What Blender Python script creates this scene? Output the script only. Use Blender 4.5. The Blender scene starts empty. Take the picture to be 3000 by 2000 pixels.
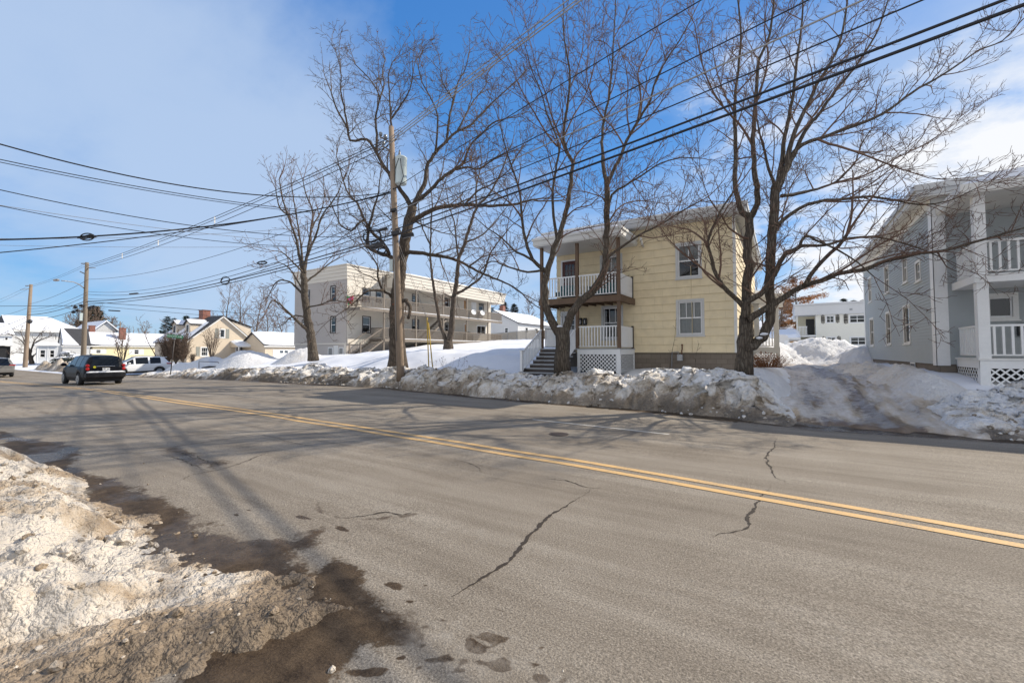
import bpy, bmesh, math, random
import numpy as np
from mathutils import Vector, Matrix, noise as mnoise
R = math.radians
C = bpy.context.scene
COL = C.collection
# ---------------------------------------------------------------- camera
FPX = 1270.0; TH = math.atan(.04); YAW = R(32.1); EYE = 1.7; SHP = 21.0
cam = bpy.data.cameras.new('camera'); camo = bpy.data.objects.new('camera', cam); COL.objects.link(camo)
cam.sensor_width = 36; cam.lens = FPX/3000*36; cam.shift_y = -SHP/3000
cam.clip_start = .1; cam.clip_end = 3000
camo.location = (0, 0, EYE); camo.rotation_euler = (R(90)+TH, 0, YAW)
C.camera = camo
# ---------------------------------------------------------------- sun, sky, exposure
SAZ, SEL = R(38), R(36)
SUN = Vector((math.sin(SAZ)*math.cos(SEL), math.cos(SAZ)*math.cos(SEL), math.sin(SEL)))
sl = bpy.data.lights.new('sun', 'SUN'); so = bpy.data.objects.new('sun', sl); COL.objects.link(so)
sl.energy = 3.6; sl.angle = R(.53); sl.color = (1, .91, .77)
so.location = (30, 40, 60); so.rotation_euler = SUN.to_track_quat('Z', 'Y').to_euler()
C.view_settings.view_transform = 'Standard'; C.view_settings.look = 'None'
C.view_settings.exposure = .74; C.view_settings.gamma = 1
def ray(px, py):
    x = (px-1500)/FPX; y = (1000-py-SHP)/FPX
    f = math.cos(TH)-y*math.sin(TH); u = math.sin(TH)+y*math.cos(TH)
    c, s = math.cos(YAW), math.sin(YAW)
    return Vector((x*c-f*s, x*s+f*c, u))
SKYS = .14; SKYK = .58
W = bpy.data.worlds.new('World'); C.world = W; W.use_nodes = True
nt = W.node_tree; nt.nodes.clear()
def N(t, nt_, **kw):
    n = nt_.nodes.new(t)
    for k, v in kw.items(): setattr(n, k, v)
    return n
L = nt.links.new
sky = N('ShaderNodeTexSky', nt, sky_type='NISHITA', sun_disc=False)
sky.sun_elevation = SEL; sky.sun_rotation = SAZ; sky.altitude = 50; sky.air_density = 1.0; sky.dust_density = .6; sky.ozone_density = 2.0
hs = N('ShaderNodeHueSaturation', nt); hs.inputs['Saturation'].default_value = 1.12; hs.inputs['Hue'].default_value = .497
L(sky.outputs[0], hs.inputs['Color'])
tc = N('ShaderNodeTexCoord', nt)
def math_(op, a, b=None, nt_=nt, clamp=False):
    n = N('ShaderNodeMath', nt_, operation=op, use_clamp=clamp)
    for i, v in enumerate((a, b)):
        if v is None: continue
        if isinstance(v, (int, float)): n.inputs[i].default_value = v
        else: nt_.links.new(v, n.inputs[i])
    return n.outputs[0]
sep = N('ShaderNodeSeparateXYZ', nt); L(tc.outputs['Generated'], sep.inputs[0])
zz = math_('ADD', math_('MAXIMUM', sep.outputs[2], 0.0), .22)
cmb = N('ShaderNodeCombineXYZ', nt)
L(math_('DIVIDE', sep.outputs[0], zz), cmb.inputs[0]); L(math_('DIVIDE', sep.outputs[1], zz), cmb.inputs[1])
mp = N('ShaderNodeMapping', nt); mp.inputs['Rotation'].default_value = (0, 0, R(-28)); mp.inputs['Scale'].default_value = (1.0, 2.0, 1)
L(cmb.outputs[0], mp.inputs[0])
nz = N('ShaderNodeTexNoise', nt); nz.inputs['Scale'].default_value = 1.0; nz.inputs['Detail'].default_value = 8; nz.inputs['Roughness'].default_value = .55; nz.inputs['Distortion'].default_value = .35
L(mp.outputs[0], nz.inputs['Vector'])
nz2 = N('ShaderNodeTexNoise', nt); nz2.inputs['Scale'].default_value = 3.2; nz2.inputs['Detail'].default_value = 9; nz2.inputs['Roughness'].default_value = .6
L(cmb.outputs[0], nz2.inputs['Vector'])
def lobe(px, py, k, amp):
    d = ray(px, py).normalized()
    dp = N('ShaderNodeVectorMath', nt, operation='DOT_PRODUCT'); L(tc.outputs['Generated'], dp.inputs[0]); dp.inputs[1].default_value = d
    return math_('MULTIPLY', math_('EXPONENT', math_('MULTIPLY', math_('SUBTRACT', dp.outputs['Value'], 1.0), k)), amp)
def lobed(d, k, amp):
    d = Vector(d).normalized(); dp = N('ShaderNodeVectorMath', nt, operation='DOT_PRODUCT'); L(tc.outputs['Generated'], dp.inputs[0]); dp.inputs[1].default_value = d
    return math_('MULTIPLY', math_('EXPONENT', math_('MULTIPLY', math_('SUBTRACT', dp.outputs['Value'], 1.0), k)), amp)
def total(lobes, extra):
    s = extra
    for l in lobes: s = math_('ADD', s, lobe(*l))
    return s
# thin veil on the left, clear blue patches where amp is negative
veil = total([(120, 60, 14, .45), (450, 470, 12, .74), (950, 640, 26, .62), (650, 660, 30, .4), (1450, 780, 24, .62), (1120, 800, 30, .5), (1650, 820, 60, .3), (1250, 60, 16, -.5), (1350, 420, 30, -.2), (250, 860, 26, -.75), (1900, 350, 14, -.1), (2950, 550, 10, .75), (-700, 700, 6, .3), (600, 20, 40, -.12)],
             math_('ADD', math_('MULTIPLY', math_('SUBTRACT', nz.outputs[0], .5), 1.9), math_('MULTIPLY', math_('SUBTRACT', nz2.outputs[0], .5), .9)))
veil = math_('MULTIPLY', math_('SMOOTH_MIN', math_('MAXIMUM', veil, 0.0), .95), .8, clamp=True)
puff = total([(2950, 470, 110, .72), (2560, 830, 90, .5), (2250, 400, 70, .26), (2100, 180, 80, .22), (2650, 60, 30, .0), (2950, 200, 30, .05), (3000, 800, 40, .4), (1350, 40, 10, -.7), (600, 500, 3, -.5), (150, 860, 60, .02), (2700, 420, 60, -.25)],
             math_('MULTIPLY', math_('SUBTRACT', nz2.outputs[0], .52), 2.3))
puff = math_('ADD', puff, lobed((.25, -1, .55), 2.2, .95))  # unseen white cloud added behind the camera to brighten the shaded fronts
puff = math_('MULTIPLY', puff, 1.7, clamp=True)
gr = N('ShaderNodeValToRGB', nt); ge = gr.color_ramp.elements; ge.new(.5); ge.new(.5)
for e, (p, c) in zip(ge, ((0, (.30, .52, .74)), (.07, (.14, .42, .80)), (.25, (.060, .30, .76)), (.75, (.034, .19, .60)))): e.position = p; e.color = (*c, 1)
L(sep.outputs[2], gr.inputs[0])
sc = N('ShaderNodeVectorMath', nt, operation='SCALE'); L(gr.outputs[0], sc.inputs[0]); sc.inputs['Scale'].default_value = SKYK/SKYS
mx0 = N('ShaderNodeMix', nt, data_type='RGBA'); mx0.inputs[0].default_value = .8; L(hs.outputs[0], mx0.inputs[6]); L(sc.outputs[0], mx0.inputs[7])
mxa = N('ShaderNodeMix', nt, data_type='RGBA'); L(veil, mxa.inputs[0]); L(mx0.outputs[2], mxa.inputs[6]); mxa.inputs[7].default_value = (*[k*SKYK/SKYS for k in (.58, .71, .91)], 1)
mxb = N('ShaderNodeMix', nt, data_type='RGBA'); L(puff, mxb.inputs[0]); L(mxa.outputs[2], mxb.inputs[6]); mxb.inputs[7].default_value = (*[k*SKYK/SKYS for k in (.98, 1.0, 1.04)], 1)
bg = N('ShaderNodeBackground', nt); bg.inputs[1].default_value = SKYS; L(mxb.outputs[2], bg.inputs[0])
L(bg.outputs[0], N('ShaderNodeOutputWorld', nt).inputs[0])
# ---------------------------------------------------------------- projection helpers (photo pixel -> place)
def onY(px, py, Y):
    d = ray(px, py); t = Y/d.y; return Vector((d.x*t, Y, EYE+d.z*t))
def onX(px, py, X):
    d = ray(px, py); t = X/d.x; return Vector((X, d.y*t, EYE+d.z*t))
def onZ(px, py, z):
    d = ray(px, py); t = (z-EYE)/d.z; return Vector((d.x*t, d.y*t, z))
FWD = Vector((-math.sin(YAW), math.cos(YAW), 0))
def onD(px, py, D):
    d = ray(px, py); t = D/(d.dot(FWD)); return Vector((d.x*t, d.y*t, EYE+d.z*t))
# ---------------------------------------------------------------- noise (numpy)
def _h(ix, iy, s):
    h = (ix*374761393+iy*668265263+s*982451653) & 0xffffffff
    h = ((h ^ (h >> 13))*1274126177) & 0xffffffff
    return ((h ^ (h >> 16)) & 0xffff)/65535.0
def vn(x, y, s=0):
    x = np.asarray(x, float); y = np.asarray(y, float)
    ix = np.floor(x).astype(np.int64); iy = np.floor(y).astype(np.int64); fx = x-ix; fy = y-iy
    fx = fx*fx*fx*(fx*(fx*6-15)+10); fy = fy*fy*fy*(fy*(fy*6-15)+10)
    a, b, c, d = _h(ix, iy, s), _h(ix+1, iy, s), _h(ix, iy+1, s), _h(ix+1, iy+1, s)
    return (a*(1-fx)+b*fx)*(1-fy)+(c*(1-fx)+d*fx)*fy-.5
def fbm(x, y, sc, oct=4, s=0, gain=.5):
    r = 0; a = 1.0; x = np.asarray(x, float)*sc; y = np.asarray(y, float)*sc
    for i in range(oct):
        r = r+a*vn(x, y, s+i*17); a *= gain; x, y = x*1.83+y*.77+3.1, y*1.83-x*.77+7.7
    return r
def sstep(a, b, x):
    t = np.clip((x-a)/(b-a), 0, 1); return t*t*(3-2*t)
# ---------------------------------------------------------------- mesh builder
class MB:
    def __init__(s): s.v = []; s.f = []; s.sm = []
    def quad(s, *p):
        i = len(s.v); s.v += [tuple(q) for q in p]; s.f.append(tuple(range(i, i+len(p)))); s.sm.append(False)
    def box(s, x0, x1, y0, y1, z0, z1, m=None):
        p = [Vector(q) for q in ((x0,y0,z0),(x1,y0,z0),(x1,y1,z0),(x0,y1,z0),(x0,y0,z1),(x1,y0,z1),(x1,y1,z1),(x0,y1,z1))]
        if m is not None: p = [m @ q for q in p]
        i = len(s.v); s.v += [tuple(q) for q in p]
        for f in ((0,3,2,1),(4,5,6,7),(0,1,5,4),(1,2,6,5),(2,3,7,6),(3,0,4,7)): s.f.append(tuple(i+k for k in f)); s.sm.append(False)
        return s
    def tube(s, pts, rad, n=8, cap=True, sm=True):
        pts = [Vector(p) for p in pts]
        if not isinstance(rad, (list, tuple)): rad = [rad]*len(pts)
        i0 = len(s.v); up = None
        for k, p in enumerate(pts):
            a = pts[max(k-1, 0)]; b = pts[min(k+1, len(pts)-1)]; d = (b-a)
            if d.length < 1e-9: d = Vector((0, 0, 1))
            d.normalize()
            if up is None: up = d.orthogonal().normalized()
            up = (up-d*up.dot(d))
            if up.length < 1e-6: up = d.orthogonal()
            up.normalize(); sd = d.cross(up)
            for j in range(n):
                t = 2*math.pi*j/n; q = p+(up*math.cos(t)+sd*math.sin(t))*rad[k]; s.v.append((q.x, q.y, q.z))
        for k in range(len(pts)-1):
            for j in range(n):
                a = i0+k*n+j; b = i0+k*n+(j+1) % n
                s.f.append((a, b, b+n, a+n)); s.sm.append(sm)
        if cap:
            s.f.append(tuple(i0+j for j in range(n-1, -1, -1))); s.sm.append(False)
            e = i0+(len(pts)-1)*n; s.f.append(tuple(e+j for j in range(n))); s.sm.append(False)
        return s
    def cyl(s, a, b, r, n=12, r2=None): return s.tube([a, b], [r, r if r2 is None else r2], n)
    def blob(s, c, rx, ry, rz, seed=0, amp=.25, sub=2):
        bm = bmesh.new(); bmesh.ops.create_icosphere(bm, subdivisions=sub, radius=1)
        i = len(s.v)
        for v in bm.verts:
            k = 1+amp*mnoise.noise(v.co*1.6+Vector((seed*3.7, seed*1.3, seed)))+amp*.5*mnoise.noise(v.co*3.7+Vector((seed, 9, 2)))
            s.v.append((c[0]+v.co.x*rx*k, c[1]+v.co.y*ry*k, c[2]+v.co.z*rz*k))
        for f in bm.faces: s.f.append(tuple(i+v.index for v in f.verts)); s.sm.append(amp < .3)
        bm.free(); return s
    def build(s, name, mat, parent=None, local=False, bevel=0, kind=None):
        me = bpy.data.meshes.new(name)
        off = parent.location if (parent is not None and not local) else Vector((0, 0, 0))
        if parent is not None and not local and parent.parent is not None: off = off+parent.parent.location+(parent.parent.parent.location if parent.parent.parent else Vector())
        v = np.array(s.v, float).reshape(-1, 3)-np.array(off)[None]
        me.from_pydata(v.tolist(), [], s.f); me.update()
        me.polygons.foreach_set('use_smooth', s.sm)
        o = bpy.data.objects.new(name, me); COL.objects.link(o)
        me.materials.append(mat)
        if parent is not None: o.parent = parent
        if bevel:
            md = o.modifiers.new('bevel', 'BEVEL'); md.width = bevel; md.segments = 2; md.limit_method = 'ANGLE'; md.harden_normals = False
        if kind: o['kind'] = kind
        return o
def tag(o, label=None, cat=None, group=None, kind=None):
    if label: o['label'] = label
    if cat: o['category'] = cat
    if group: o['group'] = group
    if kind: o['kind'] = kind
    return o
def thing(name, label, cat, loc=(0, 0, 0), rz=0, group=None):
    o = bpy.data.objects.new(name, None); COL.objects.link(o); o.location = loc; o.rotation_euler = (0, 0, rz)
    o.empty_display_size = .3
    return tag(o, label, cat, group)
def copy_tree(o, parent=None):
    c = o.copy(); COL.objects.link(c)
    if parent: c.parent = parent
    for ch in list(o.children): copy_tree(ch, c)
    return c
def grid_mesh(name, xs, ys, Z, mat, attrs=None, X=None, Y=None):
    nx, ny = len(xs), len(ys)
    if X is None: X, Y = np.meshgrid(xs, ys)
    v = np.stack([X.ravel(), Y.ravel(), Z.ravel()], 1)
    me = bpy.data.meshes.new(name); me.vertices.add(nx*ny); me.vertices.foreach_set('co', v.ravel())
    a = (np.arange(ny-1)[:, None]*nx+np.arange(nx-1)[None]).ravel()
    q = np.stack([a, a+1, a+nx+1, a+nx], 1).astype(np.int32)
    me.loops.add(q.size); me.loops.foreach_set('vertex_index', q.ravel())
    me.polygons.add(len(q)); me.polygons.foreach_set('loop_start', np.arange(0, q.size, 4, dtype=np.int32)); 
    me.polygons.foreach_set('use_smooth', np.ones(len(q), bool))
    me.update(calc_edges=True); me.validate()
    for k, d in (attrs or {}).items():
        at = me.attributes.new(k, 'FLOAT', 'POINT'); at.data.foreach_set('value', d.ravel().astype(np.float32))
    me.materials.append(mat)
    o = bpy.data.objects.new(name, me); COL.objects.link(o); return o
# ---------------------------------------------------------------- materials
def newmat(name):
    m = bpy.data.materials.new(name); m.use_nodes = True; t = m.node_tree
    return m, t, t.nodes['Principled BSDF']
def ramp(t, fac, stops):
    r = N('ShaderNodeValToRGB', t); e = r.color_ramp.elements
    while len(e) < len(stops): e.new(.5)
    for el, (p, c) in zip(e, stops): el.position = p; el.color = (*c, 1) if len(c) == 3 else c
    t.links.new(fac, r.inputs[0]); return r.outputs[0]
def tnoise(t, vec, scale, detail=4, rough=.55, dist=0):
    n = N('ShaderNodeTexNoise', t); n.inputs['Scale'].default_value = scale; n.inputs['Detail'].default_value = detail
    n.inputs['Roughness'].default_value = rough; n.inputs['Distortion'].default_value = dist
    if vec is not None: t.links.new(vec, n.inputs['Vector'])
    return n.outputs[0]
def tmap(t, vec, scale=(1, 1, 1), rot=(0, 0, 0)):
    m = N('ShaderNodeMapping', t); m.inputs['Scale'].default_value = scale; m.inputs['Rotation'].default_value = rot
    t.links.new(vec, m.inputs[0]); return m.outputs[0]
def mixc(t, fac, a, b, mode='MIX'):
    n = N('ShaderNodeMix', t, data_type='RGBA', blend_type=mode)
    for i, v in ((0, fac), (6, a), (7, b)):
        if isinstance(v, (int, float)): n.inputs[i].default_value = v
        elif isinstance(v, tuple): n.inputs[i].default_value = (*v, 1)
        else: t.links.new(v, n.inputs[i])
    return n.outputs[2]
def bump(t, b, h, strength=.4, dist=.02, prev=None):
    n = N('ShaderNodeBump', t); n.inputs['Strength'].default_value = strength; n.inputs['Distance'].default_value = dist
    t.links.new(h, n.inputs['Height'])
    if prev is not None: t.links.new(prev, n.inputs['Normal'])
    t.links.new(n.outputs[0], b.inputs['Normal']); return n.outputs[0]
def attr(t, name):
    n = N('ShaderNodeAttribute', t, attribute_name=name); return n.outputs['Fac']
def objc(t): return N('ShaderNodeTexCoord', t).outputs['Object']
def geo(t): return N('ShaderNodeNewGeometry', t).outputs['Position']
def M(name, col, rough=.6, var=.15, sc=2.0, bmp=0, bsc=60, metal=0, spec=.4, stretch=(1, 1, 1)):
    m, t, b = newmat(name)
    p = tmap(t, geo(t), stretch)
    n = tnoise(t, p, sc, 5); n2 = tnoise(t, p, sc*9, 3)
    f = math_('ADD', math_('MULTIPLY', n, .65, t), math_('MULTIPLY', n2, .35, t), t)
    c0 = tuple(max(0, k*(1-var)) for k in col); c1 = tuple(min(1, k*(1+var)) for k in col)
    t.links.new(ramp(t, f, [(.3, c0), (.7, c1)]), b.inputs['Base Color'])
    b.inputs['Roughness'].default_value = rough; b.inputs['Metallic'].default_value = metal; b.inputs['Specular IOR Level'].default_value = spec
    if bmp: bump(t, b, tnoise(t, p, bsc, 4), bmp, .01)
    return m
MT = {}
# ================================================================ snow, road, terrain materials
def snow_mat(name, clean=(.72, .735, .765), dirt=(.30, .255, .205), grit=(.06, .047, .036), lump=0.0, tint=(.66, .60, .52)):
    m, t, b = newmat(name); p = geo(t)
    d = attr(t, 'dirt')
    n1 = tnoise(t, p, 2.2, 6, .6); n2 = tnoise(t, p, 14, 5, .62); n3 = tnoise(t, p, 60, 3, .6)
    k = math_('ADD', d, math_('MULTIPLY', math_('SUBTRACT', math_('ADD', math_('ADD', math_('MULTIPLY', n1, .35, t), math_('MULTIPLY', n2, .55, t), t), math_('MULTIPLY', n3, .35, t), t), .625, t), 1.35, t), t)
    c = ramp(t, k, [(.10, clean), (.32, tint), (.62, dirt), (1.0, tuple(x*.55 for x in dirt))])
    sp = math_('MULTIPLY', math_('SUBTRACT', math_('ADD', n3, math_('MULTIPLY', k, .20, t), t), .76, t), 9.0, t, clamp=True)
    sp = math_('MULTIPLY', sp, math_('MULTIPLY', math_('ADD', k, .1, t), 2.0, t, clamp=True), t)
    c = mixc(t, sp, c, grit)
    t.links.new(c, b.inputs['Base Color']); b.inputs['Roughness'].default_value = .72; b.inputs['Specular IOR Level'].default_value = .3
    b.inputs['Subsurface Weight'].default_value = 0.0
    wv = N('ShaderNodeVectorMath', t, operation='ADD'); t.links.new(p, wv.inputs[0]); nv = N('ShaderNodeTexNoise', t); nv.inputs['Scale'].default_value = 9; nv.inputs['Detail'].default_value = 3; t.links.new(p, nv.inputs['Vector'])
    sv_ = N('ShaderNodeVectorMath', t, operation='SCALE'); sv_.inputs['Scale'].default_value = .09; t.links.new(nv.outputs['Color'], sv_.inputs[0]); t.links.new(sv_.outputs[0], wv.inputs[1])
    h = math_('ADD', math_('MULTIPLY', n2, .7, t), math_('MULTIPLY', n3, .4, t), t)
    for sc_, am in ((7.5, .9), (19, .55), (46, .3)):
        vo = N('ShaderNodeTexVoronoi', t); vo.inputs['Scale'].default_value = sc_; t.links.new(wv.outputs[0], vo.inputs['Vector'])
        h = math_('SUBTRACT', h, math_('MULTIPLY', vo.outputs['Distance'], am, t), t)
    bump(t, b, h, .6+lump, .05)
    return m
MT['snow_dirty'] = snow_mat('ploughed_snow', clean=(.74, .73, .72), tint=(.66, .61, .545), dirt=(.33, .27, .205), lump=.25)
MT['snow_near'] = snow_mat('sandy_snow', clean=(.60, .535, .45), tint=(.50, .42, .325), dirt=(.35, .265, .18), grit=(.09, .066, .045), lump=.3)
def clean_snow(name, col=(.75, .765, .80)):
    m, t, b = newmat(name); p = geo(t)
    n1 = tnoise(t, p, .7, 5); n2 = tnoise(t, p, 22, 4)
    t.links.new(ramp(t, n1, [(.3, tuple(x*.95 for x in col)), (.7, col)]), b.inputs['Base Color'])
    b.inputs['Roughness'].default_value = .7; b.inputs['Specular IOR Level'].default_value = .3
    bump(t, b, math_('ADD', math_('MULTIPLY', n1, 2.0, t), math_('MULTIPLY', n2, .25, t), t), .35, .05)
    return m
MT['snow'] = clean_snow('clean_snow')
def asphalt():
    m, t, b = newmat('asphalt'); p = geo(t)
    sx = tmap(t, p, (.10, 1.1, 1)); sx2 = tmap(t, p, (.35, 5.5, 1))
    n1 = tnoise(t, sx, 1.0, 5, .6); n1b = tnoise(t, sx2, 1.0, 4, .6); n2 = tnoise(t, p, .9, 5, .6); n3 = tnoise(t, p, 72, 3, .8); n4 = tnoise(t, p, 33, 4, .7); n5 = tnoise(t, p, 7, 5, .65)
    f = math_('ADD', math_('ADD', math_('MULTIPLY', n1, .5, t), math_('MULTIPLY', n1b, .34, t), t), math_('MULTIPLY', n2, .3, t), t)
    c = ramp(t, f, [(.40, (.190, .155, .117)), (.54, (.275, .232, .180)), (.70, (.365, .318, .256))])
    c = mixc(t, math_('MULTIPLY', math_('SUBTRACT', n3, .36, t), 4.2, t, clamp=True), mixc(t, .72, c, (.045, .038, .031)), c)
    c = mixc(t, math_('MULTIPLY', math_('SUBTRACT', n3, .60, t), 5.5, t, clamp=True), c, (.50, .455, .39))
    c = mixc(t, math_('MULTIPLY', math_('SUBTRACT', n4, .60, t), 3.4, t, clamp=True), c, (.055, .048, .041))
    # meltwater darkening with its own ragged edge
    wt = attr(t, 'wet')
    wk = math_('ADD', wt, math_('MULTIPLY', math_('SUBTRACT', math_('ADD', math_('MULTIPLY', n5, .65, t), math_('ADD', math_('MULTIPLY', n4, .45, t), math_('MULTIPLY', n3, .25, t), t), t), .66, t), 1.15, t), t)
    wk = math_('MULTIPLY', math_('SUBTRACT', wk, .42, t), 7.0, t, clamp=True)
    c = mixc(t, wk, c, mixc(t, math_('MULTIPLY', math_('SUBTRACT', math_('ADD', n5, n3, t), .75, t), 2.0, t, clamp=True), (.026, .0165, .009), (.105, .072, .043)))
    # pale dried salt
    st = attr(t, 'salt')
    sk = math_('MULTIPLY', math_('SUBTRACT', math_('ADD', st, math_('MULTIPLY', math_('SUBTRACT', n5, .5, t), 1.2, t), t), .5, t), 1.6, t, clamp=True)
    c = mixc(t, math_('MULTIPLY', sk, .55, t), c, (.40, .37, .32))
    t.links.new(c, b.inputs['Base Color'])
    rg = N('ShaderNodeMix', t, data_type='FLOAT'); t.links.new(wk, rg.inputs[0]); rg.inputs[2].default_value = .88; t.links.new(ramp(t, n2, [(.42, (.22,)*3), (.56, (.7,)*3)]), rg.inputs[3])
    t.links.new(rg.outputs[0], b.inputs['Roughness'])
    rs = N('ShaderNodeMix', t, data_type='FLOAT'); t.links.new(wk, rs.inputs[0]); rs.inputs[2].default_value = .25; rs.inputs[3].default_value = .16; t.links.new(rs.outputs[0], b.inputs['Specular IOR Level'])
    bump(t, b, math_('ADD', n3, math_('MULTIPLY', n4, .6, t), t), .85, .008)
    return m
MT['asphalt'] = asphalt()
def paint(name, col):
    m, t, b = newmat(name); p = geo(t)
    n1 = tnoise(t, p, 45, 4, .7); n2 = tnoise(t, p, 2.5, 5, .6)
    wear = math_('MULTIPLY', math_('SUBTRACT', math_('ADD', math_('MULTIPLY', n1, .8, t), math_('MULTIPLY', n2, .5, t), t), .63, t), 5.0, t, clamp=True)
    c = mixc(t, math_('MULTIPLY', wear, .75, t), col, (.22, .19, .155))
    t.links.new(c, b.inputs['Base Color']); b.inputs['Roughness'].default_value = .75
    bump(t, b, tnoise(t, p, 95, 3), .5, .005)
    return m
MT['yellow_paint'] = paint('yellow_paint', (.60, .375, .15)); MT['white_paint'] = paint('worn_white_paint', (.54, .50, .43))
MT['crack'] = M('crack_tar', (.035, .026, .019), .9, .3, 20)
# ================================================================ terrain
XK = np.array([-420, -140, -72, -58, -53.5, -52.5, -46.4, -45.2, -40, -36, -31, -24, -19, -14, -9, -7, -3, -1.2, -.2, .5, 2.9, 4.0, 5, 9, 30, 420.])
YK = np.array([-420, -30, 1.0, 2.4, 12.3, 13.3, 14.6, 17, 20, 22, 26, 35, 50, 90, 420.])
def zr(x): return -np.clip((-26-np.asarray(x, float))*.017, 0, .5)
def _prof(x):
    z0 = float(zr(x)); near = [0, 0, z0-.02, z0-.12, z0-.12]
    if x <= -52.4: f = [z0+.05, z0+.15, z0+.3, .0, .1, .3, .5, .8, 1.2, 2]
    elif x <= -46: f = [z0-.3, z0-.3, z0-.3, z0-.3, z0-.3, z0-.25, -.15, .2, .8, 2]
    elif x <= -39.5: f = [-.1, .1, .4, .5, .6, .9, 1.2, 1.8, 2.6, 3]
    elif x <= -30: f = [.1, .55, .9, 1.15, 1.25, 1.47, 2.4, 3.3, 3.6, 4]
    elif x <= -22: f = [.1, .75, 1.05, 1.5, 1.7, 1.75, 2.4, 3.3, 3.6, 4]
    elif x <= -16: f = [.1, .8, 1.05, 1.75, 1.9, 2.0, 2.5, 3.3, 3.6, 4]
    elif x <= -13: f = [.1, .8, 1.05, 1.55, 1.8, 1.95, 2.5, 3.3, 3.6, 4]
    elif x <= -8.5: f = [.1, .85, 1.0, 1.1, 1.3, 1.7, 2.4, 3.2, 3.4, 4]
    elif x <= -2: f = [.1, .9, 1.08, 1.10, 1.15, 1.2, 1.6, 2.4, 3.0, 4]
    elif x <= -1: f = [.1, .85, 1.05, 1.05, 1.1, 1.1, 1.1, 1.3, 2.0, 4]
    elif x <= 0: f = [0, .35, .75, .8, .85, .85, .85, 1.0, 2.0, 4]
    elif x <= 3.2: f = [-.2, -.05, .19, .43, .51, .61, .68, .95, 2.0, 4]
    elif x <= 4.2: f = [.0, .25, .7, .95, 1.0, 1.0, 1.0, 1.1, 2.0, 4]
    else: f = [.0, .35, .72, .95, 1.0, 1.0, 1.0, 1.1, 2.0, 4]
    if -46 < x: f[0] = z0-.14; f[1] = z0-.14 if x < .2 or x > 3.5 else f[1]; f[2] *= .62 if x < -.5 or x > 3.5 else .8
    return near+f
TZ = np.array([_prof(x) for x in XK])
def T0(x, y):
    x = np.asarray(x, float); y = np.asarray(y, float)
    i = np.clip(np.searchsorted(XK, x)-1, 0, len(XK)-2); j = np.clip(np.searchsorted(YK, y)-1, 0, len(YK)-2)
    fx = np.clip((x-XK[i])/(XK[i+1]-XK[i]), 0, 1); fy = np.clip((y-YK[j])/(YK[j+1]-YK[j]), 0, 1)
    fx = fx*fx*(3-2*fx)*.6+fx*.4; fy = fy*fy*(3-2*fy)*.4+fy*.6
    return (TZ[i, j]*(1-fx)+TZ[i+1, j]*fx)*(1-fy)+(TZ[i, j+1]*(1-fx)+TZ[i+1, j+1]*fx)*fy
def T(x, y):
    y = np.asarray(y, float)
    return T0(x, y)+sstep(13, 16, y)*(fbm(x, y, .28, 3, 5)*.16+fbm(x, y, 1.3, 3, 9)*.07)
def Tz(x, y): return float(T(x, y))
def nonuni(segs):
    o = []
    for a, b, s in segs: o += list(np.arange(a, b, s))
    return np.array(o+[segs[-1][1]])
xs = nonuni([(-420, -140, 20), (-140, -72, 2), (-72, -36, .5), (-36, 12, .25), (12, 40, 2), (40, 420, 20)])
ys = nonuni([(-420, -40, 20), (-40, 0, 4), (0, 12, .6), (12, 36, .2), (36, 60, .6), (60, 100, 4), (100, 420, 20)])
X, Y = np.meshgrid(xs, ys)
Zt = T(X, Y)
foot = sstep(12, 12.5, Y)*0
og = grid_mesh('ground', xs, ys, Zt, MT['snow']); tag(og, kind='structure')
# ---------------------------------------------------------------- polygons given in photo pixels on the road plane
def poly_sd(X, Y, P):
    """signed distance, inside positive"""
    P = np.array(P, float); d = np.full(X.shape, 1e9); ins = np.zeros(X.shape, bool)
    for a, b in zip(P, np.roll(P, -1, 0)):
        e = b-a; l2 = (e**2).sum()+1e-12
        t = np.clip(((X-a[0])*e[0]+(Y-a[1])*e[1])/l2, 0, 1)
        d = np.minimum(d, np.hypot(X-a[0]-t*e[0], Y-a[1]-t*e[1]))
        c = ((a[1] > Y) != (b[1] > Y)); den = (b[1]-a[1]) if abs(b[1]-a[1]) > 1e-12 else 1e-12
        ins ^= c & (X < e[0]*(Y-a[1])/den+a[0])
    return np.where(ins, d, -d)
def gp(*pts): return [tuple(onZ(px, py, 0))[:2] for px, py in pts]
def line_d(X, Y, P):
    d = np.full(X.shape, 1e9)
    for a, b in zip(P[:-1], P[1:]):
        ex, ey = b[0]-a[0], b[1]-a[1]; t = np.clip(((X-a[0])*ex+(Y-a[1])*ey)/(ex*ex+ey*ey+1e-12), 0, 1)
        d = np.minimum(d, np.hypot(X-a[0]-t*ex, Y-a[1]-t*ey))
    return d
# ---------------------------------------------------------------- road
xs = nonuni([(-150, -30, 1.0), (-30, -16, .2), (-16, -10, .08), (-10, 3.2, .035), (3.2, 8, .12), (8, 60, 1.0)])
ys = nonuni([(-3, .2, .3), (.2, 5.5, .035), (5.5, 12.2, .1), (12.2, 15.6, .2)])
X, Y = np.meshgrid(xs, ys)
wx = X+fbm(X, Y, 1.2, 3, 61)*.25; wy = Y+fbm(X, Y, 1.2, 3, 71)*.25
wet = np.zeros(X.shape)
def addp(pts, soft=.12, amp=1.0):
    global wet
    sd = poly_sd(wx, wy, gp(*pts))+(fbm(X, Y, 5, 4, 77)*.11+fbm(X, Y, 1.7, 3, 78)*.10 if soft > .2 else 0); wet = np.maximum(wet, amp*np.clip(.5+sd/soft*.5, 0, 1))
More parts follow.
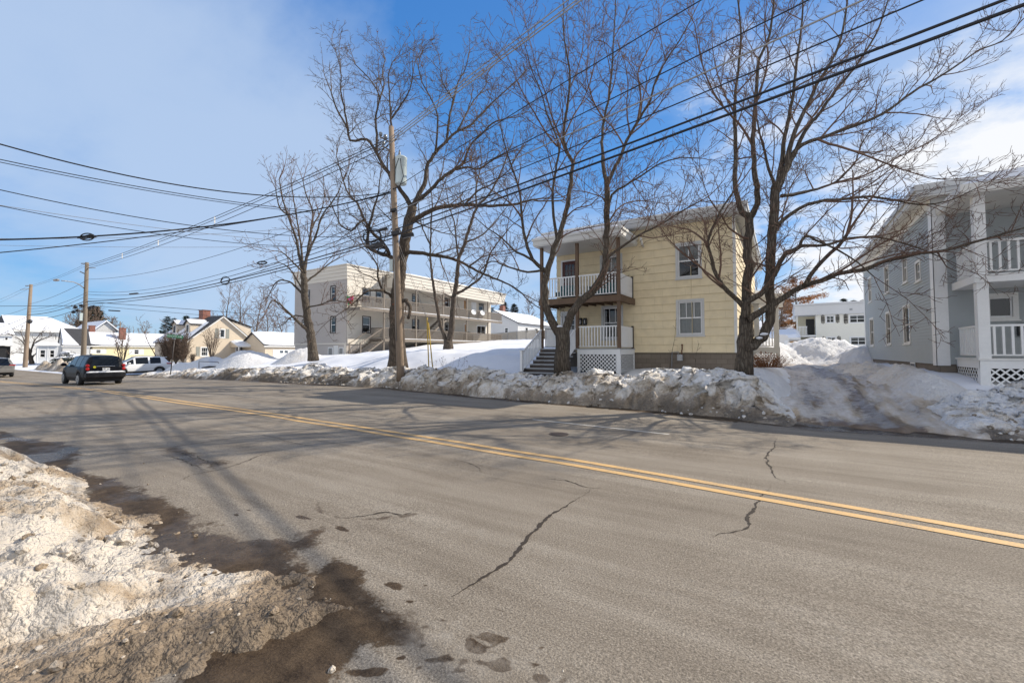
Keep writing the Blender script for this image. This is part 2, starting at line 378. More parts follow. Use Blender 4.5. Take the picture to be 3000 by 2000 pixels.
# meltwater running along the near kerb and fanning out in front of the camera
addp([(0, 1262), (120, 1290), (225, 1330), (200, 1365), (330, 1400), (470, 1470), (590, 1530), (690, 1590), (800, 1600), (850, 1595), (900, 1560), (930, 1565), (905, 1605), (830, 1630), (880, 1670), (955, 1640), (1080, 1675), (1075, 1720), (1130, 1745), (1200, 1790), (1195, 1850), (1110, 1890), (1020, 1890), (960, 1960), (900, 2010), (500, 2010), (600, 1850), (520, 1740), (380, 1600), (200, 1440), (0, 1330)], .26)
_r = random.Random(8)
for k in range(75):
    px, py = _r.uniform(980, 1680), _r.uniform(1690, 2000)
    if py < 1690+(px-980)*.22: continue
    a = _r.choice([3, 4, 5, 7, 10, 16])*(py-1450)/420; addp([(px+a*math.cos(k*1.1+j*.9)*_r.uniform(.6, 1.3), py+a*.55*math.sin(k*1.1+j*.9)*_r.uniform(.6, 1.3)) for j in range(7)], .022, .98)
for px, py, a, b in ((1187, 1706, 26, 14), (1285, 1706, 12, 6), (1222, 1755, 13, 8), (1460, 1770, 9, 6), (1385, 1765, 6, 4), (1380, 1890, 25, 40), (1440, 1860, 26, 20), (1300, 1945, 28, 16), (1450, 1960, 30, 28), (1350, 1955, 16, 14), (1220, 1900, 14, 12), (1270, 1830, 10, 8), (1460, 1985, 40, 20), (905, 1520, 18, 8), (1000, 1548, 20, 9), (1420, 1910, 9, 8), (1590, 1985, 30, 22), (1585, 1880, 10, 8), (700, 1495, 9, 4), (735, 1480, 8, 3), (1050, 1990, 60, 15), (1690, 1870, 6, 5), (1715, 1980, 12, 8)):
    c = onZ(px, py, 0); ex = onZ(px+a, py, 0)-c; ey = onZ(px, py+b, 0)-c
    addp([(px+a*math.cos(k*.785), py+b*math.sin(k*.785)) for k in range(8)], .03, .95)
# faint damp streaks
addp([(930, 1470), (960, 1470), (990, 1500), (1060, 1512), (1180, 1490), (1240, 1488), (1180, 1505), (1090, 1520), (1000, 1515), (950, 1495)], .10, .62)
addp([(1060, 1525), (1140, 1535), (1180, 1560), (1270, 1610), (1320, 1625), (1250, 1620), (1150, 1570)], .16, .52)
addp([(460, 1312), (560, 1300), (640, 1345), (700, 1352), (640, 1380), (560, 1370), (500, 1340)], .20, .55)
addp([(0, 1165), (150, 1195), (260, 1240), (380, 1275), (250, 1272), (90, 1225), (0, 1195)], .5, .50)
# dark strip along the foot of the far bank, stronger on the right
far = np.interp(X, [-45, -30, -23, -17, -8, -3.4, .6, 3.9, 20], [14, 13.9, 13.8, 14.6, 13.2, 12.9, 11.9, 12.3, 12.3])
wet = np.maximum(wet, .80*np.clip(1-np.abs(Y-far+.15)/.62, 0, 1)**.5*(X < -1)+.98*np.clip(1-np.abs(Y-far+.0)/.55, 0, 1)**.5*(X >= -1))
salt = .55*np.exp(-((Y-3.2)/.55)**2)*(.7+fbm(X*.15, Y, .8, 3, 91))+.75*np.exp(-((Y-10.2)/.9)**2)*(X > -12)*(.6+fbm(X*.1, Y*.8, 1, 3, 92))
sp = poly_sd(X, Y, gp((1150, 1760), (1500, 1900), (1700, 2000), (1300, 2000), (1200, 1900))); salt = np.maximum(salt, np.clip(.55+sp*.8, 0, .85))
def crown(x, y): return zr(x)+.0*np.asarray(y)
Zr = crown(X, Y)+fbm(X, Y, .5, 2, 33)*.012-np.clip(Y-12.4, 0, 9)*.02
road = grid_mesh('road', xs, ys, Zr, MT['asphalt'], dict(wet=wet, salt=salt)); tag(road, kind='structure')
def rz_(x, y): return float(crown(x, y)+fbm(x, y, .5, 2, 33)*.012-max(0, y-12.4)*.02)
def strip(name, pts, w, mat, lift=.006, jag=0, parent=road, seed=1, taper=False):
    rng = random.Random(seed); mb = MB(); P = [Vector((p[0], p[1], 0)) for p in pts]; Q = []
    for a, b in zip(P[:-1], P[1:]):
        n = max(1, int((b-a).length/(.035 if jag else .5)))
        for k in range(n): Q.append(a.lerp(b, k/n))
    Q.append(P[-1]); L_, R_ = [], []
    wob = 0
    for k, p in enumerate(Q):
        d = (Q[min(k+1, len(Q)-1)]-Q[max(k-1, 0)]).normalized(); nr = Vector((-d.y, d.x, 0))
        if jag: wob = wob*.8+rng.uniform(-1, 1)*jag*1.25
        ww = w*(.5 if not jag else rng.uniform(.12, .75))
        if taper: ww *= .12+math.sin(math.pi*min(1, (k+.2)/len(Q)*1.15))
        for S, sg in ((L_, 1), (R_, -1)):
            q = p+nr*(wob+sg*ww); S.append((q.x, q.y, rz_(q.x, q.y)+lift))
    for k in range(len(Q)-1): mb.quad(R_[k], R_[k+1], L_[k+1], L_[k])
    return mb.build(name, mat, parent, kind='structure')
yl = lambda x: float(np.interp(x, [-150, -27, -11.4, -2.9, 1.8, 8, 16, 40], [6.6, 6.55, 6.5, 6.2, 5.8, 5.0, 3.6, -2]))
xx = list(np.arange(-110, 24, 1.0))
strip('centre_line', [(x, yl(x)+.14) for x in xx], .125, MT['yellow_paint'])
strip('centre_line', [(x, yl(x)-.14) for x in xx], .125, MT['yellow_paint'])
strip('lane_line', gp((1560, 1228), (1700, 1243), (1960, 1272)), .10, MT['white_paint'])
for k, (pts, w, j) in enumerate((
    ([(1325, 1748), (1400, 1705), (1450, 1675), (1500, 1640), (1530, 1590), (1590, 1535), (1640, 1495), (1700, 1455), (1730, 1432)], .036, .010),
    ([(1600, 1402), (1660, 1408), (1710, 1424), (1745, 1430), (1790, 1430)], .022, .010),
    ([(2085, 1575), (2110, 1565), (2160, 1560), (2190, 1545), (2195, 1515), (2215, 1490), (2235, 1460), (2238, 1437), (2255, 1420)], .034, .012),
    ([(2310, 1418), (2275, 1400), (2262, 1370), (2250, 1345), (2245, 1335), (2268, 1310), (2275, 1285), (2265, 1275)], .034, .014),
    ([(500, 1420), (560, 1392), (640, 1378), (700, 1360), (760, 1335), (860, 1300)], .020, .010),
    ([(220, 1350), (330, 1330), (430, 1318), (560, 1300), (700, 1280), (850, 1250)], .018, .009),
    ([(470, 1330), (540, 1350), (580, 1370), (600, 1385)], .016, .012), ([(560, 1325), (600, 1350), (640, 1362), (700, 1362)], .016, .014), ([(460, 1318), (520, 1322), (570, 1340), (610, 1350)], .014, .012),
    ([(1000, 1515), (1070, 1508), (1130, 1497), (1180, 1505), (1240, 1488)], .024, .012),
    ([(1330, 1345), (1370, 1355), (1405, 1370), (1410, 1390)], .013, .01), ([(750, 1268), (830, 1290), (900, 1305), (1000, 1310), (1020, 1322)], .013, .012),
    ([(1820, 1560), (1850, 1500)], .0, 0))):
    if w: strip('crack', gp(*pts), w*(.8 if k else .95), MT['crack'], .004, j, seed=k, taper=True)
# cast iron water valve cover let into the road
vc = onZ(1637, 1272, 0); mb = MB(); mb.tube([(vc.x, vc.y, -.05), (vc.x, vc.y, .012)], [.21, .20], 20, sm=False); mb.tube([(vc.x, vc.y, .012), (vc.x, vc.y, .016)], [.15, .13], 20, sm=False)
tag(mb.build('valve_cover', M('cast_iron', (.05, .035, .028), .7, .3, 30)), 'small round rusty iron cover set in the far traffic lane', 'manhole cover')
# side street beside the apartment block
xs = np.arange(-52.6, -45.8, .4); ys = np.arange(13.0, 90, 1.5); X, Y = np.meshgrid(xs, ys)
ss = grid_mesh('side_street', xs, ys, zr(X)*np.clip(1-(Y-20)/40, 0, 1)+.02-np.clip(15-Y, 0, 2)*.03+np.clip(Y-35, 0, 99)*.02, MT['asphalt'], dict(wet=np.zeros(X.shape)+.2, salt=np.zeros(X.shape)+.35)); tag(ss, kind='structure')
# driveway of packed snow, ice and bare asphalt
def drive_mat():
    m, t, b = newmat('packed_snow_drive'); p = geo(t)
    st = tmap(t, p, (1.7, .28, 1), (0, 0, R(12))); n1 = tnoise(t, st, 1.1, 6, .6, .3); n2 = tnoise(t, p, 9, 5, .65); n3 = tnoise(t, p, 45, 3)
    d = attr(t, 'dirt')
    k = math_('ADD', math_('ADD', math_('MULTIPLY', n1, .95, t), math_('MULTIPLY', n2, .45, t), t), math_('MULTIPLY', d, .4, t), t)
    c = ramp(t, k, [(.52, (.66, .62, .57)), (.66, (.50, .43, .35)), (.80, (.36, .285, .20)), (.90, (.16, .112, .072))])
    t.links.new(c, b.inputs['Base Color'])
    t.links.new(ramp(t, k, [(.45, (.6,)*3), (.7, (.35,)*3)]), b.inputs['Roughness'])
    bump(t, b, math_('ADD', n1, math_('ADD', math_('MULTIPLY', n2, .6, t), math_('MULTIPLY', n3, .2, t), t), t), .6, .05)
    return m
MT['drive'] = drive_mat()
xs = np.arange(-1.0, 4.4, .06); ys = np.arange(11.4, 42, .08); X, Y = np.meshgrid(xs, ys)
cx = 1.5-.035*(Y-14)
wdt = 1.75
edge = np.abs(X-cx)/wdt+fbm(X, Y, 1.6, 3, 177)*.22
Zd = T0(cx, Y)+.20+np.clip(edge-.8, 0, 2)**1.5*.35-sstep(1.02, 1.4, edge)*1.2*sstep(15.5, 13, Y)-sstep(1.3, 1.75, edge)*1.2+fbm(X*1.8, Y*.4, 1.3, 4, 101)*.13+fbm(X, Y, 5, 3, 103)*.045-sstep(12.5, 11.7, Y+fbm(X, Y, 1.2, 3, 178)*.8)*.35-np.clip(12.2-Y, 0, 1)*.12
dirt = np.exp(-((X-cx-.5)/.45)**2)*.9+np.exp(-((X-cx+.75)/.4)**2)*.5+sstep(14.2, 12.2, Y)*.75-.25-sstep(28, 31, Y)*.9
dirt = dirt-sstep(.75, 1.15, edge)*.9
dirt = dirt-.10+fbm(X*1.5, Y*.4, 1.0, 3, 171)*.5
dirt = np.maximum(dirt, .85*np.exp(-((X-1.7)/.8)**2-((Y-24)/3.5)**2))
dw = grid_mesh('driveway', xs, ys, Zd, MT['drive'], dict(dirt=dirt)); tag(dw, kind='structure')
# ---------------------------------------------------------------- ploughed bank along the far kerb
def bank(name, x0, x1, dx, knots, y0, y1, dy, seed, label):
    xs = np.arange(x0, x1, dx); ys = np.arange(y0, y1, dy); X, Y = np.meshgrid(xs, ys)
    K = np.array(knots, float); zc = np.interp(X, K[:, 0], K[:, 1]); yb = np.interp(X, K[:, 0], K[:, 2]); yc = np.interp(X, K[:, 0], K[:, 3])
    yb = yb+fbm(X, Y*0, .8, 4, seed)*.5; zc = zc*(1+fbm(X, Y*0, .45, 3, seed+3)*.22)
    base = zr(X)
    s = (Y-yb)/(yc-yb)
    up = np.where(s < 0, -.3*np.clip(-s, 0, 1)-.04, (.35*np.clip(s, 0, 1)+.65*np.sin(np.clip(s, 0, 1)*math.pi/2)))
    front = np.where(s < 0, up, zc*np.clip(up, 0, 1))
    tb = T0(X, Y)
    back = (zc+base)*(1-sstep(0, 1, (Y-yc)/1.9))+(tb-.25)*sstep(0, 1, (Y-yc)/1.9)
    Z = np.where(s < 1, base+front, back)
    amp = np.clip(s*3.0, .0, 1)*np.clip(zc*1.4, 0, 1)*(1-.75*sstep(yc+.8, yc+1.9, Y))
    lump = fbm(X, Y, .9, 3, seed+5)*.34+np.abs(fbm(X, Y, 3.6, 4, seed+8))*.17+fbm(X, Y, 9, 4, seed+11)*.10
    Z = Z+amp*lump
    kx = sstep(0, .6, X-x0)*sstep(0, .6, x1-X)
    Z = Z*kx+(base-.2)*(1-kx)
    dirt = .50-.42*np.clip(s, 0, 1.1)-.16*np.clip(s-1, 0, 1)*2+fbm(X, Y, .7, 3, seed+21)*.55+fbm(X, Y, 3.1, 3, seed+23)*.55+.35*sstep(.30, .05, s)
    dirt = dirt*np.interp(X, [-45, -40, -30, -20, -9, -1], [.9, 1.0, 1.1, 1.15, .85, 1.0])
    Xw = X+amp*(fbm(X, Y, 2.4, 3, seed+41)*.30+fbm(X, Y, 7, 3, seed+43)*.14); Yw = Y-amp*(fbm(X, Y, 2.2, 3, seed+31)*.42+fbm(X, Y, 6.5, 3, seed+33)*.26)
    o = grid_mesh(name, xs, ys, Z, MT['snow_dirty'], dict(dirt=dirt), Xw, Yw); tag(o, label, 'snow bank', kind='structure')
    return lambda x, y: float(Z[np.argmin(abs(ys-y)), np.argmin(abs(xs-x))])
bk1 = bank('snow_bank', -45.6, .6, .05, [(-46, .3, 14.0, 15.2), (-38, .45, 14.0, 15.3), (-33, .55, 13.9, 15.2), (-28, .7, 13.9, 15.3), (-22, .8, 14.1, 15.4), (-16.5, .88, 14.4, 15.6), (-12, .90, 13.8, 14.9), (-8, .88, 13.1, 14.5), (-5, .88, 13.0, 14.3), (-3.4, .92, 12.9, 14.3), (-1.6, .95, 12.6, 14.2), (-.7, .85, 12.2, 14.0), (-.1, .42, 11.9, 13.6), (.4, .06, 11.8, 13.4)], 11.4, 17.6, .05, 3, 'dirty ploughed snow bank in front of the yellow house and white apartments')
bk2 = bank('snow_bank', 2.6, 16, .05, [(2.6, .05, 12.2, 14.5), (3.4, .35, 12.2, 15), (4.2, .62, 12.3, 15.6), (5.2, .78, 12.3, 16.2), (8, .8, 12.3, 16.5), (16, .8, 12.3, 16.5)], 11.6, 18.4, .06, 41, 'dirty ploughed snow bank in front of the grey house')
def mound(name, x0, x1, y0, y1, d, cfs, seed, label, mat='snow_dirty', dd=.15, lumpk=1.0):
    xs = np.arange(x0, x1, d); ys = np.arange(y0, y1, d); X, Y = np.meshgrid(xs, ys); Zt_ = T0(X, Y); H = np.zeros(X.shape)-.3
    for cx, cy, rx, ry, h, rot in cfs:
        c, s = math.cos(rot), math.sin(rot); u = ((X-cx)*c+(Y-cy)*s)/rx; v = (-(X-cx)*s+(Y-cy)*c)/ry; q = u*u+v*v
        H = np.maximum(H, h*(np.exp(-q*1.2)*1.25-.25)-.06)
    H = H+np.clip(H, 0, .6)*lumpk*(fbm(X, Y, .9, 3, seed)*.5+np.abs(fbm(X, Y, 3.2, 3, seed+3))*.55+fbm(X, Y, 9, 2, seed+4)*.12)
    dirt = dd+fbm(X, Y, .5, 3, seed+9)*.35
    o = grid_mesh(name, xs, ys, Zt_+H, MT[mat], dict(dirt=dirt)); tag(o, label, 'snow bank', kind='structure')
mound('snow_bank', -47.5, -27, 14.6, 27, .12, [(-40.8, 20.3, 3.2, 2.8, 1.25, .2), (-43.6, 18.4, 2.8, 2.2, .85, .1), (-31.3, 19.4, 2.0, 1.6, .85, .3), (-45.0, 16.9, 2.0, 1.6, .5, .4), (-37, 18, 3, 1.8, .75, 0)], 7, 'tall shaded snow pile at the side street corner before the white apartments', dd=.02, lumpk=.6)
mound('snow_bank', -5, 9, 30, 49, .15, [(-1.5, 38, 4.5, 3, 1.7, 0), (2.0, 39, 4, 3, 1.9, .1), (5.5, 39, 3.5, 3, 1.2, 0), (4.2, 35.5, 3.0, 2.0, 1.0, .2)], 17, 'white snow pile closing the end of the driveway', dd=-.35, lumpk=.8)
mound('snow_bank', 1.8, 6.2, 14.0, 33, .07, [(3.55, 18, .95, 2.2, .42, 0), (3.3, 21, .95, 2.6, .50, 0), (3.0, 25, 1.0, 3, .5, 0), (2.8, 28, 1.2, 2, .45, 0)], 27, 'low ploughed ridge along the driveway beside the grey house', dd=.18)
mound('snow_bank', -2.9, .9, 12.4, 24, .07, [(-.75, 15.9, .8, 1.4, .45, 0), (-.75, 18, .9, 2.2, .38, 0), (-.9, 21.5, .9, 2.2, .3, 0)], 37, 'clean snow slope on the driveway edge beside the yellow house', dd=-.15, lumpk=.5)
mound('snow_bank', -75, -52, 12.3, 17, .14, [(-55.5-1.9*k, 14.2+.1*(k % 3), 1.7, .9, .62+.12*math.sin(k*2.1), 0) for k in range(11)], 47, 'dirty low snow bank around the leaning pole beyond the side street', dd=.62, lumpk=2.2)
# ---------------------------------------------------------------- near pile and slush at the photographer's feet
xs = nonuni([(-18, -9, .06), (-9, -.2, .022)]); ys = nonuni([(-3, -.2, .1), (-.2, 2.9, .022)]); X, Y = np.meshgrid(xs, ys)
P1 = [tuple(p) for p in gp((-300, 1290), (0, 1325), (120, 1362), (230, 1412), (330, 1478), (400, 1545), (425, 1600), (440, 1640), (520, 1690), (420, 1760), (260, 1850), (0, 1950), (-600, 2200), (-2500, 2200), (-2500, 1400))]
sd = poly_sd(X, Y, P1); 
pile = .34*sstep(-.10, .75, sd+fbm(X, Y, 1.6, 3, 111)*.22)
P2 = gp((430, 1520), (520, 1570), (620, 1620), (760, 1640), (830, 1640), (850, 1690), (890, 1735), (905, 1790), (850, 1835), (740, 1885), (640, 1950), (560, 2030), (-700, 2300), (-600, 1900), (200, 1500))
sd2 = poly_sd(X, Y, P2); sd2 = sd2+fbm(X, Y, 2.0, 3, 121)*.34+fbm(X, Y, 8, 3, 122)*.14
sl_ = .05*sstep(-.12, .3, sd2)-.02+np.clip(sd2, -.5, 0)*.3
rut = fbm((X*.5+Y*.87)*.35, (X*.87-Y*.5)*2.2, 1.0, 4, 131)
Zn = np.maximum(sl_+rut*.10+np.abs(fbm(X, Y, 7, 4, 133))*.06+fbm(X, Y, 24, 3, 134)*.018-.015, pile-.03)
Zn = Zn+np.clip(pile*6, 0, 1)*(fbm(X, Y, 1.1, 3, 140)*.16+np.abs(fbm(X, Y, 4.5, 4, 141))*.13+fbm(X, Y, 15, 3, 142)*.045)
Zn = Zn+zr(X)
dirt = .40-np.clip(pile/.30, 0, 1)*.36+fbm(X, Y, 1.5, 4, 151)*.6+rut*1.3-.12*sstep(0, .8, sd2)+.28*sstep(.35, -.05, sd2)
npile = grid_mesh('snow_bank', xs, ys, Zn, MT['snow_near'], dict(dirt=dirt)); tag(npile, 'sunlit sandy snow pile and slush at the near kerb', 'snow bank', kind='structure')
def near_z(x, y): return float(Zn[np.argmin(abs(ys_n-y)), np.argmin(abs(xs_n-x))])
xs_n, ys_n = xs, ys
# lumps of ice and packed snow
def lump(px, py, r, name, label, seed, mat='snow_near'):
    p = onZ(px, py, .12); z = near_z(p.x, p.y); mb = MB(); mb.blob((0, 0, 0), r, r*.8, r*.62, seed, .55, 3)
    me = mb.build(name, MT[mat]); a = me.data.attributes.new('dirt', 'FLOAT', 'POINT'); 
    a.data.foreach_set('value', np.full(len(mb.v), .04 if mat == 'snow_near' else .5, np.float32))
    me.location = (p.x, p.y, z+r*.3); tag(me, label, 'snow chunk')
lump(352, 1552, .115, 'snow_chunk', 'largest rounded snow chunk on the crest of the near pile edge', 3)
lump(185, 1640, .105, 'snow_chunk', 'pointed pale snow chunk low on the face of the near pile', 8)
lump(447, 1558, .055, 'snow_chunk', 'brown ice lump at the foot of the near pile, upper of two', 5, 'snow_dirty')
lump(486, 1576, .04, 'snow_chunk', 'brown ice lump at the foot of the near pile, lower of two', 11, 'snow_dirty')
rng = random.Random(5); mb = MB()
for k in range(900):
    x = rng.uniform(-9, -1.0); y = rng.uniform(.0, 2.7); z = near_z(x, y)
    if z < -.01 and rng.random() < .9: continue
    r = rng.choice([.007, .009, .012, .016, .02, .032])*(.6 if z < .03 else 1)*(.6 if y > 2.0 else 1); mb.blob((x, y, max(z, 0)+r*.25), r*rng.uniform(.8, 1.3), r*rng.uniform(.8, 1.3), r*.75, k, .6, 1)
o = mb.build('snow_crumbs', MT['snow_near']); a = o.data.attributes.new('dirt', 'FLOAT', 'POINT'); a.data.foreach_set('value', np.repeat([rng.uniform(.05, .85) for k in range(len(mb.v)//42+1)], 42)[:len(mb.v)].astype(np.float32))
tag(o, 'loose crumbs of snow and ice scattered over the near pile', 'snow crumbs', kind='stuff')
mb = MB()
for k in range(700):
    x = rng.uniform(-24, 0.2) if k % 3 else rng.uniform(3.5, 9); u = rng.random()**1.6
    yb = float(np.interp(x, [-45, -30, -23, -17, -8, -3.4, .6, 3.9, 20], [14, 13.9, 13.8, 14.6, 13.2, 12.9, 11.9, 12.3, 12.3]))
    y = yb-.05+u*1.5; z = (bk1 if x < 1 else bk2)(x, y); r = rng.choice([.018, .024, .03, .04, .055])
    mb.blob((x, y, max(z, float(zr(x)))+r*.2), r*rng.uniform(.8, 1.4), r*rng.uniform(.8, 1.3), r*.8, k, .6, 1)
o = mb.build('snow_crumbs', MT['snow_dirty']); a = o.data.attributes.new('dirt', 'FLOAT', 'POINT'); a.data.foreach_set('value', np.repeat([rng.uniform(.1, .8) for k in range(len(mb.v)//42+1)], 42)[:len(mb.v)].astype(np.float32))
tag(o, 'loose frozen lumps on the face of the roadside snow bank', 'snow crumbs', kind='stuff')
# ================================================================ buildings
MT.update(
 white=M('white_trim', (.74, .74, .73), .5, .06, 1.5), offwhite=M('offwhite_trim', (.66, .65, .62), .55, .08, 1.5), greyfascia=M('grey_fascia', (.50, .50, .49), .6, .08, 1),
 cream=M('cream_siding', (.60, .55, .47), .55, .05, .6), taupe=M('cream_siding_shade', (.42, .38, .345), .55, .05, .6), bluegrey=M('bluegrey_siding', (.355, .38, .385), .55, .06, .5),
 beige=M('beige_siding', (.58, .49, .375), .6, .06, .5), yellowcream=M('yellow_cream_siding', (.72, .62, .38), .6, .06, .5), whitesid=M('white_siding', (.54, .54, .535), .55, .05, .5), greyshingle=M('grey_shingle_wall', (.56, .58, .60), .7, .1, 2),
 darktrim=M('brown_trim', (.055, .045, .04), .5, .2, 3), brownwood=M('brown_post', (.135, .085, .052), .65, .25, 5, .2, 40, stretch=(4, 4, .6)), greywood=M('weathered_wood', (.19, .16, .13), .8, .25, 4, .25, 40, stretch=(3, 3, .6)), greydeck=M('grey_step_paint', (.35, .36, .365), .6, .15, 4),
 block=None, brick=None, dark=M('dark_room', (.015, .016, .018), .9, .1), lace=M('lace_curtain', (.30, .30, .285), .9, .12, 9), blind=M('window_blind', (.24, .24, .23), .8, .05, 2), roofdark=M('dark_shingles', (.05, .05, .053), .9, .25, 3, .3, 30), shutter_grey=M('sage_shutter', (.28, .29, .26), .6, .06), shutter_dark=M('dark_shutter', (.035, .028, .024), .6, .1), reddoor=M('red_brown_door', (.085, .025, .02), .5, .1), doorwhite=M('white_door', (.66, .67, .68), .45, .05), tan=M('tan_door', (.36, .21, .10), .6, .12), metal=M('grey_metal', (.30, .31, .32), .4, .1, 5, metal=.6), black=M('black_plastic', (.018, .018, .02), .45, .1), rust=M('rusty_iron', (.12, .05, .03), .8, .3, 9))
def glass_mat():
    m, t, b = newmat('window_glass'); t.nodes.remove(b)
    fr = N('ShaderNodeFresnel', t); fr.inputs[0].default_value = 1.45
    gl = N('ShaderNodeBsdfGlossy', t); gl.inputs['Roughness'].default_value = .03; gl.inputs[0].default_value = (.95, .97, 1, 1)
    tr = N('ShaderNodeBsdfTransparent', t); tr.inputs[0].default_value = (.80, .84, .86, 1)
    bp = N('ShaderNodeBump', t); bp.inputs['Strength'].default_value = .08; bp.inputs['Distance'].default_value = .05; t.links.new(tnoise(t, geo(t), 1.4, 2), bp.inputs['Height']); t.links.new(bp.outputs[0], gl.inputs['Normal'])
    mx = N('ShaderNodeMixShader', t); t.links.new(math_('ADD', math_('MULTIPLY', fr.outputs[0], 1.0, t), .02, t, clamp=True), mx.inputs[0]); t.links.new(tr.outputs[0], mx.inputs[1]); t.links.new(gl.outputs[0], mx.inputs[2])
    t.links.new(mx.outputs[0], t.nodes['Material Output'].inputs[0]); return m
MT['glass'] = glass_mat()
def brick_mat(name, c1, c2, mortar, w, h, ms, zo=0, rough=.85, bm=.5, off=.5):
    m, t, b = newmat(name); s = N('ShaderNodeSeparateXYZ', t); t.links.new(geo(t), s.inputs[0]); c = N('ShaderNodeCombineXYZ', t)
    t.links.new(math_('ADD', s.outputs[0], s.outputs[1], t), c.inputs[0]); t.links.new(math_('SUBTRACT', s.outputs[2], zo, t), c.inputs[1])
    k = N('ShaderNodeTexBrick', t); t.links.new(c.outputs[0], k.inputs['Vector']); k.inputs['Color1'].default_value = (*c1, 1); k.inputs['Color2'].default_value = (*c2, 1); k.inputs['Mortar'].default_value = (*mortar, 1)
    k.inputs['Scale'].default_value = 1; k.inputs['Brick Width'].default_value = w; k.inputs['Row Height'].default_value = h; k.inputs['Mortar Size'].default_value = ms; k.inputs['Mortar Smooth'].default_value = .3; k.offset = off
    n = tnoise(t, geo(t), 3, 5); t.links.new(mixc(t, .35, k.outputs[0], mixc(t, n, (.35,)*3, (1.25,)*3), 'MULTIPLY'), b.inputs['Base Color']); b.inputs['Roughness'].default_value = rough
    h_ = math_('ADD', math_('MULTIPLY', k.outputs['Fac'], -1.0, t), math_('MULTIPLY', tnoise(t, geo(t), 40, 3), .4, t), t); bump(t, b, h_, bm, .012); return m
MT['block'] = brick_mat('concrete_block', (.20, .165, .13), (.165, .135, .105), (.115, .095, .075), .4, .2, .008)
MT['brick'] = brick_mat('red_brick', (.27, .085, .05), (.20, .06, .04), (.30, .26, .22), .22, .075, .008)
MT['yellowsid'] = brick_mat('yellow_shingles', (.76, .64, .42), (.74, .62, .405), (.60, .50, .315), .93, .345, .006, rough=.7, bm=.35, off=.37, zo=1.66)
ZU = Vector((0, 0, 1))
class Fr:
    """a wall plane: u runs left to right seen from outside, n points out"""
    def __init__(s, face, c):
        s.face = face; s.c = c
        if face == '-Y': s.u, s.n, s.o = Vector((1, 0, 0)), Vector((0, -1, 0)), Vector((0, c, 0))
        if face == '+X': s.u, s.n, s.o = Vector((0, 1, 0)), Vector((1, 0, 0)), Vector((c, 0, 0))
        if face == '-X': s.u, s.n, s.o = Vector((0, -1, 0)), Vector((-1, 0, 0)), Vector((c, 0, 0))
        if face == '+Y': s.u, s.n, s.o = Vector((-1, 0, 0)), Vector((0, 1, 0)), Vector((0, c, 0))
    def p(s, u, z, d=0): return s.o+s.u*u+s.n*d+ZU*z
    def px(s, px, py):
        v = onY(px, py, s.c) if 'Y' in s.face else onX(px, py, s.c); return v.dot(s.u), v.z
    def rect(s, x0, y0, x1, y1):
        a = [s.px(x0, y0), s.px(x1, y1), s.px(x0, y1), s.px(x1, y0)]
        us = ((a[0][0]+a[2][0])/2, (a[1][0]+a[3][0])/2)
        return (us[0], us[1], (a[2][1]+a[1][1])/2, (a[0][1]+a[3][1])/2)
    def box(s, mb, u0, u1, z0, z1, d0, d1):
        P = [s.p(u, z, d) for d in (d0, d1) for z in (z0, z1) for u in (u0, u1)]
        i = len(mb.v); mb.v += [tuple(q) for q in P]
        for f in ((0,2,3,1),(4,5,7,6),(0,1,5,4),(2,6,7,3),(0,4,6,2),(1,3,7,5)): mb.f.append(tuple(i+k for k in f)); mb.sm.append(False)
def wall(mb, fr, u0, u1, z0, z1, holes=(), course=.12, lap=.012, top=None):
    """lapped boards with window openings; top(u) limits the height for gables"""
    zs = [z0]; k = 1
    while z0+k*course < z1-.02: zs.append(z0+k*course); k += 1
    zs.append(z1)
    zall = sorted(set([round(z, 4) for z in zs]+[round(min(max(h[i], z0), z1), 4) for h in holes for i in (2, 3)]))
    def off(z, base): return lap*(1-(z-base)/course)
    for a, b in zip(zall[:-1], zall[1:]):
        if b-a < 1e-4: continue
        base = max(z for z in zs if z <= a+1e-4)
        L0, R0 = u0, u1
        if top:
            L0, R0 = top((a+b)/2)
            if R0-L0 < .02: continue
        us = sorted(set([L0, R0]+[h[i] for h in holes for i in (0, 1) if h[2] < b-1e-4 and h[3] > a+1e-4 and L0 < h[i] < R0]))
        for p, q in zip(us[:-1], us[1:]):
            m = (p+q)/2; mz = (a+b)/2
            if any(h[0] < m < h[1] and h[2] < mz < h[3] for h in holes): continue
            mb.quad(fr.p(p, a, off(a, base)), fr.p(q, a, off(a, base)), fr.p(q, b, off(b, base)), fr.p(p, b, off(b, base)))
            if lap and abs(a-base) < 1e-4: mb.quad(fr.p(p, a, 0), fr.p(q, a, 0), fr.p(q, a, lap), fr.p(p, a, lap))
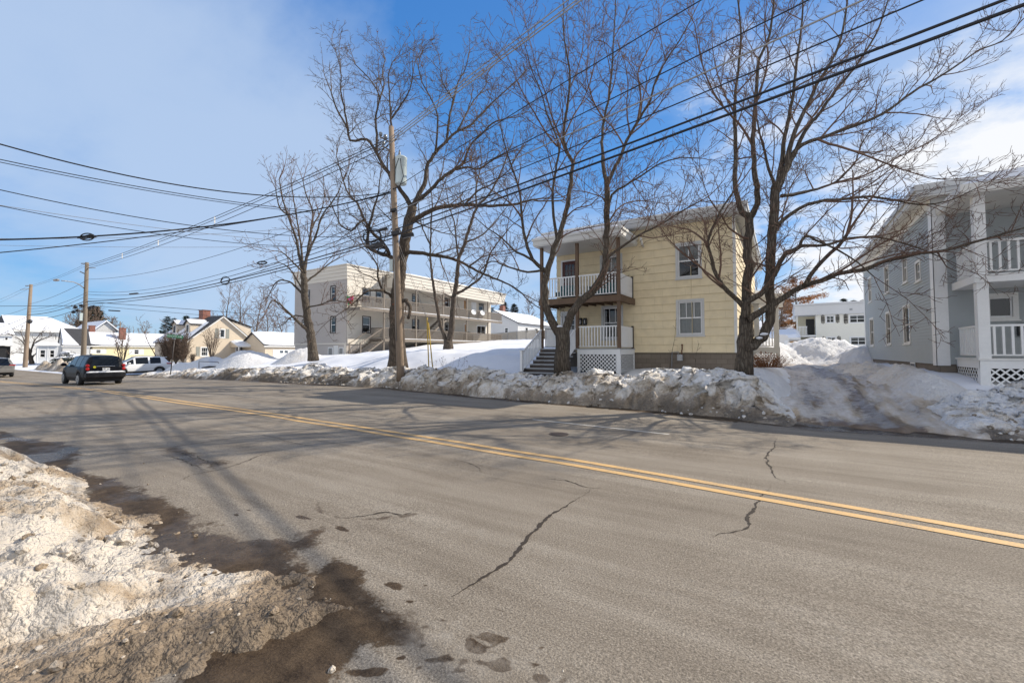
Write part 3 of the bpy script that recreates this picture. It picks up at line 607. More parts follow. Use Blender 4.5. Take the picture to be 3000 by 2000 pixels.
def window(par, fr, rc, trim=.09, tm='white', sm='white', cols=0, uppercols=0, curtain=None, depth=.35, single=False, proud=.03, sill=True, split=.5, vert=False, name='window', label=None):
    """rc = outer edge of the trim; returns the hole"""
    u0, u1, z0, z1 = rc; a, b, c, d = u0+trim, u1-trim, z0+trim*.8, z1-trim
    mb = MB(); B = lambda *k: fr.box(mb, *k)
    B(u0, a, z0, z1, -.02, proud); B(b, u1, z0, z1, -.02, proud); B(a, b, d, z1, -.02, proud+.004); B(a, b, z0, c, -.02, proud+.004)
    if sill: B(u0-.03, u1+.03, z0-.035, z0+.01, -.01, proud+.04)
    w = mb.build(name, MT[tm], par)
    if label: w['label'] = label
    mb = MB(); s = .045; B = lambda *k: fr.box(mb, *k); zm = c+(d-c)*split
    r = -.045
    B(a, a+s, c, d, r-.03, r+.02); B(b-s, b, c, d, r-.03, r+.02); B(a+s, b-s, d-s, d, r-.03, r+.02); B(a+s, b-s, c, c+s, r-.03, r+.02)
    if not single: B(a+s, b-s, zm-.025, zm+.025, r-.025, r+.025)
    if vert: B((a+b)/2-.025, (a+b)/2+.025, c+s, d-s, r-.025, r+.022)
    for i in range(1, uppercols): x = a+(b-a)*i/uppercols; B(x-.012, x+.012, (zm if not single else c)+.025, d-s, r-.012, r+.008)
    for i in range(1, cols): x = a+(b-a)*i/cols; B(x-.012, x+.012, c+s, zm-.025, r-.012, r+.008)
    # reveal
    for k in ((a, c, a, d), (b, d, b, c), (a, d, b, d), (b, c, a, c)): mb.quad(fr.p(k[0], k[1], .0), fr.p(k[2], k[3], .0), fr.p(k[2], k[3], -.12), fr.p(k[0], k[1], -.12))
    mb.build('sash', MT[sm], w)
    mb = MB(); mb.quad(fr.p(a, c, r-.01), fr.p(b, c, r-.01), fr.p(b, d, r-.01), fr.p(a, d, r-.01)); mb.build('pane', MT['glass'], w)
    mb = MB()
    for k in ((a, c, a, d), (b, d, b, c), (a, d, b, d), (b, c, a, c)): mb.quad(fr.p(k[0], k[1], -.121), fr.p(k[2], k[3], -.121), fr.p(k[2], k[3], -.12-depth), fr.p(k[0], k[1], -.12-depth))
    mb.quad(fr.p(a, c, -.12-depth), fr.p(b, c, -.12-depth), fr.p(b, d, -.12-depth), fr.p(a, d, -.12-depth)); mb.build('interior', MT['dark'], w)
    if curtain:
        mb = MB()
        if curtain[0] == 'blind': zb = d-(d-c)*curtain[1]; mb.quad(fr.p(a, zb, -.14), fr.p(b, zb, -.14), fr.p(b, d, -.14), fr.p(a, d, -.14)); cm = 'blind'
        else:
            n = 28; cm = 'lace'
            zb = c if curtain[0] == 'lace' else zm
            spans = ((a, b),) if curtain[1] >= 1 else ((a, a+(b-a)*curtain[1]/2), (b-(b-a)*curtain[1]/2, b))
            for sa, sb in spans:
                for i in range(n):
                    p, q = sa+(sb-sa)*i/n, sa+(sb-sa)*(i+1)/n; dp = -.16+.018*math.sin(i*1.3); dq = -.16+.018*math.sin((i+1)*1.3)
                    mb.quad(fr.p(p, zb, dp), fr.p(q, zb, dq), fr.p(q, d, dq), fr.p(p, d, dp))
        mb.build('curtain', MT[cm], w)
    return (a-.01, b+.01, c-.01, d+.01)
def hole(rc, trim=.09): return (rc[0]+trim-.01, rc[1]-trim+.01, rc[2]+trim*.8-.01, rc[3]-trim+.01)
def railing(mb, p0, p1, z0, z1, sp=.13, w=.036, rail=.05, slope=None):
    p0, p1 = Vector(p0), Vector(p1); d = p1-p0; L_ = d.length; a = math.atan2(d.y, d.x)
    dz = slope or 0
    for zz_, h in ((z0+.08, rail*.7), (z1, rail)):
        mb.tube([p0+ZU*zz_, p1+ZU*(zz_+dz)], [h*.75]*2, 4, sm=False)
    n = max(1, int(L_/sp))
    for i in range(n):
        t = (i+.5)/n; q = p0+d*t; m = Matrix.Translation((q.x, q.y, 0)) @ Matrix.Rotation(a, 4, 'Z'); e = dz*t
        mb.box(-w/2, w/2, -w/2, w/2, z0+.08+e, z1+e, m)
def lattice(mb, fr, u0, u1, z0, z1, step=.105, w=.036, d=.0):
    W_, H_ = u1-u0, z1-z0
    for layer, sg in ((0, 1), (1, -1)):
        k = -H_
        while k < W_+H_:
            # line u = k + t, z = t (sg 1) or z = H - t
            t0, t1 = max(0, -k), min(H_, W_-k)
            if t1-t0 > .02:
                A = (u0+k+t0, z0+t0 if sg > 0 else z1-t0); Bq = (u0+k+t1, z0+t1 if sg > 0 else z1-t1)
                dx = w*.7071; dd = d+layer*.009
                mb.quad(fr.p(A[0]-dx*.5, A[1]+sg*dx*.5, dd), fr.p(A[0]+dx*.5, A[1]-sg*dx*.5, dd), fr.p(Bq[0]+dx*.5, Bq[1]-sg*dx*.5, dd), fr.p(Bq[0]-dx*.5, Bq[1]+sg*dx*.5, dd))
            k += step
def snow_slab(mb, pts, th, seed=0, n=10, inset=.04):
    """rounded, slightly uneven snow over a quad (pts: 4 corners in order)"""
    P = [Vector(p) for p in pts]; G = []
    for j in range(n+1):
        row = []
        for i in range(n+1):
            u = i/n; v = j/n; q = P[0].lerp(P[1], u).lerp(P[3].lerp(P[2], u), v)
            e = min(u, 1-u, v, 1-v)*n; h = th*(min(1, e)**.5 if e < 1 else 1)*(1+.35*mnoise.noise(Vector((q.x*.8, q.y*.8, seed))))
            row.append(q+ZU*h)
        G.append(row)
    for j in range(n):
        for i in range(n):
            mb.quad(G[j][i], G[j][i+1], G[j+1][i+1], G[j+1][i]); mb.sm[-1] = True
    for ed in ([r[0] for r in G], [r[-1] for r in G][::-1], G[0][::-1], G[-1]):
        for a, b in zip(ed[:-1], ed[1:]): pass
def text_mesh(body, size):
    cu = bpy.data.curves.new('t', 'FONT'); cu.body = body; cu.size = size; cu.align_x = 'CENTER'; cu.align_y = 'CENTER'
    o = bpy.data.objects.new('t', cu); COL.objects.link(o); dg = bpy.context.evaluated_depsgraph_get(); me = bpy.data.meshes.new_from_object(o.evaluated_get(dg)); bpy.data.objects.remove(o); return me
def box_part(name, mat, par, *b, bevel=0):
    return MB().box(*b).build(name, MT[mat] if isinstance(mat, str) else mat, par, bevel=bevel)

# ---------------------------------------------------------------- the yellow house
YF, YX0, YX1, YB = 19.3, -9.48, -1.57, 33.0
F = Fr('-Y', YF); FR = Fr('+X', YX1)
yh = thing('yellow_house', 'two storey pale yellow house with stacked wooden porches and a shed roof', 'house', (YX0, YF, 1.1))
zf, zt = 1.66, 7.12
Rw = [F.rect(1518/2.6133+1400, 870/2.6133+550-0, 1738/2.6133+1400, 1132/2.6133+550)]
wl = F.rect(1981, 876, 2064, 984); wu = F.rect(1979, 709, 2056, 816)
pl = F.rect(1762, 895, 1826, 985); pu = F.rect(1758, 745, 1824, 830)
pl = (pl[0], pl[1], 2.25, pl[3]); pu = (pu[0], pu[1], 4.55, pu[3])
du = F.rect(1644, 762, 1686, 880); dl = F.rect(1643, 912, 1686, 1022)
du = (du[0], du[1]+.12, 4.12, du[3]); dl = (dl[0], dl[1]+.12, 1.87, dl[3])
hs_ = [hole(r, .1) for r in (wl, wu, pl, pu)]+[(r[0]+.07, r[1]-.07, r[2], r[3]-.07) for r in (du, dl)]
mb = MB(); wall(mb, F, YX0, YX1, zf, zt, hs_, .345, .022); wall(mb, FR, YF, YB, zf, zt, (), .345, .022); wall(mb, Fr('-X', YX0), -YB, -YF, zf, zt, (), .345, .022); wall(mb, Fr('+Y', YB), -YX1, -YX0, zf, zt, (), .345, 0)
mb.build('wall', MT['yellowsid'], yh)
box_part('corner_board', 'offwhite', yh, YX1-.09, YX1+.022, YF-.025, YF-.001, zf, zt)
box_part('foundation', 'block', yh, YX0+.03, YX1-.04, YF+.04, YB-.04, .3, zf)
mb = MB(); mb.box(YX0-.5, YX1+.42, YF-.52, YB+.4, zt+.001, zt+.05); mb.box(YX0-.52, YX1+.44, YF-.54, YB+.42, zt+.05, zt+.20); mb.box(YX0-.57, YX1+.49, YF-.59, YB+.47, zt+.20, zt+.40)
rf = mb.build('roof', MT['greyfascia'], yh)
mb = MB(); snow_slab(mb, [(YX0-.5, YF-.54, zt+.40), (YX1+.4, YF-.54, zt+.40), (YX1+.4, YB+.4, zt+.40), (YX0-.5, YB+.4, zt+.40)], .10, 3, 24); mb.build('roof_snow', MT['snow'], rf)
mb = MB(); mb.box(YX0-.56, YX1+.47, YF-.60, YF-.592, zt+.33, zt+.395); mb.build('drip_edge', MT['white'], rf)
window(yh, F, wl, .1, 'greyfascia', 'white', uppercols=3, curtain=('lace', 1)); window(yh, F, wu, .1, 'greyfascia', 'white', uppercols=2, curtain=('blind', .5))
window(yh, F, pl, .1, 'greyfascia', 'white', uppercols=3); window(yh, F, pu, .1, 'greyfascia', 'white', uppercols=2, curtain=('half', 1))
def door(par, fr, rc, mat, lites=True, trim=.07, tm='white', sm='white'):
    u0, u1, z0, z1 = rc; mb = MB(); fr.box(mb, u0, u0+trim, z0, z1, -.02, .03); fr.box(mb, u1-trim, u1, z0, z1, -.02, .03); fr.box(mb, u0+trim, u1-trim, z1-trim, z1, -.02, .033)
    d = mb.build('door', MT[tm], par); a, b, c, e = u0+trim, u1-trim, z0, z1-trim
    mb = MB(); fr.box(mb, a, b, c, c+.9, -.07, -.03); fr.box(mb, a, a+.12, c+.9, e, -.07, -.03); fr.box(mb, b-.12, b, c+.9, e, -.07, -.03); fr.box(mb, a+.12, b-.12, e-.14, e, -.07, -.03)
    if lites:
        for i in (1, 2): x = a+.12+(b-a-.24)*i/3; fr.box(mb, x-.015, x+.015, c+.9, e-.14, -.06, -.035)
        for i in (1, 2): z = c+.9+(e-.14-c-.9)*i/3; fr.box(mb, a+.12, b-.12, z-.015, z+.015, -.058, -.036)
    mb.build('door_leaf', MT[mat], d)
    mb = MB(); mb.quad(fr.p(a+.12, c+.9, -.05), fr.p(b-.12, c+.9, -.05), fr.p(b-.12, e-.14, -.05), fr.p(a+.12, e-.14, -.05)); mb.build('pane', MT['glass'], d)
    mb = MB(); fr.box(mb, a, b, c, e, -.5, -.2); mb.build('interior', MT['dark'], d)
    mb = MB(); mb.blob(fr.p(a+.09, c+1.0, .0), .035, .035, .035, 1, 0, 1); mb.build('handle', MT['metal'], d)
door(yh, F, du, 'reddoor'); door(yh, F, dl, 'doorwhite')
# porch
PF, PX0, PX1 = 17.3, -9.36, -5.72; zd, zd2 = 1.84, 3.98; PM = -7.56
po = MB(); po.box(PX0, PX1+.1, PF-.02, YF-.02, zd-.05, zd); porch = po.build('porch_deck', MT['greydeck'], yh)
mb = MB(); FP = Fr('-Y', PF); FPR = Fr('+X', PX1+.08)
FP.box(mb, PM+.02, PX1+.08, zd-.26, zd-.05, -.04, .0); FPR.box(mb, PF+.001, YF-.03, zd-.26, zd-.05, -.04, .0)
FP.box(mb, PM+.02, PM+.14, .7, zd-.26, -.04, .002); FP.box(mb, PX1-.10, PX1+.08, .7, zd-.26, -.04, .002); FPR.box(mb, YF-.14, YF-.03, .7, zd-.26, -.04, .002)
mb.build('skirt_board', MT['white'], porch)
mb = MB(); lattice(mb, FP, PM+.14, PX1-.10, .85, zd-.26, .165, .038, -.02); lattice(mb, FPR, PF+.05, YF-.14, .85, zd-.26, .165, .038, -.02); mb.build('lattice', MT['white'], porch)
box_part('under_porch_shade', 'dark', porch, PM+.1, PX1-.1, PF+.25, PF+.3, .7, zd-.06)  # near-black sheet behind the lattice, painted as the shade below the deck
zr_top = 6.42
for x in (PX0+.06, PM, PX1): box_part('post', 'brownwood', porch, x-.065, x+.065, PF+.02, PF+.15, zd if x != PX0+.06 else .9, zr_top, bevel=.006)
mb = MB(); railing(mb, (PM+.07, PF+.08, 0), (PX1-.07, PF+.08, 0), zd, zd+.92, .125, .042); mb.build('railing', MT['white'], porch)
mb = MB(); railing(mb, (PX0+.1, PF+.3, 0), (PX0+.1, YF-.1, 0), zd, zd+.92, .125, .042); mb.build('railing', MT['white'], porch)
mb = MB(); FQ = Fr('+X', PX1+.02); FQ.box(mb, PF+.17, YF-.10, zd+.05, zd+.93, -.02, .0); mb.build('side_panel', MT['white'], porch); box_part('post', 'darktrim', porch, PX1-.04, PX1+.05, YF-.10, YF-.02, zd, zd+1.0)
up = MB().box(PX0-.03, PX1+.12, PF-.01, YF-.02, zd2+.02, zd2+.07).build('balcony_deck', MT['brownwood'], yh)
mb = MB(); mb.box(PX0-.05, PX1+.13, PF-.03, PF+.018, zd2-.2, zd2+.02); mb.box(PX1+.06, PX1+.13, PF+.02, YF-.03, zd2-.2, zd2+.018); mb.box(PX0-.05, PX0, PF+.02, YF-.03, zd2-.2, zd2+.018)
for k in range(9): x = PX0+.3+k*.4; mb.box(x, x+.04, PF+.16, YF-.03, zd2-.16, zd2+.018)
mb.build('beam', MT['brownwood'], up)
mb = MB(); railing(mb, (PX0+.13, PF+.08, 0), (PM-.07, PF+.08, 0), zd2+.07, zd2+.99, .125, .042); mb.build('railing', MT['white'], up)
mb = MB(); railing(mb, (PM+.07, PF+.08, 0), (PX1-.07, PF+.08, 0), zd2+.07, zd2+.99, .125, .042); mb.build('railing', MT['white'], up)
mb = MB(); FQ.box(mb, PF+.17, YF-.10, zd2+.12, zd2+1.0, -.02, .0); mb.build('side_panel', MT['white'], up); box_part('post', 'darktrim', up, PX1-.04, PX1+.05, YF-.10, YF-.02, zd2+.07, zd2+1.08)
mb = MB(); mb.box(PX0-.15, PX1+.22, PF-.28, YF-.02, zr_top, zr_top+.05); mb.box(PX0-.18, PX1+.25, PF-.31, YF-.022, zr_top+.05, zr_top+.26); mb.box(PX0-.22, PX1+.30, PF-.36, YF-.024, zr_top+.26, zr_top+.36)
pr = mb.build('porch_roof', MT['offwhite'], yh)
mb = MB(); snow_slab(mb, [(PX0-.2, PF-.34, zr_top+.36), (PX1+.28, PF-.34, zr_top+.36), (PX1+.28, YF-.1, zr_top+.40), (PX0-.2, YF-.1, zr_top+.40)], .13, 5, 14); mb.build('porch_snow', MT['snow'], pr)
# steps to the street
st = MB(); n = 6; y1, y0 = PF, PF-1.75
for i in range(n):
    z = zd-(i+1)*.165; yb_ = y1-(i)*.28; st.box(PX0+.1, PM-.05, yb_-.31, yb_, z-.04, z); 
steps = st.build('steps', MT['greydeck'], yh)
mb = MB()
for i in range(n+1):
    z = zd-(i+1)*.165+.165; yb_ = y1-i*.28; mb.box(PX0+.12, PM-.07, yb_-.012, yb_+.01, z-.165, z-.045)
mb.box(PX0+.06, PX0+.1, y0, y1, .5, 1.0); mb.build('riser', MT['darktrim'], steps)
for x in (PX0+.08, PM-.06):
    mb = MB(); mb.box(x-.05, x+.05, y0-.05, y0+.05, .6, 1.72); mb.box(x-.065, x+.065, y0-.065, y0+.065, 1.72, 1.76); mb.build('newel_post', MT['white'], steps)
    mb = MB(); railing(mb, (x, y0+.05, 0), (x, PF, 0), .80, 1.66, .125, .042, slope=zd-.82); mb.build('railing', MT['white'], steps)
# rear side porch
r0, r1 = 28.6, 31.4; xs0, xs1 = YX1+.03, onY(2284, 1000, r0).x
rp = MB().box(xs0, xs1, r0, r1, 1.88, 1.94).build('side_porch_deck', MT['offwhite'], yh)
FS = Fr('-Y', r0); FE = Fr('+X', xs1)
mb = MB(); FS.box(mb, xs0, xs1, 1.62, 1.88, -.04, 0); FS.box(mb, xs1-.16, xs1, .4, 1.62, -.04, .003); FE.box(mb, r0+.01, r1, 1.62, 1.88, -.04, 0); mb.build('skirt_board', MT['offwhite'], rp)
mb = MB(); lattice(mb, FS, xs0, xs1-.16, .85, 1.62, .16, .05, -.02); mb.build('lattice', MT['offwhite'], rp)
for x in (xs0+.22, xs1-.14): box_part('post', 'offwhite', rp, x-.13, x+.13, r0+.02, r0+.28, 1.94, 4.45, bevel=.01)
mb = MB(); railing(mb, (xs0+.3, r0+.15, 0), (xs1-.28, r0+.15, 0), 1.94, 2.9, .15, .05); mb.build('railing', MT['offwhite'], rp)
mb = MB(); mb.box(xs0, xs1+.2, r0-.22, r1+.2, 4.45, 4.78); mb.box(xs0, xs1+.28, r0-.30, r1+.28, 4.78, 4.95); pr2 = mb.build('side_porch_roof', MT['offwhite'], yh)
mb = MB(); snow_slab(mb, [(xs0, r0-.28, 4.95), (xs1+.26, r0-.28, 4.95), (xs1+.26, r1, 4.95), (xs0, r1, 4.95)], .28, 6, 8); mb.build('porch_snow', MT['snow'], pr2)
mb = MB(); mb.tube([F.p(-5.2, 6.65, .45), F.p(-5.2, 6.45, .25), F.p(-5.2, 6.35, .05)], .05, 8); mb.build('downpipe', MT['offwhite'], yh); mb = MB(); mb.tube([F.p(-3.25, 5.3, .02), F.p(-3.22, 3.2, .02), F.p(-3.24, zf, .02)], .012, 5); mb.build('service_pipe', MT['yellowsid'], yh)
# mailboxes, gas meter, bench
for k, (px, lab) in enumerate(((1702, 'black wall mailbox by the porch door, left of a pair'), (1716, 'black wall mailbox by the porch window, right of a pair'))):
    u, z = F.px(px, 942); m = thing('mailbox', lab, 'mailbox', (u, YF-.04, z), group='wall mailboxes on the yellow house porch')
    mb = MB(); mb.box(u-.085, u+.085, YF-.15, YF-.045, z-.17, z+.12); mb.tube([(u-.085, YF-.097, z+.12), (u+.085, YF-.097, z+.12)], .053, 12, sm=False); mb.build('body', MT['black'], m, bevel=.006)
    mb = MB(); FM = Fr('-Y', YF-.151)
    for t in ((-.03, .02) if k == 0 else (0,)): FM.box(mb, u+t-.012, u+t+.015, z-.05, z+.06, 0, .002); FM.box(mb, u+t-.022, u+t+.025, z-.1, z-.062, 0, .002)
    mb.build('number_plate', MT['white'], m)
u, z = F.px(1995, 1047); gm = thing('gas_meter', 'grey gas meter with rusty riser pipe against the block foundation', 'gas meter', (u, YF-.15, z))
mb = MB(); mb.box(u-.11, u+.11, YF-.26, YF-.10, z-.13, z+.13); mb.cyl((u, YF-.27, z+.02), (u, YF-.30, z+.02), .07, 14); mb.build('body', MT['metal'], gm, bevel=.02)
mb = MB(); mb.tube([(u-.07, YF-.18, z+.12), (u-.07, YF-.18, z+.24), (u-.32, YF-.18, z+.24), (u-.34, YF-.18, z-.4)], .022, 8); mb.build('inlet_pipe', MT['metal'], gm)
mb = MB(); mb.tube([(u+.07, YF-.18, z+.12), (u+.07, YF-.18, z+.3), (u+.07, YF-.10, z+.34), (u+.07, YF-.10, z+.52)], .024, 8); mb.cyl((u+.07, YF-.10, z+.5), (u+.07, YF-.10, z+.56), .035, 8); mb.build('riser_pipe', MT['rust'], gm)
MT['teal'] = M('teal_cloth', (.012, .085, .095), .8, .2, 6)
bn = thing('patio_sofa', 'dark teal cushioned sofa behind the balcony railing', 'sofa', (-7.0, 18.6, zd2+.07))
z = zd2+.07; mb = MB(); mb.box(-7.35, -5.95, 18.2, 18.9, z+.2, z+.42); mb.build('seat', MT['teal'], bn, bevel=.05); box_part('backrest', 'teal', bn, -7.35, -5.95, 18.92, 19.1, z+.25, z+.78, bevel=.05)
for x in (-7.43, -5.95): box_part('armrest', 'teal', bn, x, x+.08, 18.2, 19.1, z, z+.6, bevel=.02)
bn2 = thing('patio_chair', 'dark teal patio chair behind the left balcony railing', 'chair', (-8.6, 18.4, z)); box_part('seat', 'teal', bn2, -9.0, -8.2, 18.1, 18.7, z+.2, z+.42, bevel=.05); box_part('backrest', 'teal', bn2, -9.0, -8.2, 18.72, 18.86, z+.2, z+.8, bevel=.05)
# ---------------------------------------------------------------- grey house on the right
GY, GX, GB, GX1 = 20.6, 4.49, 36.0, 15.5
gh = thing('grey_house', 'two storey blue grey clapboard house with white corner boards and stacked white porches', 'house', (GX, GY, 1.0))
FL = Fr('-X', GX); FF = Fr('-Y', GY); g0, g1 = 1.27, 7.05
low = [FL.rect(*r) for r in ((2550, 930, 2561, 1014), (2597, 912, 2611, 1011), (2648, 892, 2668, 1008))]
upp = [FL.rect(*r) for r in ((2545, 810, 2554, 886), (2592, 775, 2605, 860), (2645, 735, 2659, 830), (2683, 762, 2699, 826))]
pic = FF.rect(2880, 859, 2984, 938)
mb = MB(); wall(mb, FL, -GB, -GY, g0, g1, [hole(r, .1) for r in low+upp], .115, .022); wall(mb, FF, GX, GX1, g0, g1, [hole(pic, .12)], .115, .022); wall(mb, Fr('+X', GX1), GY, GB, g0, g1, (), .115, 0); wall(mb, Fr('+Y', GB), -GX1, -GX, g0, g1, (), .115, 0)
mb.build('wall', MT['bluegrey'], gh)
mb = MB(); mb.box(GX-.022, GX+.33, GY-.03, GY-.002, g0-.05, g1); mb.box(GX-.03, GX-.002, GY-.03, GY+.35, g0-.05, g1); mb.build('corner_board', MT['white'], gh); mb = MB(); mb.box(GX-.03, GX-.002, GB-.3, GB+.02, g0-.05, g1); mb.build('corner_board', MT['white'], gh)
for r in low+upp: window(gh, FL, r, .1, 'offwhite', 'offwhite', curtain=('blind', .35))
window(gh, FF, pic, .13, 'offwhite', 'white', single=True)
bw = FL.rect(2668, 1066, 2682, 1087); bw = (bw[0], bw[1], 1.02, 1.26)
mb = MB(); FL.box(mb, bw[0], bw[1], bw[2], bw[3], 0, .012); b_ = mb.build('basement_window', MT['white'], gh); mb = MB(); FL.box(mb, bw[0]+.06, bw[1]-.06, bw[2]+.05, bw[3]-.05, .012, .016); mb.build('pane', MT['black'], b_)
box_part('foundation', 'block', gh, GX+.03, GX1, GY+.03, GB, .3, g0)
mb = MB(); mb.box(GX-.45, GX1+.4, GY-.5, GB+.4, g1, g1+.05); mb.box(GX-.02, GX1, GY-.04, GY-.003, g1-.28, g1-.001); mb.box(GX-.04, GX-.003, GY-.04, GB, g1-.28, g1-.002); rf = mb.build('soffit', MT['offwhite'], gh)
mb = MB(); mb.box(GX-.48, GX1+.4, GY-.53, GB+.4, g1+.05, g1+.22); mb.box(GX-.55, GX1+.4, GY-.60, GB+.4, g1+.22, g1+.42); rf = mb.build('roof', MT['greyfascia'], gh)
mb = MB(); snow_slab(mb, [(GX-.5, GY-.56, g1+.42), (GX1+.4, GY-.56, g1+.42), (GX1+.4, GB+.4, g1+.42), (GX-.5, GB+.4, g1+.42)], .12, 13, 24); mb.build('roof_snow', MT['snow'], rf)
QF, QX0 = 18.5, 4.97; qd, qd2 = 1.50, 4.02; QX1 = GX1
pd_ = MB().box(QX0-.04, QX1, QF-.03, GY-.03, qd-.06, qd).build('porch_deck', MT['offwhite'], gh)
FQF = Fr('-Y', QF); FQL = Fr('-X', QX0)
mb = MB(); FQF.box(mb, QX0, QX1, qd-.30, qd-.06, -.04, 0); FQL.box(mb, -(GY-.03), -QF-.001, qd-.30, qd-.06, -.04, 0); FQF.box(mb, QX0, QX0+.22, .5, qd-.30, -.04, .004); FQL.box(mb, -(QF+.2), -QF-.001, .5, qd-.3, -.04, .004); mb.build('skirt_board', MT['white'], pd_)
mb = MB(); lattice(mb, FQF, QX0+.22, QX1, .55, qd-.30, .21, .045, -.02); lattice(mb, FQL, -(GY-.05), -(QF+.2), .55, qd-.30, .21, .045, -.02); mb.build('lattice', MT['white'], pd_)
box_part('under_porch_shade', 'dark', pd_, QX0+.3, QX1, QF+.4, QF+.45, .4, qd-.07)  # dark sheet added behind this lattice to stand for the porch shade
for x in (QX0+.13, QX0+5.2): box_part('post', 'white', pd_, x-.13, x+.13, QF+.02, QF+.28, qd-.06, 6.62, bevel=.008)
mb = MB(); railing(mb, (QX0+.27, QF+.15, 0), (QX0+5.0, QF+.15, 0), qd+.02, qd+.98, .185, .055, .06); mb.build('railing', MT['white'], pd_)
mb = MB(); railing(mb, (QX0+.1, QF+.3, 0), (QX0+.1, GY-.05, 0), qd+.02, qd+.98, .15, .055, .06); mb.build('railing', MT['white'], pd_)
ud = MB().box(QX0-.05, QX1, QF-.04, GY-.03, qd2-.24, qd2).build('balcony_deck', MT['white'], gh)
mb = MB(); railing(mb, (QX0+.27, QF+.15, 0), (QX0+5.0, QF+.15, 0), qd2+.02, qd2+1.0, .185, .055, .06); mb.build('railing', MT['white'], ud)
mb = MB(); railing(mb, (QX0+.1, QF+.3, 0), (QX0+.1, GY-.05, 0), qd2+.02, qd2+1.0, .15, .055, .06); mb.build('railing', MT['white'], ud)
mb = MB(); mb.box(QX0-.35, QX1, QF-.4, GY-.03, 6.42, 6.47); mb.box(QX0-.38, QX1, QF-.43, GY-.032, 6.47, 6.72); pr = mb.build('porch_roof', MT['offwhite'], gh)
mb = MB(); snow_slab(mb, [(QX0-.36, QF-.41, 6.72), (QX1, QF-.41, 6.72), (QX1, GY-.05, 6.78), (QX0-.36, GY-.05, 6.78)], .26, 15, 16); mb.build('porch_snow', MT['snow'], pr)
u, z = FF.px(2998, 965); box_part('mailbox', 'black', gh, u-.15, u+.1, GY-.14, GY-.02, z-.2, z+.2)
# ---------------------------------------------------------------- white apartments with weathered decks
AX, AY0, AY1, AXL = -34.2, 25.75, 49.0, -42.5
ap = thing('apartment_building', 'cream two storey flat roofed apartment block with weathered grey wooden decks', 'apartment building', (AX, AY0, 1.4))
FA = Fr('-Y', AY0); FB = Fr('+X', AX); a0, a1 = 2.5, 8.45
def c8(x, y): return 840+x/5.058, 760+y/5.058
def c2(x, y): return 750+x/2.94, 650+y/2.94
def c4(x, y): return 1150+x/4.3355, 850+y/4.3355
def rr(fr, cf, x0, y0, x1, y1): return fr.rect(*cf(x0, y0), *cf(x1, y1))
wa = [rr(FA, c8, 648, 385, 732, 622), rr(FA, c8, 645, 838, 732, 1095), rr(FA, c8, 300, 450, 345, 690), rr(FA, c8, 225, 890, 270, 1010)]
wb = [rr(FB, c8, 1115, 838, 1245, 1092), rr(FB, c8, 1118, 420, 1240, 635), rr(FB, c8, 1318, 465, 1420, 640), rr(FB, c4, 245, 50, 330, 200), rr(FB, c4, 660, 85, 725, 215), rr(FB, c4, 1095, 145, 1158, 262), rr(FB, c4, 245, 370, 335, 530), rr(FB, c4, 665, 410, 720, 560), rr(FB, c4, 1068, 445, 1185, 568)]
db = [rr(FB, c4, 1000, 130, 1062, 300), rr(FB, c4, 895, 100, 945, 240), rr(FB, c4, 905, 425, 945, 530)]
mb = MB(); wall(mb, FA, AXL, AX, a0, a1, [hole(r, .1) for r in wa], .125, .022); mb.build('wall', MT['taupe'], ap)  # street face gets a darker copy of the cream siding, its shade in the colour
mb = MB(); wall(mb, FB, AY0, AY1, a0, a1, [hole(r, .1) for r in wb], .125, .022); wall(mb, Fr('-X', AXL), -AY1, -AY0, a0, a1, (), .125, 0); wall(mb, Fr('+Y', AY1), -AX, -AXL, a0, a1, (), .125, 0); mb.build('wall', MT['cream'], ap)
for r in wa: window(ap, FA, r, .1, 'darktrim', 'white', curtain=('blind', .3), sill=False)
for i, r in enumerate(wb): window(ap, FB, r, .1, 'darktrim' if i != 8 else 'white', 'white', curtain=('blind', (.5, .3, .2, .6, .3, .4, .5, .2, .0)[i]), sill=False, single=i == 8, vert=i == 8)
for r, m in zip(db, ('doorwhite', 'tan', 'tan')):
    mb = MB(); FB.box(mb, r[0], r[1], r[2], r[3], 0, .03); d = mb.build('door', MT['white'], ap); mb = MB(); FB.box(mb, r[0]+.1, r[1]-.1, r[2]+.02, r[3]-.1, .03, .034); mb.build('door_leaf', MT[m], d)
# parapet bands
PXO = AX+.25; mb = MB(); yp0 = FB.px(1127, 800)[0]
for k in range(4):
    z0 = a1+k*.32; e = .05+k*.05
    mb.box(AXL-e, AX+e, AY0-e, AY1+e, z0, z0+.315)
mb.box(AXL-.3, AX+.3, AY0-.3, AY1+.3, a1+1.28, a1+1.36)
rf = mb.build('parapet', MT['cream'], ap)
DX = AX+2.15
mb = MB()
for k in range(4):
    z0 = a1-.35+k*.32; mb.box(AX+.3, DX+k*.05, yp0, AY1+.1+k*.04, z0, z0+.312)
mb.box(AX+.26, DX+.25, yp0-.05, AY1+.3, a1+.94, a1+1.04)
dr = mb.build('deck_roof', MT['cream'], ap)
mb = MB(); snow_slab(mb, [(AX+.3, yp0, a1+1.04), (DX+.2, yp0, a1+1.04), (DX+.2, AY1+.2, a1+1.04), (AX+.3, AY1+.2, a1+1.04)], .10, 3, 12); snow_slab(mb, [(AXL-.25, AY0-.25, a1+1.36), (AX+.28, AY0-.25, a1+1.36), (AX+.28, AY1+.25, a1+1.36), (AXL-.25, AY1+.25, a1+1.36)], .12, 4, 14); mb.build('roof_snow', MT['snow'], rf)
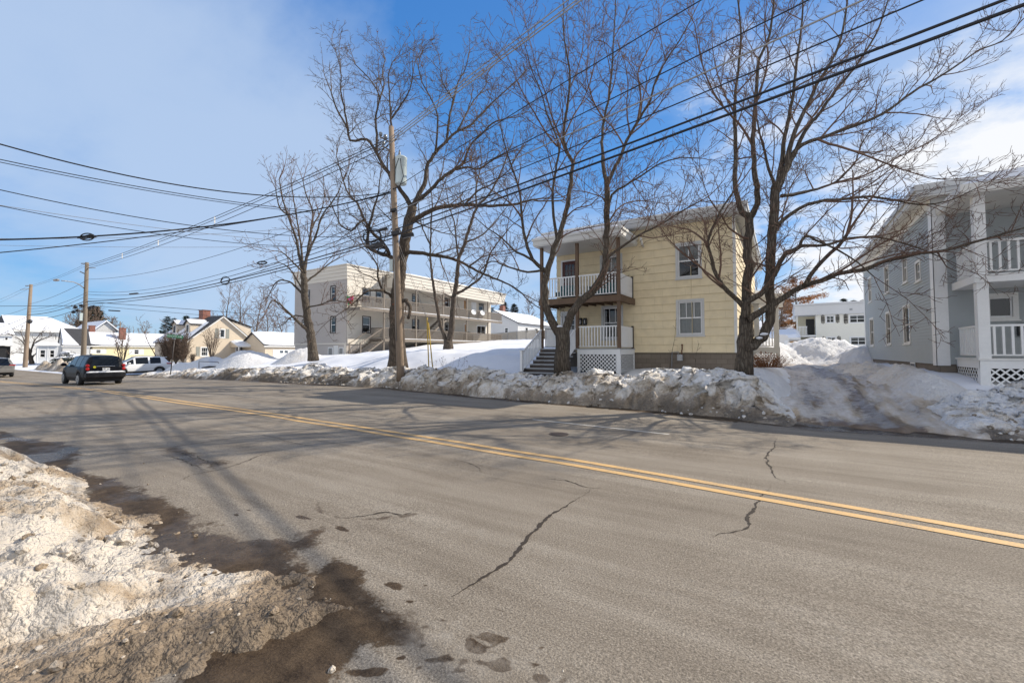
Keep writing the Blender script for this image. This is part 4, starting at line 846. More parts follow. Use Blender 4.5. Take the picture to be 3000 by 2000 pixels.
# decks
FD = Fr('+X', DX)
zl = [FD.px(*c4(600, 655))[1], FD.px(*c4(1000, 350))[1]]
zl = [2.95, 5.72]
ys0, ys1 = FD.px(1127, 950)[0], AY1-.4
for lv, zz_ in enumerate(zl):
    y0_ = ys0 if lv == 0 else ys0-2.9
    mb = MB(); mb.box(AX+.03, DX, y0_, ys1, zz_-.05, zz_); mb.box(DX-.05, DX+.03, y0_, ys1, zz_-.28, zz_-.051); mb.box(AX+.03, DX-.06, y0_, y0_+.05, zz_-.28, zz_-.051); dk = mb.build('deck', MT['greywood'], ap)
    mb = MB(); railing(mb, (DX-.06, y0_+.05, 0), (DX-.06, ys1, 0), zz_+.03, zz_+1.02, .155, .05, .06); mb.build('railing', MT['greywood'], dk)
    mb = MB(); railing(mb, (AX+.1, y0_+.06, 0), (DX-.08, y0_+.06, 0), zz_+.03, zz_+1.02, .155, .05, .06); mb.build('railing', MT['greywood'], dk)
    mb = MB(); snow_slab(mb, [(DX-.3, y0_+.2, zz_), (DX+.02, y0_+.2, zz_), (DX+.02, ys1, zz_), (DX-.3, ys1, zz_)], .05, 8, 10); mb.build('deck_snow', MT['snow'], dk)
    if lv == 0:
        for px in (1127, 1221, 1300, 1369, 1431):
            y = FD.px(px, 920)[0]; mb = MB(); mb.box(DX-.16, DX-.03, y-.065, y+.065, 1.3, a1-.36); mb.build('post', MT['greywood'], dk)
# stair between decks, stair to the ground
ya, yb2 = FD.px(*c4(465, 520))[0], FD.px(*c4(590, 370))[0]
mb = MB(); n = 12; ya -= .3; yb2 = ya+3.6
for i in range(n): z = zl[0]+(i+1)*(zl[1]-zl[0])/(n+1); y = ya+(yb2-ya)*i/n; mb.box(AX+.9, DX-.25, y, y+.32, z-.04, z)
for x in (AX+.85, DX-.25): mb.tube([(x, ya-.1, zl[0]), (x, yb2+.2, zl[1]-.1)], [.13, .13], 4, sm=False); 
mb.build('deck_stair', MT['greywood'], ap)
yq = FB.px(*c2(905, 1110))[0]; yr = ys0
mb = MB(); n = 8; zg = Tz(AX+1, yr-2.3)-.1
for i in range(n): z = zg+(zl[0]-zg)*(i+1)/(n+.5); y = yr-2.6+2.6*i/n; mb.box(AX+.5, DX-.1, y, y+.36, z-.05, z)
gs = mb.build('entry_stair', MT['greywood'], ap)
for x in (AX+.5, DX-.1): mb = MB(); mb.tube([(x, yr-2.6, zg+1.1), (x, yr, zl[0]+1.05)], .045, 4, sm=False); mb.tube([(x, yr-2.6, zg-.2), (x, yr, zl[0]-.15)], .09, 4, sm=False); mb.box(x-.05, x+.05, yr-2.7, yr-2.6, zg-.3, zg+1.15); mb.build('handrail', MT['greywood'], gs)
# ground floor, below the siding
mb = MB(); mb.box(AXL+.1, AX-.05, AY0+.05, AY1-.1, .4, a0); mb.build('foundation', MT['taupe'], ap)
mb = MB(); FA.box(mb, AXL, AX+.02, a0-.12, a0-.001, -.04, .03); FB.box(mb, AY0, ys0, a0-.12, a0-.001, -.04, .028); mb.box(AX-.35, AX-.02, AY0+.0, AY0+.03, .8, a0-.13); mb.build('skirt_board', MT['cream'], ap)
for x0_, x1_ in ((610, 680), (770, 838)):
    r = FA.rect(*c8(x0_, 1300), *c8(x1_, 1398)); mb = MB(); FA.box(mb, r[0], r[1], r[2]-.5, r[3], -.045, -.0); w = mb.build('basement_window', MT['white'], ap); mb = MB(); FA.box(mb, r[0]+.08, r[1]-.08, r[2]-.4, r[3]-.07, 0, .006); mb.build('pane', MT['blind'], w)
mb = MB(); r = FA.rect(*c8(690, 1275), *c8(760, 1400)); FA.box(mb, r[0], r[1], r[2]-.4, r[3], -.045, -.01); mb.build('basement_door', MT['offwhite'], ap)
# things on the decks
for px, py, lab in ((1382, 915, 'white satellite dish on the upper deck railing, left of two'), (1408, 917, 'white satellite dish on the upper deck railing, right of two')):
    y, z = FD.px(px, py); d = thing('satellite_dish', lab, 'satellite dish', (DX+.05, y, z), group='satellite dishes on the apartment deck')
    mb = MB(); m = Matrix.Translation((DX+.28, y, z)) @ Matrix.Rotation(R(-20), 4, 'Z') @ Matrix.Rotation(R(68), 4, 'Y'); rings = []
    for k in range(5):
        r_ = .34*k/4; rings.append([m @ Vector((r_*math.cos(t*math.pi/8), r_*math.sin(t*math.pi/8), r_*r_*.6)) for t in range(16)])
    for a, b in zip(rings[:-1], rings[1:]):
        for t in range(16): mb.quad(a[t], a[(t+1) % 16], b[(t+1) % 16], b[t]); mb.sm[-1] = True
    mb.build('reflector', MT['white'], d); mb = MB(); mb.tube([(DX-.05, y, z-.35), (DX+.1, y, z-.05), (DX+.27, y, z)], .025, 6); mb.tube([m @ Vector((0, -.32, 0)), m @ Vector((0, -.1, .42))], .015, 5); mb.blob(m @ Vector((0, -.08, .44)), .05, .05, .07, 1, 0, 1); mb.build('bracket', MT['metal'], d)
cl = MB(); y, z = FD.px(*c8(1318, 665)); z = zl[1]+1.0; y = ys0-2.85; G = []
for j in range(9):
    G.append([Vector((AX+.45+i*.11, y-.08-.04*math.sin(j*.9+i), z+.04-j*.085-(.12*abs(math.sin(i*.8)) if j > 6 else 0)+.02*math.sin(i*1.7))) for i in range(9)])
for j in range(8):
    for i in range(8): cl.quad(G[j+1][i], G[j+1][i+1], G[j][i+1], G[j][i]); cl.sm[-1] = True
def towel_mat():
    m, t, b = newmat('bright_towel'); v = N('ShaderNodeTexVoronoi', t); v.inputs['Scale'].default_value = 5.5; t.links.new(geo(t), v.inputs['Vector']); s = N('ShaderNodeSeparateColor', t); t.links.new(v.outputs['Color'], s.inputs[0])
    t.links.new(ramp(t, s.outputs[0], [(0, (.55, .02, .03)), (.35, (.62, .10, .02)), (.55, (.04, .03, .06)), (.7, (.05, .35, .10)), (.85, (.45, .12, .35)), (1, (.6, .03, .04))]), b.inputs['Base Color']); b.inputs['Roughness'].default_value = .9; return m
tag(cl.build('towel', towel_mat()), 'bright red patterned cloth hanging over the upper deck railing', 'cloth')
y, z = FD.px(*c4(1040, 548)); gr_ = thing('covered_grill', 'dark covered grill behind the lower deck railing near the glass door', 'grill', (AX+1.2, y, zl[0])); mb = MB(); mb.box(AX+.9, AX+1.5, y-.7, y+.7, zl[0], zl[0]+.95); mb.build('cover', MT['black'], gr_, bevel=.12); mb = MB(); mb.blob((AX+1.2, y, zl[0]+1.0), .33, .6, .22, 4, .2, 2); mb.build('lid', MT['black'], gr_)
# ================================================================ trees
def bark(name, c0, c1, lichen=None, fur=.5):
    m, t, b = newmat(name); p = geo(t)
    st = tmap(t, p, (1, 1, .16)); n1 = tnoise(t, st, 22, 5, .65, .4); n2 = tnoise(t, p, 2.5, 4)
    v = N('ShaderNodeTexVoronoi', t, feature='DISTANCE_TO_EDGE'); v.inputs['Scale'].default_value = 16; t.links.new(st, v.inputs['Vector'])
    e = math_('MULTIPLY', v.outputs['Distance'], 4.0, t, clamp=True)
    c = ramp(t, math_('ADD', math_('MULTIPLY', n1, .6, t), math_('MULTIPLY', n2, .4, t), t), [(.3, c0), (.7, c1)])
    c = mixc(t, math_('MULTIPLY', e, .55, t), tuple(k*.55 for k in c0), c)
    if lichen:
        k = math_('MULTIPLY', math_('SUBTRACT', tnoise(t, p, 5.5, 5, .7), .56, t), 7.0, t, clamp=True); c = mixc(t, math_('MULTIPLY', k, .6, t), c, lichen)
    t.links.new(c, b.inputs['Base Color']); b.inputs['Roughness'].default_value = .9; b.inputs['Specular IOR Level'].default_value = .15
    bump(t, b, math_('ADD', math_('MULTIPLY', e, .8, t), n1, t), fur, .04); return m
MT['bark_maple'] = bark('maple_bark', (.115, .093, .073), (.275, .228, .180), (.21, .20, .165), .8)
MT['bark_oak'] = bark('oak_bark', (.115, .090, .070), (.29, .235, .185), None, .9)
MT['bark_grey'] = bark('grey_bark', (.12, .097, .078), (.28, .23, .19), None, .6)
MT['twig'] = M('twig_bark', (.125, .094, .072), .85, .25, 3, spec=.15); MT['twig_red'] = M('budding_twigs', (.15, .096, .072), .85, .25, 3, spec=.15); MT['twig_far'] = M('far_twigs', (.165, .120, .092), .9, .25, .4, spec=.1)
class Tree:
    def __init__(s, seed): s.tr = MB(); s.cr = MB(); s.rng = random.Random(seed); s.buds = 0
    def rv(s): r = s.rng; return Vector((r.gauss(0, 1), r.gauss(0, 1), r.gauss(0, 1)))
    def branch(s, p, d, L_, r0, lev, o):
        rng = s.rng; seg = max(.10, L_/o['segs'][min(lev, len(o['segs'])-1)]); n = max(2, int(L_/seg)); pts = [p.copy()]; rad = [r0]; d = d.normalized()
        rt = max(o['rmin']*.7, r0*.30)
        curl = s.rv()*o['curl']
        for i in range(n):
            d = (d+s.rv()*o['wig']+curl/n+ZU*o['up'][min(lev, len(o['up'])-1)]*seg).normalized()
            p = p+d*seg; pts.append(p.copy()); rad.append(r0+(rt-r0)*(i+1)/n)
        (s.tr if lev == 0 and r0 > .05 else s.cr).tube(pts, rad, 6 if r0 > .03 else (4 if r0 > .014 else 3), cap=False)
        s.kids(pts, rad, lev+1, o, .18 if lev else .12)
    def kids(s, pts, rad, lev, o, start=.15, scale=1.0, sgn=None):
        if lev > o['maxlev']: return
        rng = s.rng; acc = [0]
        for a, b in zip(pts[:-1], pts[1:]): acc.append(acc[-1]+(b-a).length)
        T_ = acc[-1]; sp = o['space'][min(lev, len(o['space'])-1)]; u = T_*start+rng.random()*sp; az = rng.random()*6.28
        while u < T_*.985:
            k = max(i for i in range(len(acc)) if acc[i] <= u); k = min(k, len(pts)-2); f = (u-acc[k])/max(1e-6, acc[k+1]-acc[k])
            q = pts[k].lerp(pts[k+1], f); dr = (pts[k+1]-pts[k]).normalized(); r = rad[k]+(rad[k+1]-rad[k])*f
            az += 2.4+rng.uniform(-.6, .6); a = R(rng.uniform(*o['ang']))
            x = dr.orthogonal().normalized(); y = dr.cross(x); sd = x*math.cos(az)+y*math.sin(az)
            if sd.z < -.35 and rng.random() < o.get('nodown', .6): sd.z *= -.5; sd.normalize()
            d = dr*math.cos(a)+sd*math.sin(a)
            lm = o['len'][min(lev, len(o['len'])-1)]
            L_ = scale*lm*rng.uniform(.55, 1.15)*(.35+.65*(1-u/T_)**.7)
            if lev <= 1: L_ = min(L_, .5*(T_)+.5)
            cr_ = max(o['rmin'], min(r*.62, L_*o['thick']))
            if L_ > .12: s.branch(q, d, L_, cr_, lev, o)
            u += sp*rng.uniform(.6, 1.4)
def make_tree(name, label, D, base, limbs, o, seed, bm, tw, group=None, leaves=None, snow=None, cap_=None):
    """limbs: list of (points in photo pixels at depth D, half width start, half width end, depth shift at the end, depth shift at the start)"""
    t = Tree(seed); m = D/FPX
    b3 = onD(*base, D)
    if cap_: limbs = [([(x if x > cap_[2] else cap_[2]-(cap_[2]-x)*.5, y if y > cap_[0] else cap_[0]-(cap_[0]-y)*cap_[1]) for x, y in lb[0]],)+tuple(lb[1:]) for lb in limbs]
    for i, lb in enumerate(limbs):
        pts, w0, w1 = lb[:3]; de = lb[3] if len(lb) > 3 else 0; ds = lb[4] if len(lb) > 4 else 0; n = len(pts); P = []; Rr = []; w0 *= .9 if i == 0 else .84; w1 *= .9 if i == 0 else .84
        cum = [0]
        for a, b in zip(pts[:-1], pts[1:]): cum.append(cum[-1]+math.hypot(a[0]-b[0], a[1]-b[1]))
        raw = [onD(px, py, D+ds+(de-ds)*cum[k]/cum[-1]) for k, (px, py) in enumerate(pts)]
        # catmull-rom smoothing with a little natural wobble
        for k in range(n-1):
            p0 = raw[max(k-1, 0)]; p1 = raw[k]; p2 = raw[k+1]; p3 = raw[min(k+2, n-1)]; st = max(2, int((p2-p1).length/.22))
            for j in range(st):
                f = j/st; q = .5*((2*p1)+(p2-p0)*f+(2*p0-5*p1+4*p2-p3)*f*f+(3*p1-p0-3*p2+p3)*f**3)
                g = (cum[k]+(cum[k+1]-cum[k])*f)/cum[-1]
                rr_ = (w0+(w1-w0)*g**.66)*m
                P.append(q+t.rv()*min(.02, rr_*.18)); Rr.append(rr_*(1+.08*mnoise.noise(q*2.3)))
        P.append(raw[-1]); Rr.append(w1*m)
        if i == 0 and base: # root flare
            for k in range(len(P)):
                h = (P[k]-P[0]).length
                if h < .7: Rr[k] *= 1+.16*(1-h/.7)**2
            P[0] = P[0]-ZU*.25
        big = Rr[0] > .05
        (t.tr if big else t.cr).tube(P, Rr, 12 if Rr[0] > .12 else (8 if big else 5), cap=True)
        if i > 0 or o.get('trunk_kids'):
            t.kids(P, Rr, 1, o, .22 if i > 0 else .6)
            if w1*m < .06: 
                for k in range(2): t.branch(P[-1], (P[-1]-P[-2]).normalized()+t.rv()*.25, o['len'][1]*t.rng.uniform(.6, 1.0), max(o['rmin'], w1*m*.9), 1, o)
    root = thing(name, label, 'tree', tuple(b3), group=group)
    t.tr.build('trunk', MT[bm], root); 
    if t.cr.f: t.cr.build('crown', MT[tw], root)
    if snow:
        mb = MB()
        for (px, py, r, dd) in snow: c = onD(px, py, D+dd); mb.blob(c, r*m, r*m*.8, r*m*.42, px, .4, 2)
        mb.build('snow_patch', MT['snow'], root)
    if leaves:
        mb = MB(); rng = t.rng
        for k in range(leaves):
            i = rng.randrange(len(t.cr.v)); p = Vector(t.cr.v[i]); a = t.rv().normalized()*.06; b = t.rv().normalized()*.05
            mb.quad(p, p+a, p+a+b-ZU*.05, p+b-ZU*.04)
        mb.build('leaf', M('dry_leaf', (.22, .07, .03), .8, .3, 4), root, kind='stuff')
    return root
O5 = dict(segs=[10, 9, 6, 4], wig=.075, curl=.35, up=[.02, .10, .16, .2], rmin=.0065, maxlev=4, space=[.5, .36, .25, .17, .15], ang=(26, 55), len=[3, 2.2, 1.1, .50, .26], thick=.017)
make_tree('maple_tree', 'largest bare maple with forked trunk beside the driveway', 13.3, (2181, 1083), [
 ([(2181, 1083), (2182, 1028), (2184, 978), (2187, 925)], 27, 21),
 ([(2185, 935), (2186, 883), (2191, 806), (2191, 730), (2193, 680), (2196, 625)], 17, 14, .3),
 ([(2194, 640), (2175, 622), (2160, 584), (2154, 538), (2154, 491), (2154, 402), (2152, 312), (2158, 245), (2167, 170), (2170, 90), (2162, 0), (2150, -90)], 11, 2, 1.0, .3),
 ([(2196, 640), (2208, 615), (2221, 584), (2218, 546), (2210, 491), (2206, 424), (2210, 357), (2214, 290), (2219, 223), (2226, 170), (2250, 120), (2263, 45), (2272, -60)], 12, 2.5, -.6, .3),
 ([(2206, 430), (2192, 402), (2160, 357), (2125, 321), (2085, 260), (2055, 180), (2035, 70)], 5, 1.5, -1.2, .1),
 ([(2214, 300), (2236, 240), (2250, 170), (2240, 90), (2246, 10)], 5, 1.5, -1.5, -.1),
 ([(2152, 330), (2120, 270), (2095, 190), (2085, 110)], 4, 1.3, 1.8, .6),
 ([(2180, 1022), (2206, 1012), (2237, 986), (2256, 940), (2259, 882), (2255, 825), (2257, 748), (2262, 705), (2267, 634), (2272, 576), (2279, 535)], 16, 14.5, -.5, -.1),
 ([(2272, 565), (2265, 530), (2250, 491), (2241, 446), (2228, 400), (2218, 350)], 6.5, 2, -1.3, -.5),
 ([(2279, 560), (2284, 520), (2291, 469), (2299, 402), (2312, 339), (2326, 268), (2331, 200), (2344, 112), (2352, 22), (2350, -80)], 9.5, 2, .4, -.5),
 ([(2281, 555), (2300, 500), (2309, 465), (2321, 402), (2353, 335), (2380, 277), (2402, 232), (2437, 178), (2464, 112), (2478, 40), (2490, -70)], 10.5, 2, -1.0, -.5),
 ([(2282, 550), (2310, 490), (2325, 455), (2357, 388), (2402, 330), (2446, 268), (2491, 214), (2536, 152), (2571, 90), (2596, 20), (2620, -60)], 9.5, 1.8, .5, -.5),
 ([(2284, 548), (2310, 470), (2348, 424), (2402, 406), (2469, 380), (2536, 357), (2612, 317), (2670, 272), (2741, 232), (2804, 192), (2870, 147), (2937, 120), (2995, 58)], 8.5, 1.6, -.8, -.5),
 ([(2393, 408), (2430, 422), (2469, 433), (2536, 455), (2603, 482), (2670, 505), (2722, 522)], 5, 1.4, -1.8, -.6),
 ([(2289, 575), (2321, 571), (2393, 554), (2446, 535), (2480, 505), (2509, 469), (2525, 420), (2560, 370)], 6.5, 1.4, .9, -.5),
 ([(2446, 535), (2490, 525), (2536, 513), (2625, 464), (2714, 420), (2804, 357)], 4.5, 1.3, 1.2, .2),
 ([(2280, 660), (2300, 640), (2340, 611), (2393, 592), (2474, 582), (2550, 577), (2627, 588), (2700, 600), (2780, 588), (2860, 552)], 7.5, 1.4, -1.6, -.5),
 ([(2184, 930), (2187, 890), (2225, 863), (2252, 829), (2276, 790), (2294, 750), (2318, 735)], 11, 7, -.9, -.2),
 ([(2310, 742), (2340, 726), (2359, 691), (2390, 703), (2455, 733), (2512, 768), (2560, 810)], 6, 1.5, -1.8, -.9),
 ([(2310, 742), (2350, 722), (2416, 718), (2485, 699), (2569, 695), (2627, 707), (2700, 730), (2770, 760)], 6.5, 1.5, -.6, -.9),
 ([(2190, 935), (2206, 925), (2244, 906), (2283, 879), (2351, 840), (2405, 821), (2455, 802), (2527, 791), (2573, 772), (2646, 752), (2700, 741), (2760, 736), (2831, 716), (2895, 698), (3000, 668), (3060, 650)], 12, 2.5, -1.4, -.2),
 ([(2355, 838), (2375, 806), (2413, 760), (2455, 722), (2481, 688)], 7.5, 4.5, -1.6, -.7),
 ([(2183, 915), (2175, 895), (2145, 867), (2114, 833), (2091, 787), (2080, 737), (2073, 710), (2086, 675), (2103, 634), (2122, 600), (2150, 560)], 11, 2.5, -.8, -.1),
 ([(2114, 834), (2068, 795), (2030, 764), (1996, 737), (1957, 699), (1925, 650)], 4.5, 1.3, -1.2, -.4),
 ([(2075, 718), (2049, 691), (2015, 672), (1957, 661), (1915, 645)], 4.5, 1.2, .5, -.6),
 ([(2192, 700), (2175, 695), (2137, 668), (2114, 634), (2080, 584), (2060, 535)], 4.5, 1.2, -.9, .1),
 ([(2260, 700), (2285, 660), (2300, 600), (2320, 540), (2360, 480)], 5, 1.3, 1.6, -.3)],
 O5, 11, 'bark_maple', 'twig_red', snow=[(2238, 979, 10, -.35), (2224, 990, 9, -.3)])
make_tree('maple_tree', 'bare maple whose trunk splits low in a V right before the porch steps', 16.05, (1646, 1079), [
 ([(1646, 1079), (1648, 1029), (1649, 989), (1647, 958)], 25, 23),
 ([(1643, 985), (1626, 958), (1608, 928), (1597, 875), (1599, 815), (1607, 781), (1618, 748), (1634, 707), (1644, 667), (1658, 620), (1671, 560), (1674, 513), (1678, 475), (1660, 446), (1650, 393), (1659, 335), (1668, 268), (1668, 201), (1656, 134), (1650, 67), (1652, 10)], 16, 1.6, .4),
 ([(1660, 450), (1640, 400), (1620, 350), (1600, 280), (1575, 210), (1560, 150)], 4.5, 1.2, -1.2, .3), ([(1668, 260), (1690, 210), (1705, 150), (1712, 80)], 3, 1.2, .9, .3),
 ([(1675, 505), (1684, 464), (1712, 428), (1745, 400), (1775, 370)], 4.5, 1.3, 1.0, .2),
 ([(1652, 400), (1680, 340), (1710, 290), (1735, 220), (1745, 150)], 4, 1.2, 1.2, .3),
 ([(1634, 710), (1625, 660), (1620, 610), (1619, 558), (1631, 482), (1637, 424), (1603, 335), (1588, 277), (1556, 200), (1540, 140)], 6.5, 1.4, -1.2, .2),
 ([(1634, 430), (1600, 390), (1565, 330), (1530, 270), (1500, 200)], 4, 1.2, -1.6, -.6),
 ([(1599, 800), (1587, 785), (1561, 761), (1540, 705), (1529, 634), (1524, 567), (1503, 500), (1480, 430), (1465, 360)], 8, 1.6, -1.6, .1),
 ([(1562, 763), (1535, 748), (1507, 734), (1467, 694), (1430, 670), (1395, 640)], 5, 1.3, -.6, -.3),
 ([(1590, 790), (1547, 797), (1487, 781), (1440, 765), (1400, 800), (1375, 830)], 5, 1.3, .8, 0),
 ([(1530, 640), (1500, 600), (1460, 570), (1410, 540)], 4, 1.2, -2.2, -.9),
 ([(1654, 985), (1663, 950), (1675, 915), (1701, 882), (1735, 855), (1765, 808), (1773, 761), (1778, 694), (1778, 620), (1778, 570), (1777, 520)], 16, 9, -.5),
 ([(1777, 545), (1766, 469), (1764, 402), (1770, 348), (1784, 286), (1793, 201), (1797, 125), (1802, 45), (1805, -60)], 7, 1.6, .3, -.5),
 ([(1770, 350), (1740, 300), (1720, 230), (1722, 160)], 3.5, 1.2, -1.4, -.1),
 ([(1778, 545), (1793, 504), (1820, 455), (1846, 393), (1873, 348), (1904, 295), (1922, 232), (1954, 174), (1998, 107), (2034, 36)], 7.5, 1.5, -1.4, -.5),
 ([(1866, 360), (1878, 290), (1870, 214), (1896, 152), (1925, 90), (1940, 20)], 4.5, 1.2, .6, -.8), ([(1846, 395), (1836, 320), (1840, 250), (1830, 180)], 3.5, 1.2, -1.9, -.8),
 ([(1778, 640), (1793, 571), (1829, 545), (1882, 513), (1936, 478), (1989, 464), (2047, 462)], 5.5, 1.3, -1.5, -.5),
 ([(1770, 770), (1790, 745), (1815, 728), (1869, 691), (1929, 661), (2000, 617), (2050, 590)], 5.5, 2, -2.0, -.5),
 ([(1778, 660), (1800, 625), (1829, 598), (1880, 588), (1940, 596)], 4, 1.2, 1.2, -.5), ([(1778, 620), (1765, 580), (1712, 562), (1680, 558)], 3.5, 1.2, 1.4, -.5),
 ([(1655, 640), (1690, 610), (1730, 600), (1760, 570)], 3.5, 1.2, -1.3, .1)],
 dict(O5, thick=.016), 21, 'bark_maple', 'twig_red', snow=[(1636, 957, 12, -.02)])
O2 = dict(O5, wig=.12, ang=(32, 68), up=[.02, .06, .08, .08], len=[3, 2.7, 1.35, .68, .36], space=[.5, .42, .30, .22, .21], rmin=.0085)
make_tree('oak_tree', 'tallest spreading bare oak standing behind the transformer pole', 23.7, (1165, 1064), [
 ([(1165, 1064), (1163, 1017), (1162, 934), (1164, 880), (1170, 810), (1178, 757), (1190, 686), (1202, 633), (1208, 605)], 29, 15),
 ([(1206, 610), (1190, 580), (1175, 556), (1148, 522), (1121, 482), (1104, 448), (1088, 424), (1074, 408), (1027, 412), (1018, 378), (987, 341), (954, 308), (930, 250)], 9.5, 2, -1.6),
 ([(1104, 450), (1104, 395), (1101, 341), (1111, 281), (1094, 214), (1065, 160), (1040, 120)], 5.5, 1.6, 1.5, -.5), ([(1111, 285), (1125, 220), (1120, 150), (1130, 100)], 4, 1.5, 2.5, .5),
 ([(1021, 385), (1000, 300), (985, 240), (990, 180)], 4, 1.4, -2.5, -1.2),
 ([(1150, 525), (1152, 450), (1145, 355), (1141, 261), (1138, 174), (1150, 110)], 5.5, 1.5, -1.5, -.3), ([(1145, 350), (1180, 300), (1200, 240), (1210, 160)], 3.8, 1.4, -2.4, -.9),
 ([(1208, 608), (1222, 580), (1242, 542), (1252, 489), (1275, 448), (1309, 415), (1335, 388), (1376, 368), (1416, 328), (1456, 281), (1485, 240)], 10, 2, 1.0),
 ([(1309, 417), (1315, 355), (1329, 281), (1342, 207), (1362, 147), (1370, 100)], 5.5, 1.6, 2.2, .5), ([(1276, 448), (1282, 341), (1258, 268), (1237, 207), (1225, 130)], 4.5, 1.5, -1.2, .3), ([(1330, 290), (1300, 220), (1290, 150)], 3.5, 1.4, 1.2, 1.3), ([(1340, 385), (1385, 300), (1420, 230), (1430, 160)], 4.2, 1.4, 2.6, .6),
 ([(1210, 605), (1222, 589), (1255, 562), (1295, 522), (1335, 495), (1359, 475), (1376, 428), (1409, 395), (1443, 361), (1490, 345)], 8.5, 1.8, -2.0),
 ([(1335, 496), (1370, 490), (1402, 495), (1456, 462), (1510, 440)], 4.5, 1.4, -2.8, -1.0),
 ([(1193, 665), (1214, 645), (1255, 621), (1296, 606), (1362, 600), (1433, 603), (1500, 600), (1560, 585)], 10.5, 3, -2.2), ([(1362, 600), (1400, 560), (1440, 540), (1490, 500)], 4, 1.4, -2.8, -1.2),
 ([(1180, 752), (1199, 739), (1255, 745), (1326, 757), (1373, 781), (1421, 804), (1492, 834), (1530, 860)], 8.5, 2, -2.6), ([(1373, 781), (1420, 750), (1470, 745)], 3.5, 1.2, -2.9, -1.8),
 ([(1172, 790), (1148, 754), (1107, 739), (1074, 721), (1077, 692), (1077, 662), (1066, 645), (1045, 660), (1028, 676), (989, 662), (973, 645)], 9.5, 2, -1.4), ([(1140, 745), (1125, 716), (1095, 686), (1082, 665)], 7, 5, -.9, -.4),
 ([(1078, 665), (1089, 640), (1095, 609), (1107, 574), (1112, 530)], 5.5, 1.6, -1.8, -1.0), ([(1068, 648), (1048, 597), (1018, 562), (985, 500), (960, 455)], 5, 1.5, .6, -1.0),
 ([(1158, 880), (1140, 862), (1119, 846), (1107, 810), (1107, 780), (1085, 745)], 6, 1.8, -1.5), ([(1122, 850), (1077, 852), (1045, 880), (1012, 908)], 5, 1.4, -2.4, -.7), ([(1170, 885), (1190, 880), (1202, 905), (1196, 932)], 8, 5, -1.2, -.2),
 ([(1185, 700), (1160, 660), (1130, 630), (1100, 600)], 4, 1.3, 2.2, 0), ([(1200, 640), (1240, 660), (1290, 680), (1340, 690)], 4, 1.3, 2.4, 0)],
 O2, 31, 'bark_oak', 'twig', cap_=(300, .62, 1010), leaves=90)
O1 = dict(O5, wig=.07, ang=(24, 48), up=[.05, .16, .2, .2], len=[3, 2.5, 1.15, .55, .3], space=[.6, .5, .34, .26, .24], rmin=.0095)
make_tree('maple_tree', 'slender upright bare maple left of the white apartments', 29.9, (918, 1046), [
 ([(918, 1046), (914, 1005), (909, 975), (900, 927), (893, 864), (889, 802)], 16, 9.5),
 ([(889, 805), (881, 771), (865, 692), (842, 614), (826, 536), (814, 474), (806, 430)], 6.5, 1.5, -1.5), ([(890, 802), (879, 700), (864, 580), (856, 490), (853, 427)], 5, 1.3, 1.4), ([(891, 805), (900, 747), (912, 669), (916, 599), (898, 521), (888, 442)], 7, 1.5, .3), ([(893, 800), (892, 771), (925, 690), (943, 630), (967, 567), (990, 505), (1000, 450)], 6, 1.4, -.8),
 ([(912, 670), (940, 600), (950, 530), (948, 470)], 3.5, 1.2, 2, .2), ([(842, 620), (815, 590), (795, 540), (785, 480)], 3.2, 1.2, -2.4, -.9),
 ([(908, 978), (897, 962), (881, 950), (842, 911), (803, 888), (765, 880), (735, 905)], 7, 1.5, -2.0), ([(892, 866), (870, 845), (849, 825), (803, 822), (770, 840), (740, 870)], 4.8, 1.3, .8), ([(897, 900), (935, 893), (974, 880), (1010, 885)], 3.5, 1.2, -1.2), ([(890, 830), (928, 802), (967, 771), (1005, 750)], 4.5, 1.3, 1.5), ([(890, 800), (860, 770), (825, 740), (785, 735)], 4, 1.2, -2.0), ([(888, 850), (850, 790), (810, 770), (775, 775)], 4, 1.2, 2.0), ([(903, 930), (860, 925), (830, 950), (790, 960)], 3.5, 1.2, 1.4)],
 O1, 41, 'bark_maple', 'twig_red', cap_=(640, .55, 830))
O3 = dict(O2, wig=.10, len=[3, 2.4, 1.1, .55, .3], space=[.6, .66, .45, .34], maxlev=3, rmin=.0095)
make_tree('young_tree', 'two stemmed bare young tree on the lawn before the apartment decks', 28.7, (1312, 1024), [
 ([(1312, 1024), (1313, 1008), (1314, 1000)], 16, 14),
 ([(1310, 1012), (1300, 980), (1290, 952), (1279, 893), (1267, 816), (1261, 751), (1263, 656), (1266, 590), (1255, 520)], 7.5, 1.6, .6), ([(1315, 1010), (1323, 952), (1329, 881), (1338, 816), (1345, 757), (1362, 710), (1379, 656), (1397, 609), (1433, 568), (1470, 500), (1490, 440)], 12, 2, -.6),
 ([(1329, 865), (1373, 840), (1415, 804), (1435, 745), (1468, 698), (1500, 660)], 5.5, 1.3, -1.5), ([(1345, 757), (1338, 716), (1332, 656), (1315, 600), (1305, 540)], 4.2, 1.3, 1.2), ([(1262, 720), (1235, 660), (1225, 590)], 3.2, 1.2, -1.2), ([(1397, 609), (1395, 550), (1410, 480), (1405, 420)], 4, 1.3, 1.5, -.3), ([(1362, 710), (1410, 690), (1450, 650), (1490, 600)], 4, 1.2, 1.6)],
 O3, 51, 'bark_grey', 'twig')
